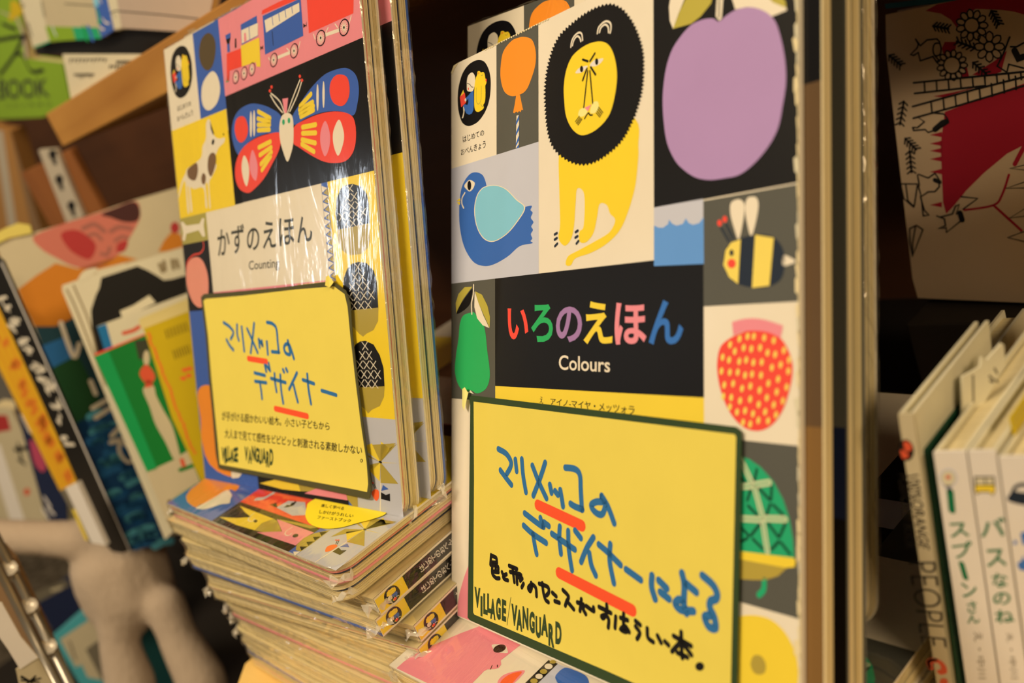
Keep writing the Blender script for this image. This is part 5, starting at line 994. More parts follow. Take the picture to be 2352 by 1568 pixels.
['k','cr',1,[[-4.2,-51.4],[2.7,-49.5]],2.5],
['k','cr',1,[[-11.8,-48.9],[-3.4,-46.9]],2.5],
['k','cr',1,[[-13.7,-47.9],[4.9,-48.2]],2.5],
['k','cr',1,[[-.8,-51],[4.7,-48.7]],2.5],
['k','cr',1,[[-12.3,-46.5],[2,-49.2]],2.5],
['k','cr',1,[[5.1,-46.6],[10.4,-46.8]],2.5],
['k','cr',1,[[5.7,-47.4],[-.3,-42.3]],2.5],
['k','cr',1,[[-8.1,-43.2],[10.6,-44.1]],2.5],
['k','cr',1,[[-3.9,-49.3],[4.9,-45.8]],2.5],
['k','cr',1,[[-4.4,-30],[5.8,-34.6]],2.5],
['k','cr',1,[[.8,-35.8],[.7,-32.2]],2.5],
['k','cr',1,[[3.1,-36.2],[3.2,-31.1]],2.5],
['k','cr',1,[[1.8,-34],[10.5,-34.2]],2.5],
['k','cr',1,[[-1.6,-31.3],[8.4,-32.2]],2.5],
['k','cr',1,[[-8.4,-38.1],[5.6,-35.3]],3.2],
['k','cr',1,[[-.6,-37.4],[9,-34.7]],3.2],
['k','cr',1,[[-10.9,-37],[1.1,-32]],3.2],
['k','cr',1,[[-5.1,-36.8],[-2.1,-28.6]],3.2],
['k','cr',1,[[-3.8,-24.1],[-3.4,-22.6]],3.2],
['k','cr',1,[[5.2,-27.4],[8.2,-26.4]],3.2],
['k','cr',1,[[9.7,-31.6],[10,-26.3]],3.2],
['k','cr',1,[[-5.5,-26.1],[15,-30.1]],3.2],
['k','cr',1,[[1.9,-13.5],[5.7,-10.8]],3.2],
['k','cr',1,[[-9.4,-12.4],[1.8,-8.6]],3.2],
['k','cr',1,[[-8.7,-10.4],[9.4,-10.8]],3.2],
['k','cr',1,[[8.4,-17.2],[7.5,-10.9]],3.2],
['k','cr',1,[[-3,-1],[-1.7,-2.1]],3.2],
['k','cr',1,[[-2.1,-3.1],[-3.3,-.5]],3.2],
['k','cr',1,[[-7.5,.1],[-7.8,3.4]],3.2],
['k','cr',1,[[-11.9,2.4],[-9.7,5]],3.2],
['k','cr',1,[[-18.6,25.3],[-2.1,24.9]],3.2],
['k','cr',1,[[-20.3,19.2],[-13.4,24.4]],3.2],
['k','cr',1,[[-17.7,18],[-9.1,18]],3.2],
['k','cr',1,[[-13.1,25.3],[-10.8,24]],3.2],
['k','wc',2,[[23.8,-136.6],[9.1,128.9]],2.6]],
},
'orange_spine':{
'cover':[['p','oy',0,[[9.8,-68],[6,16.9],[-6.5,110.3],[-51.9,121],[-54.8,5.7],[-55.3,-11.6]]]],
'spine_stripes':[['k','os',1,[[-5.7,-54.6],[-17.6,112.9]],1.6],
['k','os',1,[[-21.6,-40.8],[-28.8,115.5]],1.6],
['k','os',1,[[-36.1,-28.2],[-38.8,117.9]],1.6],
['s','os',2,[[-17.3,-4.2],[-23.6,-2.1],[-29.3,-1.4],[-32.1,-2.3],[-30.9,-4.6],[-26.2,-7.2],[-19.9,-9.3],[-14.3,-10],[-11.6,-9.1],[-12.7,-6.9]]],
['s','os',2,[[-17.8,15.9],[-24.2,18.1],[-29.9,18.9],[-32.7,18],[-31.5,15.7],[-26.8,13],[-20.4,10.8],[-14.7,10],[-12,10.9],[-13.2,13.1]]],
['s','os',2,[[-9.8,46.9],[-16.2,49.3],[-21.9,50.3],[-24.7,49.4],[-23.5,47.1],[-18.8,44.2],[-12.4,41.8],[-6.8,40.8],[-4,41.7],[-5.2,44]]],
['s','os',2,[[-25.9,-29.7],[-32.2,-27.8],[-38,-27.1],[-40.8,-28.1],[-39.6,-30.3],[-34.8,-32.9],[-28.4,-34.8],[-22.8,-35.4],[-20.1,-34.4],[-21.2,-32.2]]],
['s','os',2,[[-11,-6.8],[-17.3,-4.8],[-22.9,-4],[-25.6,-5],[-24.5,-7.2],[-19.8,-9.8],[-13.5,-11.9],[-8,-12.6],[-5.3,-11.6],[-6.4,-9.4]]],
['s','os',2,[[-13.6,107.9],[-20.1,110.7],[-25.9,112],[-28.8,111.3],[-27.6,108.8],[-22.7,105.5],[-16.2,102.8],[-10.5,101.5],[-7.7,102.2],[-8.8,104.7]]],
['s','os',2,[[-14.1,83.5],[-20.6,86.2],[-26.4,87.3],[-29.2,86.6],[-28,84.1],[-23.2,81],[-16.7,78.4],[-11,77.2],[-8.2,78],[-9.4,80.4]]],
['s','os',2,[[-10.9,50],[-17.2,52.4],[-23,53.4],[-25.8,52.5],[-24.6,50.2],[-19.9,47.2],[-13.5,44.9],[-7.8,43.9],[-5.1,44.7],[-6.2,47]]],
['s','os',2,[[-19.4,57.6],[-25.9,60.1],[-31.7,61.1],[-34.5,60.3],[-33.3,57.9],[-28.5,54.9],[-22,52.4],[-16.3,51.4],[-13.5,52.3],[-14.7,54.6]]],
['s','os',2,[[-18.9,40],[-25.3,42.4],[-31.1,43.3],[-33.9,42.5],[-32.7,40.1],[-27.9,37.2],[-21.5,34.9],[-15.8,34],[-13,34.8],[-14.2,37.1]]],
['s','os',2,[[-10.1,54.1],[-16.4,56.5],[-22.2,57.6],[-25,56.7],[-23.8,54.4],[-19.1,51.4],[-12.7,49],[-7,48],[-4.3,48.8],[-5.4,51.1]]],
['s','os',2,[[-15.4,72.7],[-21.8,75.2],[-27.6,76.4],[-30.5,75.6],[-29.3,73.2],[-24.5,70.1],[-18,67.5],[-12.3,66.5],[-9.5,67.2],[-10.7,69.6]]],
['s','os',2,[[-7.2,-4.1],[-13.5,-2],[-19.1,-1.3],[-21.8,-2.2],[-20.6,-4.4],[-16,-7.1],[-9.8,-9.1],[-4.3,-9.8],[-1.6,-8.9],[-2.7,-6.7]]],
['s','os',2,[[-14,87.9],[-20.4,90.6],[-26.3,91.8],[-29.1,91],[-27.9,88.6],[-23.1,85.4],[-16.6,82.8],[-10.9,81.6],[-8.1,82.4],[-9.3,84.8]]],
['s','os',2,[[-18.5,69.6],[-25,72.2],[-30.8,73.3],[-33.7,72.5],[-32.4,70.1],[-27.6,67],[-21.1,64.5],[-15.4,63.4],[-12.6,64.2],[-13.8,66.6]]],
['s','os',2,[[-19,69.4],[-25.5,72],[-31.3,73.1],[-34.2,72.3],[-32.9,69.8],[-28.1,66.8],[-21.6,64.2],[-15.9,63.2],[-13.1,64],[-14.2,66.3]]],
['s','os',2,[[-21.1,22.7],[-27.5,24.9],[-33.2,25.8],[-36.1,24.9],[-34.9,22.6],[-30.1,19.8],[-23.6,17.5],[-18,16.7],[-15.2,17.6],[-16.4,19.9]]],
['s','os',2,[[-22.7,31.8],[-29.2,34.1],[-35,35],[-37.9,34.1],[-36.6,31.8],[-31.8,28.9],[-25.3,26.6],[-19.6,25.8],[-16.9,26.6],[-18,28.9]]],
['s','os',2,[[-11.6,87.6],[-18,90.2],[-23.8,91.4],[-26.6,90.7],[-25.4,88.2],[-20.6,85.1],[-14.2,82.4],[-8.5,81.3],[-5.7,82],[-6.9,84.4]]],
['s','os',2,[[-10.3,-25.5],[-16.6,-23.6],[-22.1,-22.9],[-24.9,-23.9],[-23.7,-26.1],[-19.1,-28.6],[-12.8,-30.5],[-7.4,-31.1],[-4.7,-30.1],[-5.8,-28]]],
['s','os',2,[[-13.5,103.1],[-20,105.9],[-25.8,107.2],[-28.7,106.4],[-27.5,103.9],[-22.7,100.7],[-16.1,97.9],[-10.4,96.7],[-7.6,97.5],[-8.8,99.9]]],
['s','os',2,[[-12.6,49.8],[-19,52.2],[-24.8,53.2],[-27.6,52.4],[-26.4,50],[-21.6,47],[-15.2,44.6],[-9.6,43.7],[-6.8,44.5],[-8,46.8]]],
['s','os',2,[[-13.8,32.7],[-20.1,35.1],[-25.9,36],[-28.7,35.1],[-27.5,32.8],[-22.7,29.9],[-16.3,27.6],[-10.7,26.8],[-8,27.6],[-9.1,29.9]]],
['s','os',2,[[-17.5,12.8],[-23.9,15],[-29.6,15.8],[-32.5,14.9],[-31.2,12.6],[-26.5,9.9],[-20.1,7.7],[-14.5,6.9],[-11.8,7.8],[-12.9,10.1]]],
['s','os',2,[[-20.4,50.9],[-26.9,53.3],[-32.8,54.3],[-35.6,53.5],[-34.4,51.1],[-29.6,48.1],[-23.1,45.7],[-17.4,44.8],[-14.6,45.6],[-15.8,47.9]]],
['s','os',2,[[-19.5,64.9],[-26,67.5],[-31.8,68.5],[-34.7,67.7],[-33.4,65.3],[-28.6,62.3],[-22.1,59.8],[-16.4,58.7],[-13.6,59.6],[-14.8,61.9]]]],
},
'white_base_book':{
'cover':[['p','wc',0,[[-14.3,-21.4],[26.4,-31],[24.2,28.3],[-3.5,28]]]],
'band':[['p','gk',1,[[-14.3,-21.4],[-1.2,-24.4],[-1.7,29.6],[-8,25.8]]],
['p','yl',2,[[-8.9,-3.7],[-1.9,-4.9],[-5.3,25.6],[-11.6,26.1]]]],
},
'silhouette_book':{
'cover':[['p','wv',0,[[0,0],[10.4,.6],[99.9,8.6],[116.6,9.5],[25.2,205.8],[-11.9,220.3],[-18.1,222.8],[-2,4]]]],
'cover_print':[['p','kk',1,[[30.1,6.1],[59.7,8.4],[65.2,14.3],[70.2,21.2],[73.6,26.6],[79.9,28.4],[90,29.6],[101.7,43],[77.8,94.4],[6.5,62.3],[-1.2,60.9],[4,44.1],[11.4,26.5],[20.1,17],[25,13]]],
['k','tw',2,[[76,14],[75.6,19.9]],3],
['k','tw',2,[[79.9,13.3],[78,19.7]],3],
['k','tw',2,[[86.3,14.8],[84.5,21.2]],3],
['k','tw',2,[[89.3,16],[88.4,21.7]],3],
['l','tw',2,[[1.6,4.3],[1.1,24.6],[-4.9,85.9]],1.5],
['l','tw',2,[[7.9,3.4],[6,34],[.1,60.8]],1.5],
['s','wv',3,[[12.3,1.6],[19.6,-3.7],[28.6,-2.9],[29.8,-.6],[18.6,3.1]]],
['p','wv',3,[[29.8,-.6],[51.8,2.7],[51.8,5.1],[28.4,2.4]]]],
},
'paper_tab':{
'sheet':[['p','wv',0,[[-7.9,-1.9],[3.1,-1.9],[17.6,-4.4],[19.6,2.8],[5.1,3.7],[-8.8,3.7]]]],
},
'blue_corner_book':{
'cover':[['p','wv',0,[[-.7,-.6],[19.3,.3],[70.3,2.4],[86.1,4.2],[68.7,41.5],[19.1,43.9],[-4.7,24.1]]]],
'cover_print':[['p','bu',1,[[-.8,-.4],[6.3,.1],[2.6,19],[-4.2,20.8]]],
['l','sr',1,[[14.9,11.9],[22.4,12.8],[27.4,12]],3],
['k','rd',2,[[-11.3,18.9],[28.4,19.5]],2],
['k','cy',2,[[32.1,9.3],[74.5,9.3]],6]],
},
'green_book':{
'cover':[['p','gr',0,[[0,0],[38.8,-.1],[36.3,55.3],[29.8,117.5],[-.3,119.6],[-3.1,138.9],[-6.9,140.9],[-3.3,94.2]]]],
'cover_print':[['p','gs',1,[[-.1,-.4],[10.9,.3],[4.4,94.5],[-3.5,93.8]]],
['p','bc',1,[[-4,93.6],[18.7,93],[24.1,91.6],[30.1,90.8],[28.6,116.4],[.4,119.8],[-4.6,140.7],[-7.2,139.5]]],
['p','kg',2,[[31.1,.6],[39.7,3],[36.1,16.3],[27.8,14.3]]],
['s','bc',3,[[21,35.5],[28.8,35.7],[27.5,44.1],[27.6,55.6],[28.3,67.5],[26.4,80],[22.8,94.3],[18.5,92.4],[18.5,78.2],[17.8,62.9],[19.7,48.9]]],
['s','sr',4,[[23.5,24.4],[30.6,19.4],[33.3,25.4],[32.4,31.5],[25.8,34.4]]],
['p','sr',4,[[25.5,30.1],[29.4,31.8],[28.5,36.3],[22.7,35.4]]],
['l','gr',3,[[19.2,102],[23.9,102.4],[30.1,102.7]],3],
['p','sr',3,[[22.2,94],[25.1,94.5],[24.2,101.7],[21.2,101.2]]],
['s','bc',4,[[35.3,16.5],[33.4,19.5],[31.4,21],[30.1,20.4],[30,18],[31.1,14.7],[33,11.7],[35,10.2],[36.3,10.8],[36.4,13.2]]]],
},
'yellow_book':{
'cover':[['p','yd',0,[[0,0],[33.5,.9],[64.4,2],[9.2,121.3],[-5.9,122.6],[-11.6,122.9],[-10.4,71.1]]]],
'cover_print':[['p','by',1,[[12.7,9.9],[13.8,10],[12.7,16.8],[11.5,16.7]]],
['p','by',1,[[11.1,25.8],[12,25.9],[11,32.5],[10,32.5]]],
['p','by',1,[[15.2,10],[16.4,10.1],[15.2,16.9],[14.1,16.8]]],
['p','by',1,[[13,25.9],[13.9,26],[12.9,32.5],[11.9,32.5]]],
['p','by',1,[[17.8,10.1],[18.9,10.2],[17.8,17],[16.6,16.9]]],
['p','by',1,[[14.9,25.9],[15.9,26],[14.8,32.6],[13.8,32.6]]],
['p','by',1,[[20.3,10.2],[21.4,10.3],[20.3,17.1],[19.1,17]]],
['p','by',1,[[16.8,26],[17.8,26.1],[16.8,32.6],[15.8,32.6]]],
['p','by',1,[[22.8,10.3],[24,10.4],[22.8,17.2],[21.7,17.1]]],
['p','by',1,[[18.8,26],[19.7,26.1],[18.7,32.7],[17.7,32.7]]],
['p','by',1,[[25.4,10.4],[26.5,10.5],[25.4,17.3],[24.2,17.2]]],
['p','by',1,[[20.7,26.1],[21.6,26.2],[20.6,32.7],[19.6,32.8]]],
['p','by',1,[[27.9,10.5],[29,10.6],[27.9,17.4],[26.7,17.3]]],
['p','by',1,[[22.6,26.1],[23.5,26.2],[22.5,32.8],[21.5,32.8]]],
['k','cy',1,[[.8,1],[33.6,1.9]],5],
['s','ro',2,[[2.2,8.8],[1.8,9.4],[1.1,9.7],[.7,9.4],[.5,8.8],[.6,8.1],[1.1,7.4],[1.7,7.2],[2.2,7.4],[2.4,8]]],
['s','ro',2,[[2,11.5],[1.5,12.1],[.9,12.4],[.4,12.2],[.2,11.6],[.4,10.8],[.9,10.2],[1.5,9.9],[2,10.1],[2.2,10.8]]],
['s','ro',2,[[.6,13.8],[.2,14.4],[-.5,14.7],[-.9,14.5],[-1.1,13.9],[-1,13.1],[-.5,12.5],[.1,12.2],[.6,12.4],[.8,13]]],
['s','ro',2,[[.4,16.6],[0,17.2],[-.7,17.5],[-1.1,17.2],[-1.3,16.6],[-1.2,15.9],[-.7,15.2],[-.1,15],[.4,15.2],[.6,15.8]]],
['s','ro',2,[[1.1,19.7],[.7,20.4],[.1,20.6],[-.5,20.4],[-.6,19.8],[-.5,19],[0,18.4],[.6,18.1],[1.1,18.4],[1.3,19]]],
['s','ro',2,[[.8,22.4],[.3,23.1],[-.3,23.3],[-.8,23.1],[-1,22.5],[-.8,21.7],[-.3,21.1],[.3,20.9],[.8,21.1],[1,21.7]]],
['s','ro',2,[[.5,25.2],[0,25.8],[-.6,26.1],[-1.1,25.9],[-1.3,25.2],[-1.1,24.5],[-.7,23.8],[-.1,23.6],[.5,23.8],[.6,24.4]]],
['s','ro',2,[[-.2,27.8],[-.7,28.4],[-1.3,28.6],[-1.8,28.4],[-2,27.8],[-1.8,27.1],[-1.4,26.4],[-.7,26.1],[-.2,26.4],[-.1,27]]],
['s','ro',2,[[-.1,30.7],[-.6,31.3],[-1.2,31.6],[-1.7,31.4],[-1.9,30.8],[-1.7,30],[-1.2,29.4],[-.6,29.1],[-.1,29.3],[.1,29.9]]],
['s','ro',2,[[-.3,33.5],[-.8,34.1],[-1.4,34.4],[-1.9,34.1],[-2.1,33.5],[-1.9,32.8],[-1.4,32.1],[-.8,31.9],[-.3,32.1],[-.1,32.7]]],
['s','ro',2,[[-.6,36.2],[-1.1,36.9],[-1.7,37.1],[-2.2,36.9],[-2.4,36.3],[-2.2,35.5],[-1.7,34.9],[-1.1,34.6],[-.6,34.9],[-.4,35.5]]],
['s','ro',2,[[-1.4,38.8],[-1.9,39.4],[-2.5,39.7],[-3,39.5],[-3.2,38.9],[-3,38.1],[-2.5,37.5],[-1.9,37.2],[-1.4,37.4],[-1.2,38]]],
['s','ro',2,[[-1.3,41.7],[-1.8,42.4],[-2.4,42.6],[-2.9,42.4],[-3.1,41.8],[-2.9,41],[-2.4,40.4],[-1.8,40.1],[-1.3,40.4],[-1.1,41]]],
['s','ro',2,[[-1.6,44.5],[-2,45.2],[-2.7,45.4],[-3.2,45.2],[-3.4,44.6],[-3.2,43.8],[-2.7,43.2],[-2.1,42.9],[-1.6,43.1],[-1.4,43.7]]],
['s','ro',2,[[-1.4,47.5],[-1.9,48.1],[-2.5,48.4],[-3,48.2],[-3.2,47.6],[-3,46.8],[-2.5,46.1],[-1.9,45.9],[-1.4,46.1],[-1.2,46.7]]],
['s','ro',2,[[-1.3,50.5],[-1.8,51.1],[-2.4,51.4],[-2.9,51.1],[-3.1,50.5],[-2.9,49.7],[-2.4,49.1],[-1.8,48.8],[-1.3,49],[-1.1,49.7]]],
['s','ro',2,[[-1.6,53.2],[-2.1,53.9],[-2.7,54.1],[-3.2,53.9],[-3.4,53.3],[-3.2,52.5],[-2.7,51.9],[-2.1,51.6],[-1.6,51.8],[-1.4,52.5]]],
['s','ro',2,[[-2.3,55.8],[-2.8,56.5],[-3.4,56.7],[-3.9,56.5],[-4.1,55.9],[-4,55.1],[-3.5,54.5],[-2.8,54.2],[-2.3,54.4],[-2.1,55]]],
['s','ro',2,[[-2.7,58.6],[-3.2,59.2],[-3.8,59.5],[-4.3,59.3],[-4.5,58.6],[-4.3,57.9],[-3.8,57.2],[-3.2,57],[-2.7,57.2],[-2.5,57.8]]],
['s','ro',2,[[-3.2,61.3],[-3.6,62],[-4.3,62.2],[-4.8,62],[-5,61.4],[-4.8,60.6],[-4.3,59.9],[-3.7,59.7],[-3.2,59.9],[-3,60.5]]],
['s','ro',2,[[-3.7,64],[-4.2,64.6],[-4.8,64.9],[-5.3,64.7],[-5.5,64.1],[-5.3,63.3],[-4.8,62.6],[-4.2,62.4],[-3.7,62.6],[-3.5,63.2]]],
['s','ro',2,[[-4,66.8],[-4.4,67.5],[-5,67.7],[-5.6,67.5],[-5.8,66.9],[-5.6,66.1],[-5.1,65.5],[-4.5,65.2],[-4,65.4],[-3.8,66]]],
['s','ro',2,[[-3.6,69.9],[-4.1,70.5],[-4.8,70.8],[-5.2,70.6],[-5.4,70],[-5.3,69.2],[-4.8,68.5],[-4.2,68.3],[-3.6,68.5],[-3.5,69.1]]],
['s','ro',2,[[-4.1,72.6],[-4.6,73.3],[-5.2,73.6],[-5.7,73.3],[-5.9,72.7],[-5.7,71.9],[-5.2,71.3],[-4.6,71],[-4.1,71.2],[-3.9,71.8]]],
['s','ro',2,[[-4.2,75.5],[-4.7,76.2],[-5.3,76.4],[-5.8,76.2],[-6,75.6],[-5.9,74.8],[-5.4,74.1],[-4.8,73.9],[-4.2,74.1],[-4,74.7]]],
['s','ro',2,[[-3.8,78.6],[-4.3,79.3],[-4.9,79.6],[-5.4,79.3],[-5.6,78.7],[-5.5,77.9],[-5,77.3],[-4.3,77],[-3.8,77.2],[-3.6,77.8]]],
['s','ro',2,[[-4.5,81.3],[-5,81.9],[-5.7,82.2],[-6.2,82],[-6.3,81.3],[-6.2,80.6],[-5.7,79.9],[-5,79.6],[-4.5,79.9],[-4.3,80.5]]],
['s','ro',2,[[-4.7,84.2],[-5.2,84.8],[-5.8,85.1],[-6.3,84.8],[-6.5,84.2],[-6.4,83.4],[-5.9,82.8],[-5.2,82.5],[-4.8,82.7],[-4.5,83.4]]],
['s','ro',2,[[-5.4,86.8],[-5.9,87.5],[-6.5,87.8],[-7,87.5],[-7.2,86.9],[-7,86.1],[-6.5,85.5],[-5.9,85.2],[-5.4,85.4],[-5.2,86]]],
['s','ro',2,[[-5.9,89.6],[-6.4,90.2],[-7,90.5],[-7.5,90.3],[-7.7,89.6],[-7.5,88.8],[-7,88.2],[-6.4,87.9],[-5.9,88.1],[-5.7,88.8]]],
['s','ro',2,[[-5.8,92.6],[-6.3,93.2],[-6.9,93.5],[-7.4,93.3],[-7.6,92.7],[-7.4,91.9],[-6.9,91.2],[-6.3,91],[-5.8,91.2],[-5.6,91.8]]],
['s','ro',2,[[-6.2,95.3],[-6.8,96],[-7.4,96.3],[-7.9,96.1],[-8.1,95.4],[-7.9,94.6],[-7.4,94],[-6.8,93.7],[-6.3,93.9],[-6.1,94.6]]],
['s','ro',2,[[-6,98.4],[-6.5,99.1],[-7.1,99.4],[-7.7,99.1],[-7.8,98.5],[-7.7,97.7],[-7.2,97],[-6.5,96.8],[-6,97],[-5.8,97.6]]],
['s','ro',2,[[-5.7,101.6],[-6.2,102.2],[-6.8,102.5],[-7.3,102.3],[-7.5,101.7],[-7.3,100.9],[-6.8,100.2],[-6.2,99.9],[-5.7,100.2],[-5.5,100.8]]],
['s','ro',1,[[15.1,43.2],[14.3,43.8],[13.1,43.8],[11.9,43.3],[11.1,42.4],[11.1,41.5],[11.8,40.9],[13,40.8],[14.3,41.3],[15,42.2]]],
['s','ro',1,[[18.6,43.6],[17.9,44.2],[16.7,44.2],[15.5,43.7],[14.7,42.8],[14.7,41.9],[15.4,41.3],[16.6,41.2],[17.9,41.8],[18.6,42.7]]],
['s','ro',1,[[11.5,48.4],[10.8,49],[9.6,49],[8.3,48.5],[7.6,47.6],[7.6,46.6],[8.3,46],[9.5,46],[10.7,46.5],[11.5,47.4]]],
['s','ro',1,[[16,48.1],[15.3,48.7],[14.1,48.7],[12.8,48.2],[12.1,47.3],[12,46.3],[12.8,45.7],[14,45.7],[15.2,46.2],[16,47.1]]]],
},
'yellow_note':{
'sheet':[['p','yn',0,[[-7.2,-5.9],[3.4,-5.7],[11.6,-.6],[10.2,6.4],[-9.6,2.7],[-25.1,3.8],[-20.9,-4.6]]]],
},
'white_book_far':{
'cover':[['p','bc',0,[[-4.9,-93.3],[51.7,-87],[47.2,3.2],[-1.1,58.9],[-106.3,66.1],[-161.8,51]]]],
'cover_print':[['p','wr',1,[[-16.6,-82.5],[32.1,-80.5],[23.6,-62.3],[-42.1,-59.1]]],
['k','kk',1,[[23.8,-44.8],[11.3,-22.2]],5],
['k','kk',1,[[8.6,-37.5],[39,-39.5]],5],
['k','kk',1,[[6.1,-24.8],[16.5,-19.6]],5],
['s','sr',1,[[-6.8,16.8],[-11.1,19.6],[-16.9,21.4],[-21.9,21.5],[-24.2,19.9],[-22.9,17],[-18.5,14.2],[-12.7,12.3],[-7.8,12.3],[-5.5,13.9]]],
['p','wc',1,[[-58.7,-43.8],[-23.1,-45.7],[-62.1,61.5],[-106.3,66.1],[-81.8,4.3]]]],
},
'navy_book_far':{
'cover':[['p','ny',0,[[-24.9,-46.8],[-5.4,-43.6],[-9,61.4],[-42.1,102.2],[-91.5,105.5]]]],
'cover_print':[['s','sp',1,[[-34.9,4.2],[-25.9,8.9],[-25.3,31.6],[-41,40.9],[-50.3,33.9],[-46,20]]],
['l','wc',1,[[-26.6,-22.6],[-26.4,-15.9],[-26.2,-4.7]],4],
['k','wc',1,[[-66.2,71.8],[-63.7,81.3]],5],
['k','wc',1,[[-70.9,84],[-63.6,91]],5],
['k','wc',1,[[-85.4,86.8],[-82.9,96.5]],5]],
},
'green_picture_book':{
'cover':[['p','lg',0,[[74.5,-123.5],[152.1,-102],[115.5,-62.9],[92.8,-41.6],[188.1,-14.8],[164,21.6],[58.3,21.4],[-134.3,-11]]]],
'cover_print':[['p','lp',1,[[51.5,-111.1],[118.1,-81.8],[117.2,-62.5],[94.5,-41.2],[85.7,-43.2],[108.6,-64.5],[111.6,-80.8]]],
['s','yd',2,[[120.8,-99.2],[137.6,-93.4],[144.8,-86.4],[134.3,-81.5],[89.3,-85.2],[105.3,-91.6]]],
['l','kk',2,[[63.9,-88.4],[84,-79.3],[99.2,-73.5]],4.5],
['l','kk',2,[[25.1,-78.8],[69.4,-70.8],[92.4,-66.5],[119,-60.7]],4.5],
['l','kk',2,[[109,-61.8],[61.6,-54.2],[23.5,-50.4],[-20.6,-47.2]],4.5],
['l','kk',2,[[64.4,-52.9],[81.6,-48.2],[82.8,-38.5],[84.7,-29.2],[100.4,-24],[123.9,-21.2]],4.5],
['t','kg',2,[[-32.4,-43.8],[126.5,-11.1],[108.7,7.3],[-66.8,-24.7]],'BOOK',.02],
['t','kg',2,[[-47.1,-16.3],[105.2,12.1],[100.6,16.7],[-55,-11.8]],'ニジノキオク',0]],
},
'handwritten_sheet':{
'sheet':[['p','wv',0,[[-14.9,-31.2],[139.9,5.3],[134,5.5],[-37.2,2.8],[-45.7,2.1]]]],
'pencil_writing':[['k','gk',1,[[-12.8,-12.4],[-8.2,-13]],1.4],
['k','gk',1,[[-12.5,-13.4],[-7.5,-12.7]],1.2],
['k','gk',1,[[-8.6,-11.4],[-4.6,-11.6]],1.4],
['k','gk',1,[[-8.2,-12.4],[-3.2,-11.7]],1.2],
['k','gk',1,[[-6.2,-9.3],[.9,-11.5]],1.4],
['k','gk',1,[[-4,-11.5],[1,-10.8]],1.2],
['k','gk',1,[[-2.2,-8.2],[4.4,-10.1]],1.4],
['k','gk',1,[[.3,-10.5],[5.2,-9.8]],1.2],
['k','gk',1,[[2.6,-7.6],[9.1,-9.5]],1.4],
['k','gk',1,[[4.5,-9.6],[9.3,-8.9]],1.2],
['k','gk',1,[[8.1,-7.6],[13.1,-8.6]],1.4],
['k','gk',1,[[8.6,-8.7],[13.5,-8]],1.2],
['k','gk',1,[[11.6,-6.3],[17.5,-7.8]],1.4],
['k','gk',1,[[12.8,-7.8],[17.6,-7.1]],1.2],
['k','gk',1,[[15,-4.9],[20.8,-6.4]],1.4],
['k','gk',1,[[16.9,-6.9],[21.6,-6.2]],1.2],
['k','gk',1,[[20.3,-4.8],[25,-5.6]],1.4],
['k','gk',1,[[21,-6],[25.7,-5.3]],1.2],
['k','gk',1,[[-8.8,-22.6],[-1.8,-24.6]],1.4],
['k','gk',1,[[-6.3,-24.9],[-1.4,-24.1]],1.2],
['k','gk',1,[[-.2,-21.6],[4.1,-22]],1.4],
['k','gk',1,[[1.1,-23.1],[5.9,-22.4]],1.2],
['k','gk',1,[[6,-19.2],[12.6,-21.2]],1.4],
['k','gk',1,[[8.3,-21.5],[13.1,-20.7]],1.2],
['k','gk',1,[[14.3,-18.3],[18.6,-18.8]],1.4],
['k','gk',1,[[15.5,-19.8],[20.2,-19.1]],1.2],
['k','gk',1,[[20.8,-16.3],[26.4,-17.6]],1.4],
['k','gk',1,[[22.6,-18.1],[27.3,-17.4]],1.2],
['k','gk',1,[[29.3,-15.6],[32.9,-15.7]],1.4],
['k','gk',1,[[29.6,-16.5],[34.2,-15.8]],1.2],
['k','gk',1,[[34.9,-13.2],[40.7,-14.7]],1.4],
['k','gk',1,[[36.5,-14.9],[41.1,-14.2]],1.2],
['k','gk',1,[[42.8,-12.2],[48.1,-13.6]],1.4],
['k','gk',1,[[43.3,-13.3],[47.8,-12.7]],1.2],
['k','gk',1,[[49.5,-10.7],[54.6,-11.9]],1.4],
['k','gk',1,[[50.1,-11.8],[54.5,-11.1]],1.2],
['k','gk',1,[[55.7,-8.8],[60,-9.6]],1.4],
['k','gk',1,[[56.7,-10.2],[61.1,-9.6]],1.2],
['k','gk',1,[[58.3,-2.7],[63.4,-4]],1.4],
['k','gk',1,[[59.3,-4.1],[63.6,-3.4]],1.2],
['k','gk',1,[[64.4,-1.8],[68.9,-2.7]],1.4],
['k','gk',1,[[64.8,-2.8],[69.2,-2.2]],1.2],
['k','gk',1,[[68.8,.3],[73.5,-.9]],1.4],
['k','gk',1,[[70.3,-1.5],[74.7,-.9]],1.2],
['k','gk',1,[[74.5,1.4],[79.2,.2]],1.4],
['k','gk',1,[[75.8,-.3],[80.1,.3]],1.2],
['k','gk',1,[[79.2,3.1],[85.5,.7]],1.4],
['k','gk',1,[[81.2,.9],[85.4,1.5]],1.2],
['k','gk',1,[[73.3,-2.2],[78.3,-3.5]],1.4],
['k','gk',1,[[75.1,-4.2],[79.3,-3.5]],1.2],
['k','gk',1,[[78.5,-2.2],[82.8,-3.1]],1.4],
['k','gk',1,[[78.9,-3.3],[83.2,-2.6]],1.2],
['k','gk',1,[[81.7,-.9],[86.2,-2]],1.4],
['k','gk',1,[[82.8,-2.4],[87,-1.8]],1.2],
['k','gk',1,[[84.5,.7],[90.8,-1.6]],1.4],
['k','gk',1,[[86.6,-1.5],[90.8,-.9]],1.2],
['k','gk',1,[[88.9,1.2],[94.1,-.5]],1.4],
['k','gk',1,[[90.4,-.6],[94.5,0]],1.2],
['k','gk',1,[[93,1.8],[98.1,.2]],1.4],
['k','gk',1,[[94.1,.2],[98.2,.8]],1.2],
['k','gk',1,[[96.4,2.9],[101.8,1.1]],1.4],
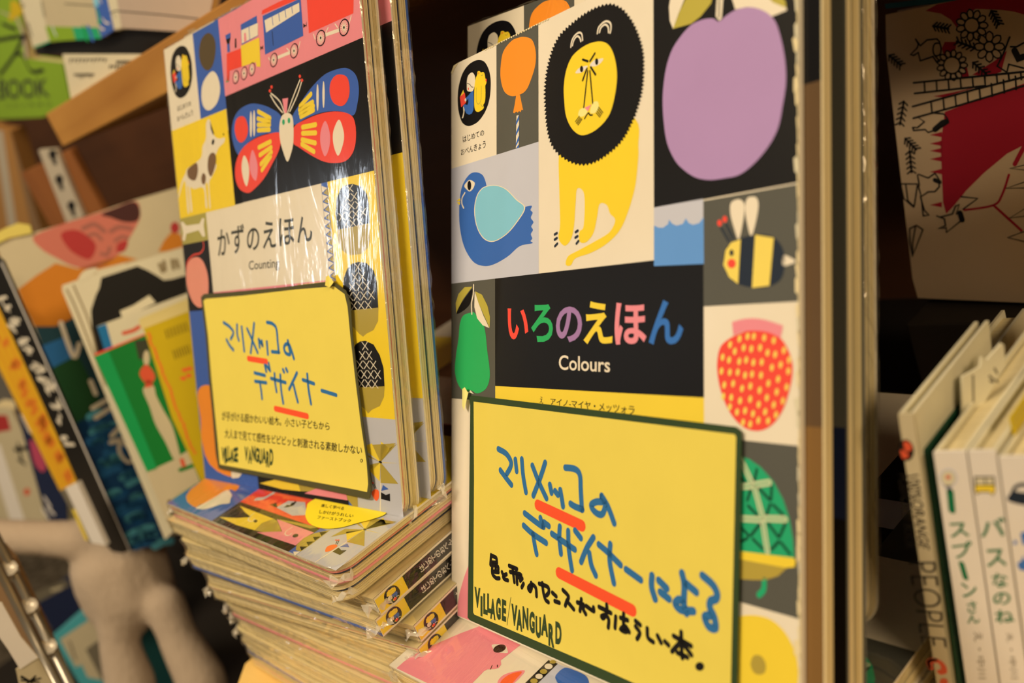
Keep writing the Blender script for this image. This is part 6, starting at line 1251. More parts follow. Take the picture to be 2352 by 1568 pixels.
['k','gk',1,[[97.9,1.1],[101.9,1.7]],1.2],
['k','gk',1,[[100.5,3.4],[105.8,1.7]],1.4],
['k','gk',1,[[101.6,1.9],[105.6,2.5]],1.2],
['k','gk',1,[[11.1,3],[15.9,2.1]],1.4],
['k','gk',1,[[12.8,1.1],[17.6,1.7]],1.2],
['k','gk',1,[[17.4,3.1],[21.9,2.4]],1.4],
['k','gk',1,[[17.8,2.1],[22.5,2.8]],1.2],
['k','gk',1,[[21.2,4.8],[27,3.2]],1.4],
['k','gk',1,[[22.6,3.2],[27.3,3.8]],1.2],
['k','gk',1,[[27.1,5.2],[32,4.1]],1.4],
['k','gk',1,[[27.4,4.2],[32.1,4.8]],1.2]],
},
'upper_cream_book':{
'cover':[['p','wv',0,[[6.2,-50],[52.1,-37.1],[18.9,.2],[-24.4,-3.9],[-26.2,-5.4]]]],
'spine_lettering':[['l','kg',1,[[.5,-40.8],[4.2,-37.6],[-1.8,-36.5],[-7,-39]],1.2],
['k','kg',1,[[-10.7,-24],[-6.5,-23.4]],.9],
['k','kg',1,[[-11.5,-22.7],[-7.3,-22.1]],.9],
['k','kg',1,[[-12.3,-21.3],[-8.2,-20.7]],.9],
['k','kg',1,[[-13,-20],[-9.1,-19.4]],.9],
['k','kg',1,[[-13.8,-18.6],[-10,-18.1]],.9],
['k','kg',1,[[-14.6,-17.2],[-10.9,-16.8]],.9],
['k','kg',1,[[-15.3,-15.8],[-11.8,-15.4]],.9],
['k','kg',1,[[-16.1,-14.5],[-12.7,-14.1]],.9],
['k','kg',1,[[-16.9,-13.1],[-13.6,-12.7]],.9],
['l','gt',1,[[-23.5,-4.3],[-11.5,-2.8],[18.1,.6]],1.2]],
},
'upper_white_book':{
'cover':[['p','bc',0,[[52.1,-37.1],[151.2,-9.2],[126,24.2],[72.9,12.4],[19.4,.9]]]],
'cover_print':[['p','lg',1,[[26.3,-11.8],[129.7,15.8],[126,24.2],[72.9,12.4],[19.4,.9],[18.9,.2]]],
['p','gt',2,[[81.3,3],[129.7,15.8],[126,24.2],[75.3,12.9]]],
['l','bl',3,[[112,11.7],[110.8,15.4],[108.5,19.9]],6],
['l','gs',3,[[103.3,9.3],[100.8,12.9],[97.9,17.8]],5],
['k','kk',1,[[89.8,-15.2],[145.1,1.6]],.8],
['l','lv',2,[[41.1,-7.5],[39.6,-3.5],[39.5,-.4]],3],
['k','kg',1,[[43.2,-29.1],[47.4,-28.2]],.9],
['k','kg',1,[[41.7,-27.4],[45.8,-26.5]],.9],
['k','kg',1,[[40.1,-25.8],[44.3,-24.9]],.9],
['k','kg',1,[[38.5,-24.1],[42.7,-23.2]],.9],
['k','kg',1,[[37,-22.4],[41.2,-21.5]],.9],
['k','kg',1,[[35.4,-20.7],[39.6,-19.8]],.9],
['k','kg',1,[[33.8,-18.9],[38,-18.1]],.9]],
},
'upper_blue_book':{
'cover':[['p','cb',0,[[151.2,-9.2],[176.1,-2.2],[155.6,24.5],[143,24.5],[126.1,23.8]]]],
'spine_lettering':[['l','cr',1,[[146.1,12.5],[147.1,15.7],[152.3,18]],2],
['l','cr',1,[[134.1,14.8],[135.1,18.1],[138.8,19.5]],2],
['k','cr',1,[[156.3,-.2],[158.3,2.3]],1.5],
['l','gt',1,[[144,5.2],[139.9,11.9],[134.6,13.5]],3],
['p','lb',1,[[151.2,-9.2],[160.3,-6.7],[151.2,3.2],[141.3,2.5]]]],
},
'upper_grey_book':{
'cover':[['p','lp',0,[[175.1,-2.5],[332.2,41.7],[307.5,55.6],[275.6,56.7],[170.9,26.7],[156.6,24.8]]]],
'cover_print':[['p','wv',1,[[175.1,-2.5],[191.4,2.1],[171.1,26.5],[156.8,24.6]]],
['l','kk',2,[[164.9,13.1],[173.8,13.6],[182.4,16.1],[247.2,36.1],[307.4,55.7]],.9],
['k','kk',2,[[169.4,14.8],[169.4,17.7]],1]],
},
'upper_shade_slab':{
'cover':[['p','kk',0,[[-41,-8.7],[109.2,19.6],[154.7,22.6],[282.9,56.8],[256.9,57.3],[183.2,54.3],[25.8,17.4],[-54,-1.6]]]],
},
'metal_strip':{
'rail':[['p','mt',0,[[-2.5,-26.6],[46,-20],[23.2,49.8],[-35.5,50.9]]]],
'slot':[['s','kk',1,[[41,-15.3],[35.1,-13.3],[27.4,-12.7],[20.9,-13.7],[18.2,-16],[20.3,-18.7],[26.3,-20.7],[34,-21.3],[40.4,-20.2],[43,-18]]],
['p','kk',1,[[21,-14.8],[33.9,-13.7],[28.4,-6.2],[18.4,-7.2]]],
['s','kk',1,[[22.1,8.9],[15.9,11.1],[7.9,11.9],[1.2,11],[-1.6,8.7],[.6,5.8],[6.9,3.6],[14.9,2.9],[21.4,3.8],[24.2,6.1]]],
['p','kk',1,[[1.3,9.8],[14.7,10.7],[9,18.6],[-1.4,17.7]]],
['s','kk',1,[[16.7,36.9],[10.4,39.3],[2.3,40.3],[-4.6,39.5],[-7.4,37.2],[-5.2,34.3],[1.2,31.9],[9.4,30.9],[16.1,31.8],[18.8,34]]],
['p','kk',1,[[-4.4,38.3],[9.2,38.9],[3.3,47.1],[-7.2,46.4]]]],
},
'wooden_upright':{
'board':[['p','lw',0,[[-63.3,-83.6],[65.3,-51.1],[-37.5,90.9],[-179,118.2],[-474.5,96.5]]]],
'pale_strip':[['p','mt',1,[[2.9,-62.2],[36.3,-56.3],[-150.8,80.3],[-193.2,76.4]]],
['p','wd',1,[[48.4,-36],[65.3,-51.1],[-37.5,90.9],[-91.5,96.4]]]],
},
'drawing_book':{
'cover':[['p','dw',0,[[-4.7,-63.1],[90.4,-60.2],[70.8,99.4],[-16.1,97.2],[-17.2,85.3],[-8.1,-44]]]],
'cover_print':[['p','tl',2,[[-4,-66.1],[24.4,-62.3],[44.4,-60.8],[44.7,-63],[-4.1,-68.7]]],
['p','dr',1,[[17.6,-60.2],[24.3,-61.9],[44.4,-61.2],[67.4,-59.4],[89,-56.7],[87.4,-44.1],[65.7,-47.6],[61.7,-49.8],[55.5,-52.1],[43.5,-55.3],[37.2,-53.6],[32.4,-48.7],[30,-53.1],[25.5,-57]]],
['p','dr',1,[[19,-7.7],[61.2,-15.5],[84.4,-19.8],[80.4,12.9],[56.9,14.5],[47.9,18],[34.4,26.9],[23.5,35.5],[15.1,43.5],[10.1,47.6],[9.4,41],[11.4,25.8],[13.7,8.9]]],
['p','dr',1,[[23,-39.9],[25.1,-42.9],[31.2,-41.7],[30,-38],[23.7,-34.8]]],
['p','dr',1,[[36.4,-24],[49.1,-29],[55.4,-32.6],[51.1,-22.9],[44.2,-22.2]]],
['p','dr',1,[[14,-16.6],[37.4,-17.5],[19.2,-15.3]]],
['p','dr',1,[[26.1,-24.3],[34.3,-29.8],[34.8,-23.3]]],
['p','dr',1,[[8.4,3.4],[15.5,2.6],[15,5.5]]],
['p','dr',1,[[7.6,8.1],[14.7,7.2],[14.2,10.2]]],
['p','dr',1,[[6.8,12],[14.1,11.1],[13.5,14]]],
['p','dr',1,[[6,16.5],[13.3,15.6],[12.7,18.5]]],
['p','dr',1,[[4.8,23.5],[12.1,22.4],[11.5,25.4]]],
['p','dr',1,[[1.4,42],[8.8,40.7],[8.3,43.8]]],
['s','dw',2,[[45.8,-46.8],[44.3,-43.9],[41.2,-42.6],[37.8,-43.3],[35.3,-45.8],[34.7,-49.2],[36.3,-52.1],[39.4,-53.4],[42.9,-52.7],[45.3,-50.1]]],
['s','dw',3,[[47.9,-46.4],[47.4,-45.6],[46.3,-45.2],[45,-45.5],[44,-46.3],[43.8,-47.3],[44.3,-48.1],[45.4,-48.4],[46.7,-48.1],[47.7,-47.3]]],
['l','kk',5,[[48.2,-46.3],[47,-45.3],[44.8,-45.8],[43.9,-47.2],[45.2,-48.3],[47.3,-47.8],[48.2,-46.3]],.7],
['s','dw',3,[[46.1,-42.7],[45.2,-42.3],[44,-42.6],[43,-43.5],[42.6,-44.7],[42.9,-45.6],[43.9,-46],[45,-45.6],[46,-44.7],[46.4,-43.6]]],
['l','kk',5,[[46.3,-42.5],[44.6,-42.3],[43,-43.8],[43,-45.5],[44.7,-45.7],[46.4,-44.1],[46.3,-42.5]],.7],
['s','dw',3,[[42.4,-40.6],[41.4,-40.8],[40.6,-41.7],[40.2,-43],[40.5,-44.1],[41.3,-44.7],[42.3,-44.5],[43.1,-43.6],[43.5,-42.4],[43.2,-41.2]]],
['l','kk',5,[[42.5,-40.3],[40.9,-41.1],[40.3,-43.2],[41.3,-44.6],[42.9,-43.8],[43.5,-41.7],[42.5,-40.3]],.7],
['s','dw',3,[[38,-40.9],[37.2,-41.6],[37,-42.8],[37.4,-44],[38.3,-44.8],[39.3,-44.8],[40.1,-44.1],[40.3,-43],[39.9,-41.7],[39.1,-41]]],
['l','kk',5,[[37.9,-40.6],[37,-42.1],[37.6,-44.1],[39.3,-44.7],[40.2,-43.2],[39.6,-41.2],[37.9,-40.6]],.7],
['s','dw',3,[[34.3,-43.5],[34,-44.4],[34.5,-45.5],[35.5,-46.3],[36.7,-46.5],[37.6,-46],[37.9,-45],[37.5,-43.9],[36.5,-43.1],[35.2,-43]]],
['l','kk',5,[[34.1,-43.3],[34.1,-45],[35.8,-46.3],[37.6,-45.9],[37.6,-44.2],[35.8,-42.9],[34.1,-43.3]],.7],
['s','dw',3,[[32.5,-47.5],[32.8,-48.5],[33.8,-49.1],[35.1,-49.2],[36.3,-48.7],[36.8,-47.8],[36.5,-46.8],[35.5,-46.2],[34.2,-46.1],[33,-46.6]]],
['l','kk',5,[[32.2,-47.5],[33.1,-48.9],[35.4,-49],[36.7,-47.8],[35.8,-46.4],[33.5,-46.2],[32.2,-47.5]],.7],
['s','dw',3,[[33.2,-51.7],[34,-52.3],[35.2,-52.3],[36.5,-51.6],[37.2,-50.6],[37.1,-49.6],[36.4,-49],[35.1,-49],[33.9,-49.7],[33.2,-50.7]]],
['l','kk',5,[[32.9,-51.8],[34.5,-52.4],[36.6,-51.4],[37,-49.7],[35.4,-49.1],[33.4,-50.2],[32.9,-51.8]],.7],
['s','dw',3,[[36.2,-54.6],[37.2,-54.7],[38.3,-54.1],[39,-52.9],[39,-51.8],[38.5,-51],[37.4,-50.9],[36.4,-51.5],[35.7,-52.7],[35.6,-53.9]]],
['l','kk',5,[[36,-54.9],[37.8,-54.6],[39,-52.6],[38.4,-51.1],[36.7,-51.4],[35.5,-53.4],[36,-54.9]],.7],
['s','dw',3,[[40.4,-55.5],[41.4,-55],[41.9,-53.9],[41.9,-52.7],[41.3,-51.7],[40.4,-51.4],[39.4,-51.8],[38.9,-52.9],[38.9,-54.2],[39.5,-55.2]]],
['l','kk',5,[[40.4,-55.8],[41.7,-54.6],[41.7,-52.4],[40.4,-51.5],[39,-52.6],[39.1,-54.8],[40.4,-55.8]],.7],
['s','dw',3,[[44.6,-53.9],[45.1,-53.1],[45,-51.9],[44.3,-50.9],[43.2,-50.4],[42.2,-50.7],[41.7,-51.5],[41.8,-52.7],[42.5,-53.7],[43.6,-54.2]]],
['l','kk',5,[[44.7,-54.2],[45.2,-52.5],[44,-50.8],[42.3,-50.8],[41.8,-52.4],[43,-54.1],[44.7,-54.2]],.7],
['s','dw',3,[[47.3,-50.5],[47.4,-49.6],[46.6,-48.7],[45.4,-48.3],[44.2,-48.4],[43.5,-49.1],[43.5,-50.1],[44.2,-51],[45.4,-51.5],[46.6,-51.3]]],
['l','kk',5,[[47.6,-50.7],[47.2,-49.1],[45.1,-48.4],[43.6,-49.2],[44.1,-50.8],[46.1,-51.5],[47.6,-50.7]],.7],
['s','dw',6,[[44,-47.2],[42.9,-45.3],[40.9,-44.4],[38.6,-44.9],[37,-46.6],[36.6,-48.8],[37.7,-50.7],[39.7,-51.6],[42,-51.1],[43.6,-49.4]]],
['l','kk',7,[[44,-47.2],[42.5,-45],[39.8,-44.5],[37.3,-46.1],[36.6,-48.8],[38.1,-51],[40.9,-51.5],[43.3,-49.9],[44,-47.2]],.8],
['s','dw',2,[[52,-35.2],[50.7,-32.7],[48.1,-31.4],[45.2,-32],[43.1,-34.1],[42.6,-37],[43.9,-39.5],[46.5,-40.7],[49.4,-40.1],[51.5,-38]]],
['s','dw',3,[[54.4,-34.7],[53.8,-33.7],[52.4,-33.3],[50.9,-33.6],[49.8,-34.5],[49.5,-35.6],[50.1,-36.6],[51.5,-37],[53,-36.7],[54.1,-35.8]]],
['l','kk',5,[[54.7,-34.6],[53.2,-33.4],[50.7,-33.9],[49.6,-35.6],[51.1,-36.9],[53.7,-36.4],[54.7,-34.6]],.7],
['s','dw',3,[[51.6,-30.2],[50.4,-30],[49.1,-30.6],[48.2,-31.9],[48,-33.2],[48.6,-34.2],[49.8,-34.5],[51.1,-33.8],[52,-32.5],[52.2,-31.2]]],
['l','kk',5,[[51.8,-29.9],[49.8,-30.1],[48.2,-32.2],[48.7,-34.1],[50.7,-33.9],[52.3,-31.8],[51.8,-29.9]],.7],
['s','dw',3,[[46.2,-29.1],[45.2,-29.7],[44.7,-31.1],[44.9,-32.6],[45.8,-33.7],[47,-33.9],[48,-33.2],[48.5,-31.9],[48.2,-30.4],[47.4,-29.3]]],
['l','kk',5,[[46.2,-28.7],[44.8,-30.3],[45.2,-32.8],[47,-33.8],[48.3,-32.2],[47.9,-29.7],[46.2,-28.7]],.7],
['s','dw',3,[[41.4,-32.1],[41.1,-33.3],[41.8,-34.5],[43,-35.4],[44.5,-35.5],[45.5,-34.9],[45.8,-33.7],[45.2,-32.4],[43.9,-31.6],[42.5,-31.4]]],
['l','kk',5,[[41.1,-31.9],[41.2,-33.9],[43.4,-35.3],[45.4,-34.8],[45.3,-32.8],[43.1,-31.3],[41.1,-31.9]],.7],
['s','dw',3,[[40.1,-37.5],[40.7,-38.5],[42.1,-38.9],[43.6,-38.6],[44.8,-37.7],[45.1,-36.5],[44.4,-35.5],[43.1,-35.1],[41.5,-35.4],[40.4,-36.3]]],
['l','kk',5,[[39.7,-37.6],[41.3,-38.8],[43.9,-38.3],[45,-36.5],[43.4,-35.3],[40.8,-35.8],[39.7,-37.6]],.7],
['s','dw',3,[[43,-42],[44.2,-42.2],[45.5,-41.6],[46.4,-40.3],[46.6,-38.9],[46,-37.9],[44.8,-37.7],[43.5,-38.4],[42.6,-39.6],[42.4,-41]]],
['l','kk',5,[[42.8,-42.3],[44.8,-42.1],[46.4,-39.9],[45.9,-38],[43.9,-38.2],[42.3,-40.4],[42.8,-42.3]],.7],
['s','dw',3,[[48.4,-43],[49.4,-42.3],[49.9,-41],[49.6,-39.5],[48.8,-38.5],[47.6,-38.2],[46.6,-38.9],[46.1,-40.2],[46.4,-41.7],[47.2,-42.8]]],
['l','kk',5,[[48.4,-43.4],[49.8,-41.8],[49.4,-39.3],[47.7,-38.4],[46.3,-39.9],[46.7,-42.4],[48.4,-43.4]],.7],
['s','dw',3,[[53,-40],[53.3,-38.8],[52.7,-37.6],[51.5,-36.8],[50.1,-36.6],[49.1,-37.3],[48.8,-38.5],[49.4,-39.7],[50.7,-40.5],[52,-40.6]]],
['l','kk',5,[[53.4,-40.2],[53.2,-38.2],[51.2,-36.8],[49.2,-37.4],[49.3,-39.3],[51.4,-40.7],[53.4,-40.2]],.7],
['s','dw',6,[[49.8,-35.6],[49.1,-34.3],[47.7,-33.6],[46.2,-33.9],[45.1,-35],[44.8,-36.6],[45.5,-37.9],[46.9,-38.5],[48.4,-38.2],[49.5,-37.1]]],
['l','kk',7,[[49.8,-35.6],[48.8,-34],[46.9,-33.7],[45.3,-34.7],[44.8,-36.6],[45.8,-38.1],[47.7,-38.5],[49.3,-37.4],[49.8,-35.6]],.8],
['s','dw',2,[[33,-29.6],[31.3,-26.4],[27.9,-24.9],[24.2,-25.5],[21.5,-28.2],[20.9,-31.8],[22.7,-34.9],[26.1,-36.4],[29.8,-35.7],[32.4,-33.1]]],
['s','dw',3,[[34.8,-29.3],[34.3,-28.6],[33.3,-28.3],[32.2,-28.5],[31.4,-29.1],[31.2,-29.9],[31.6,-30.6],[32.6,-30.9],[33.7,-30.7],[34.5,-30.1]]],
['l','kk',5,[[35,-29.2],[33.9,-28.3],[32,-28.6],[31.2,-29.9],[32.4,-30.8],[34.3,-30.4],[35,-29.2]],.7],
['s','dw',3,[[33.3,-26],[32.5,-25.6],[31.5,-25.7],[30.6,-26.4],[30.2,-27.3],[30.4,-28.2],[31.1,-28.6],[32.2,-28.4],[33.1,-27.7],[33.5,-26.8]]],
['l','kk',5,[[33.5,-25.8],[32.1,-25.5],[30.5,-26.7],[30.4,-28.1],[31.9,-28.4],[33.4,-27.2],[33.5,-25.8]],.7],
['s','dw',3,[[30.4,-23.7],[29.5,-23.7],[28.7,-24.3],[28.2,-25.3],[28.2,-26.3],[28.8,-27],[29.7,-27],[30.6,-26.4],[31,-25.4],[31,-24.4]]],
['l','kk',5,[[30.5,-23.5],[29.1,-23.9],[28.2,-25.6],[28.9,-26.9],[30.3,-26.5],[31.1,-24.8],[30.5,-23.5]],.7],
['s','dw',3,[[26.7,-23.1],[25.9,-23.4],[25.4,-24.4],[25.4,-25.5],[26,-26.3],[26.8,-26.6],[27.6,-26.2],[28.1,-25.3],[28.1,-24.2],[27.5,-23.4]]],
['l','kk',5,[[26.7,-22.8],[25.6,-23.8],[25.6,-25.7],[26.8,-26.5],[27.9,-25.5],[27.9,-23.7],[26.7,-22.8]],.7],
['s','dw',3,[[23,-24.1],[22.4,-24.9],[22.5,-25.9],[23.1,-26.8],[24,-27.3],[24.9,-27.2],[25.4,-26.5],[25.4,-25.5],[24.8,-24.6],[23.9,-24]]],
['l','kk',5,[[22.8,-23.9],[22.3,-25.3],[23.3,-26.9],[24.8,-27.1],[25.3,-25.8],[24.4,-24.1],[22.8,-23.9]],.7],
['s','dw',3,[[20.2,-26.8],[20.1,-27.6],[20.6,-28.5],[21.6,-29.1],[22.6,-29.1],[23.4,-28.6],[23.5,-27.7],[23,-26.9],[22,-26.3],[20.9,-26.2]]],
['l','kk',5,[[19.9,-26.6],[20.2,-28.1],[21.9,-29],[23.3,-28.5],[23.1,-27.1],[21.4,-26.1],[19.9,-26.6]],.7],
['s','dw',3,[[19,-30.3],[19.3,-31.1],[20.2,-31.6],[21.3,-31.7],[22.3,-31.2],[22.7,-30.5],[22.4,-29.6],[21.6,-29.1],[20.4,-29.1],[19.4,-29.5]]],
['l','kk',5,[[18.7,-30.2],[19.6,-31.4],[21.6,-31.5],[22.6,-30.4],[21.8,-29.3],[19.8,-29.2],[18.7,-30.2]],.7],
['s','dw',3,[[19.6,-33.9],[20.3,-34.4],[21.4,-34.5],[22.4,-34],[23.1,-33.2],[23.1,-32.4],[22.4,-31.8],[21.4,-31.7],[20.3,-32.2],[19.6,-33]]],
['l','kk',5,[[19.4,-34],[20.7,-34.6],[22.6,-33.8],[23,-32.4],[21.6,-31.8],[19.8,-32.6],[19.4,-34]],.7],
['s','dw',3,[[21.9,-36.7],[22.8,-36.9],[23.8,-36.5],[24.5,-35.6],[24.7,-34.6],[24.3,-33.9],[23.4,-33.7],[22.5,-34.1],[21.7,-35],[21.5,-36]]],
['l','kk',5,[[21.8,-36.9],[23.3,-36.8],[24.5,-35.4],[24.2,-34],[22.7,-34],[21.5,-35.5],[21.8,-36.9]],.7],
['s','dw',3,[[25.4,-38.1],[26.3,-37.9],[27,-37.1],[27.2,-36.1],[26.9,-35.1],[26.1,-34.6],[25.3,-34.9],[24.6,-35.6],[24.4,-36.7],[24.7,-37.7]]],
['l','kk',5,[[25.4,-38.4],[26.7,-37.6],[27.1,-35.8],[26.1,-34.7],[24.8,-35.5],[24.4,-37.3],[25.4,-38.4]],.7],
['s','dw',3,[[29.2,-37.8],[29.9,-37.3],[30.1,-36.3],[29.8,-35.3],[29.1,-34.6],[28.2,-34.5],[27.5,-35.1],[27.3,-36],[27.6,-37.1],[28.3,-37.8]]],
['l','kk',5,[[29.3,-38.1],[30.1,-36.9],[29.6,-35.1],[28.2,-34.6],[27.4,-35.8],[27.9,-37.6],[29.3,-38.1]],.7],
['s','dw',3,[[32.4,-35.9],[32.8,-35.1],[32.5,-34.2],[31.7,-33.4],[30.8,-33.2],[29.9,-33.5],[29.6,-34.3],[29.9,-35.2],[30.6,-36],[31.6,-36.2]]],
['l','kk',5,[[32.6,-36.1],[32.8,-34.7],[31.5,-33.4],[30,-33.5],[29.8,-35],[31.1,-36.2],[32.6,-36.1]],.7],
['s','dw',3,[[34.4,-32.8],[34.4,-32],[33.7,-31.3],[32.6,-31],[31.6,-31.2],[31,-31.8],[31.1,-32.7],[31.8,-33.4],[32.8,-33.7],[33.9,-33.5]]],
['l','kk',5,[[34.7,-32.9],[34.2,-31.6],[32.4,-31.1],[31.1,-31.9],[31.6,-33.2],[33.4,-33.7],[34.7,-32.9]],.7],
['s','dw',6,[[31.3,-29.9],[30.1,-27.6],[27.7,-26.5],[25,-26.9],[23,-28.9],[22.6,-31.5],[23.9,-33.8],[26.3,-34.9],[29,-34.4],[30.9,-32.5]]],
['l','kk',7,[[31.3,-29.9],[29.6,-27.2],[26.3,-26.5],[23.4,-28.3],[22.6,-31.5],[24.4,-34.2],[27.7,-34.8],[30.6,-33],[31.3,-29.9]],.8],
['k','kk',8,[[4.5,-25.4],[62,-21.2]],1],
['k','kk',8,[[4,-19.8],[42.4,-17.6]],1],
['k','kk',8,[[1.6,-13.1],[38.3,-16.8]],1],
['k','kk',8,[[.8,-6.8],[25.8,-9.7]],1],
['k','kk',8,[[25.8,-9.7],[61,-14.5]],1],
['k','kk',8,[[38.3,-16.8],[61.6,-18.7]],1],
['k','kk',8,[[10.6,-24.8],[9.9,-19.7]],.8],
['k','kk',8,[[17.3,-24.3],[16.7,-19.4]],.8],
['k','kk',8,[[23.8,-23.8],[23.3,-19.1]],.8],
['k','kk',8,[[30.2,-23.3],[29.8,-18.9]],.8],
['k','kk',8,[[36.5,-22.8],[36.2,-18.6]],.8],
['k','kk',8,[[42.7,-22.4],[42.4,-18.4]],.8],
['k','kk',8,[[48.7,-21.9],[48.5,-18.2]],.8],
['k','kk',8,[[54.6,-21.4],[54.4,-17.9]],.8],
['k','kk',8,[[60.5,-21],[60.3,-17.7]],.8],
['k','kk',8,[[12.4,-13.9],[11.9,-8.1]],.8],
['k','kk',8,[[19.4,-14.8],[18.9,-8.9]],.8],
['k','kk',8,[[26.1,-15.7],[25.6,-9.7]],.8],
['k','kk',8,[[32.7,-16.5],[32.2,-10.4]],.8],
['k','kk',8,[[39.2,-17.4],[38.7,-11.1]],.8],
['k','kk',8,[[45.5,-18.2],[45,-11.8]],.8],
['k','kk',8,[[51.7,-19],[51.2,-12.5]],.8],
['k','kk',8,[[57.7,-19.8],[57.2,-13.2]],.8],
['k','kk',8,[[-6.7,-42.1],[-.8,-35.7]],1.1],
['k','kk',8,[[-6.7,-42.1],[-3.5,-42.1]],.8],
['k','kk',8,[[-6.7,-42.1],[-7.3,-39.3]],.8],
['k','kk',8,[[-5.3,-40.6],[-2.2,-40.6]],.8],
['k','kk',8,[[-5.3,-40.6],[-6,-37.8]],.8],
['k','kk',8,[[-4,-39.2],[-.9,-39.2]],.8],
['k','kk',8,[[-4,-39.2],[-4.7,-36.4]],.8],
['k','kk',8,[[-2.7,-37.7],[.4,-37.7]],.8],
['k','kk',8,[[-2.7,-37.7],[-3.4,-34.9]],.8],
['k','kk',8,[[-1.4,-36.3],[1.7,-36.3]],.8],
['k','kk',8,[[-1.4,-36.3],[-2,-33.5]],.8],
['k','kk',8,[[-2.9,-16.6],[-7.6,-4.5]],1.1],
['k','kk',8,[[-2.9,-16.6],[-1.2,-14.1]],.8],
['k','kk',8,[[-2.9,-16.6],[-5.9,-15.6]],.8],
['k','kk',8,[[-3.9,-13.9],[-2.2,-11.4]],.8],
['k','kk',8,[[-3.9,-13.9],[-7,-12.9]],.8],
['k','kk',8,[[-5,-11.2],[-3.3,-8.7]],.8],
['k','kk',8,[[-5,-11.2],[-8.1,-10.2]],.8],
['k','kk',8,[[-6,-8.5],[-4.4,-6]],.8],
['k','kk',8,[[-6,-8.5],[-9.2,-7.5]],.8],
['k','kk',8,[[-7.1,-5.8],[-5.4,-3.3]],.8],
['k','kk',8,[[-7.1,-5.8],[-10.2,-4.7]],.8],
['k','kk',8,[[-6,3.5],[-.7,10.3]],1.1],
['k','kk',8,[[-6,3.5],[-2.8,3.6]],.8],
['k','kk',8,[[-6,3.5],[-6.9,6.5]],.8],
['k','kk',8,[[-4.8,5.1],[-1.6,5.1]],.8],
['k','kk',8,[[-4.8,5.1],[-5.7,8]],.8],
['k','kk',8,[[-3.6,6.6],[-.4,6.6]],.8],
['k','kk',8,[[-3.6,6.6],[-4.5,9.5]],.8],
['k','kk',8,[[-2.4,8.1],[.8,8.2]],.8],
['k','kk',8,[[-2.4,8.1],[-3.3,11.1]],.8],
['k','kk',8,[[-1.2,9.6],[2,9.7]],.8],
['k','kk',8,[[-1.2,9.6],[-2.1,12.6]],.8],
['k','kk',8,[[-4.6,10.6],[-5.8,22.6]],1.1],
['k','kk',8,[[-4.6,10.6],[-2.2,12.6]],.8],
['k','kk',8,[[-4.6,10.6],[-7.3,12.4]],.8],
['k','kk',8,[[-4.9,13.3],[-2.5,15.2]],.8],
['k','kk',8,[[-4.9,13.3],[-7.6,15.1]],.8],
['k','kk',8,[[-5.1,16],[-2.8,17.9]],.8],
['k','kk',8,[[-5.1,16],[-7.9,17.8]],.8],
['k','kk',8,[[-5.4,18.7],[-3,20.6]],.8],
['k','kk',8,[[-5.4,18.7],[-8.1,20.5]],.8],
['k','kk',8,[[-5.6,21.4],[-3.3,23.3]],.8],
['k','kk',8,[[-5.6,21.4],[-8.4,23.3]],.8],
['k','kk',8,[[20.4,-51.9],[28.2,-48.9]],1.1],
['k','kk',8,[[20.4,-51.9],[22.9,-53.2]],.8],
['k','kk',8,[[20.4,-51.9],[21.4,-49.3]],.8],
['k','kk',8,[[22.2,-51.3],[24.6,-52.6]],.8],
['k','kk',8,[[22.2,-51.3],[23.1,-48.6]],.8],
['k','kk',8,[[24,-50.6],[26.4,-51.9]],.8],
['k','kk',8,[[24,-50.6],[24.9,-48]],.8],
['k','kk',8,[[25.7,-49.9],[28.1,-51.2]],.8],
['k','kk',8,[[25.7,-49.9],[26.6,-47.3]],.8],
['k','kk',8,[[27.4,-49.2],[29.8,-50.5]],.8],
['k','kk',8,[[27.4,-49.2],[28.4,-46.6]],.8],
['k','kk',8,[[50.9,-52.7],[53.6,-45.7]],1.1],
['k','kk',8,[[50.9,-52.7],[53.4,-51.8]],.8],
['k','kk',8,[[50.9,-52.7],[49.5,-50.6]],.8],
['k','kk',8,[[51.5,-51.1],[54,-50.2]],.8],
['k','kk',8,[[51.5,-51.1],[50.1,-49]],.8],
['k','kk',8,[[52.1,-49.5],[54.6,-48.6]],.8],
['k','kk',8,[[52.1,-49.5],[50.8,-47.4]],.8],
['k','kk',8,[[52.7,-48],[55.2,-47]],.8],
['k','kk',8,[[52.7,-48],[51.4,-45.8]],.8],
['k','kk',8,[[53.3,-46.4],[55.8,-45.4]],.8],
['k','kk',8,[[53.3,-46.4],[52,-44.2]],.8],
['k','kk',8,[[40.2,-36.8],[31.5,-41.8]],1.1],
['k','kk',8,[[40.2,-36.8],[37.7,-35.9]],.8],
['k','kk',8,[[40.2,-36.8],[39.8,-39.4]],.8],
['k','kk',8,[[38.3,-37.9],[35.7,-37]],.8],
['k','kk',8,[[38.3,-37.9],[37.8,-40.6]],.8],
['k','kk',8,[[36.3,-39],[33.7,-38.1]],.8],
['k','kk',8,[[36.3,-39],[35.9,-41.7]],.8],
['k','kk',8,[[34.4,-40.2],[31.8,-39.3]],.8],
['k','kk',8,[[34.4,-40.2],[33.9,-42.9]],.8],
['k','kk',8,[[32.4,-41.3],[29.8,-40.4]],.8],
['k','kk',8,[[32.4,-41.3],[31.9,-44]],.8],
['k','kk',8,[[38,-30],[43.8,-23.4]],1.1],
['k','kk',8,[[38,-30],[40.7,-30.1]],.8],
['k','kk',8,[[38,-30],[37.5,-27.4]],.8],
['k','kk',8,[[39.3,-28.5],[42,-28.6]],.8],
['k','kk',8,[[39.3,-28.5],[38.8,-25.9]],.8],
['k','kk',8,[[40.6,-27],[43.3,-27.1]],.8],
['k','kk',8,[[40.6,-27],[40.1,-24.4]],.8],
['k','kk',8,[[41.9,-25.5],[44.6,-25.6]],.8],
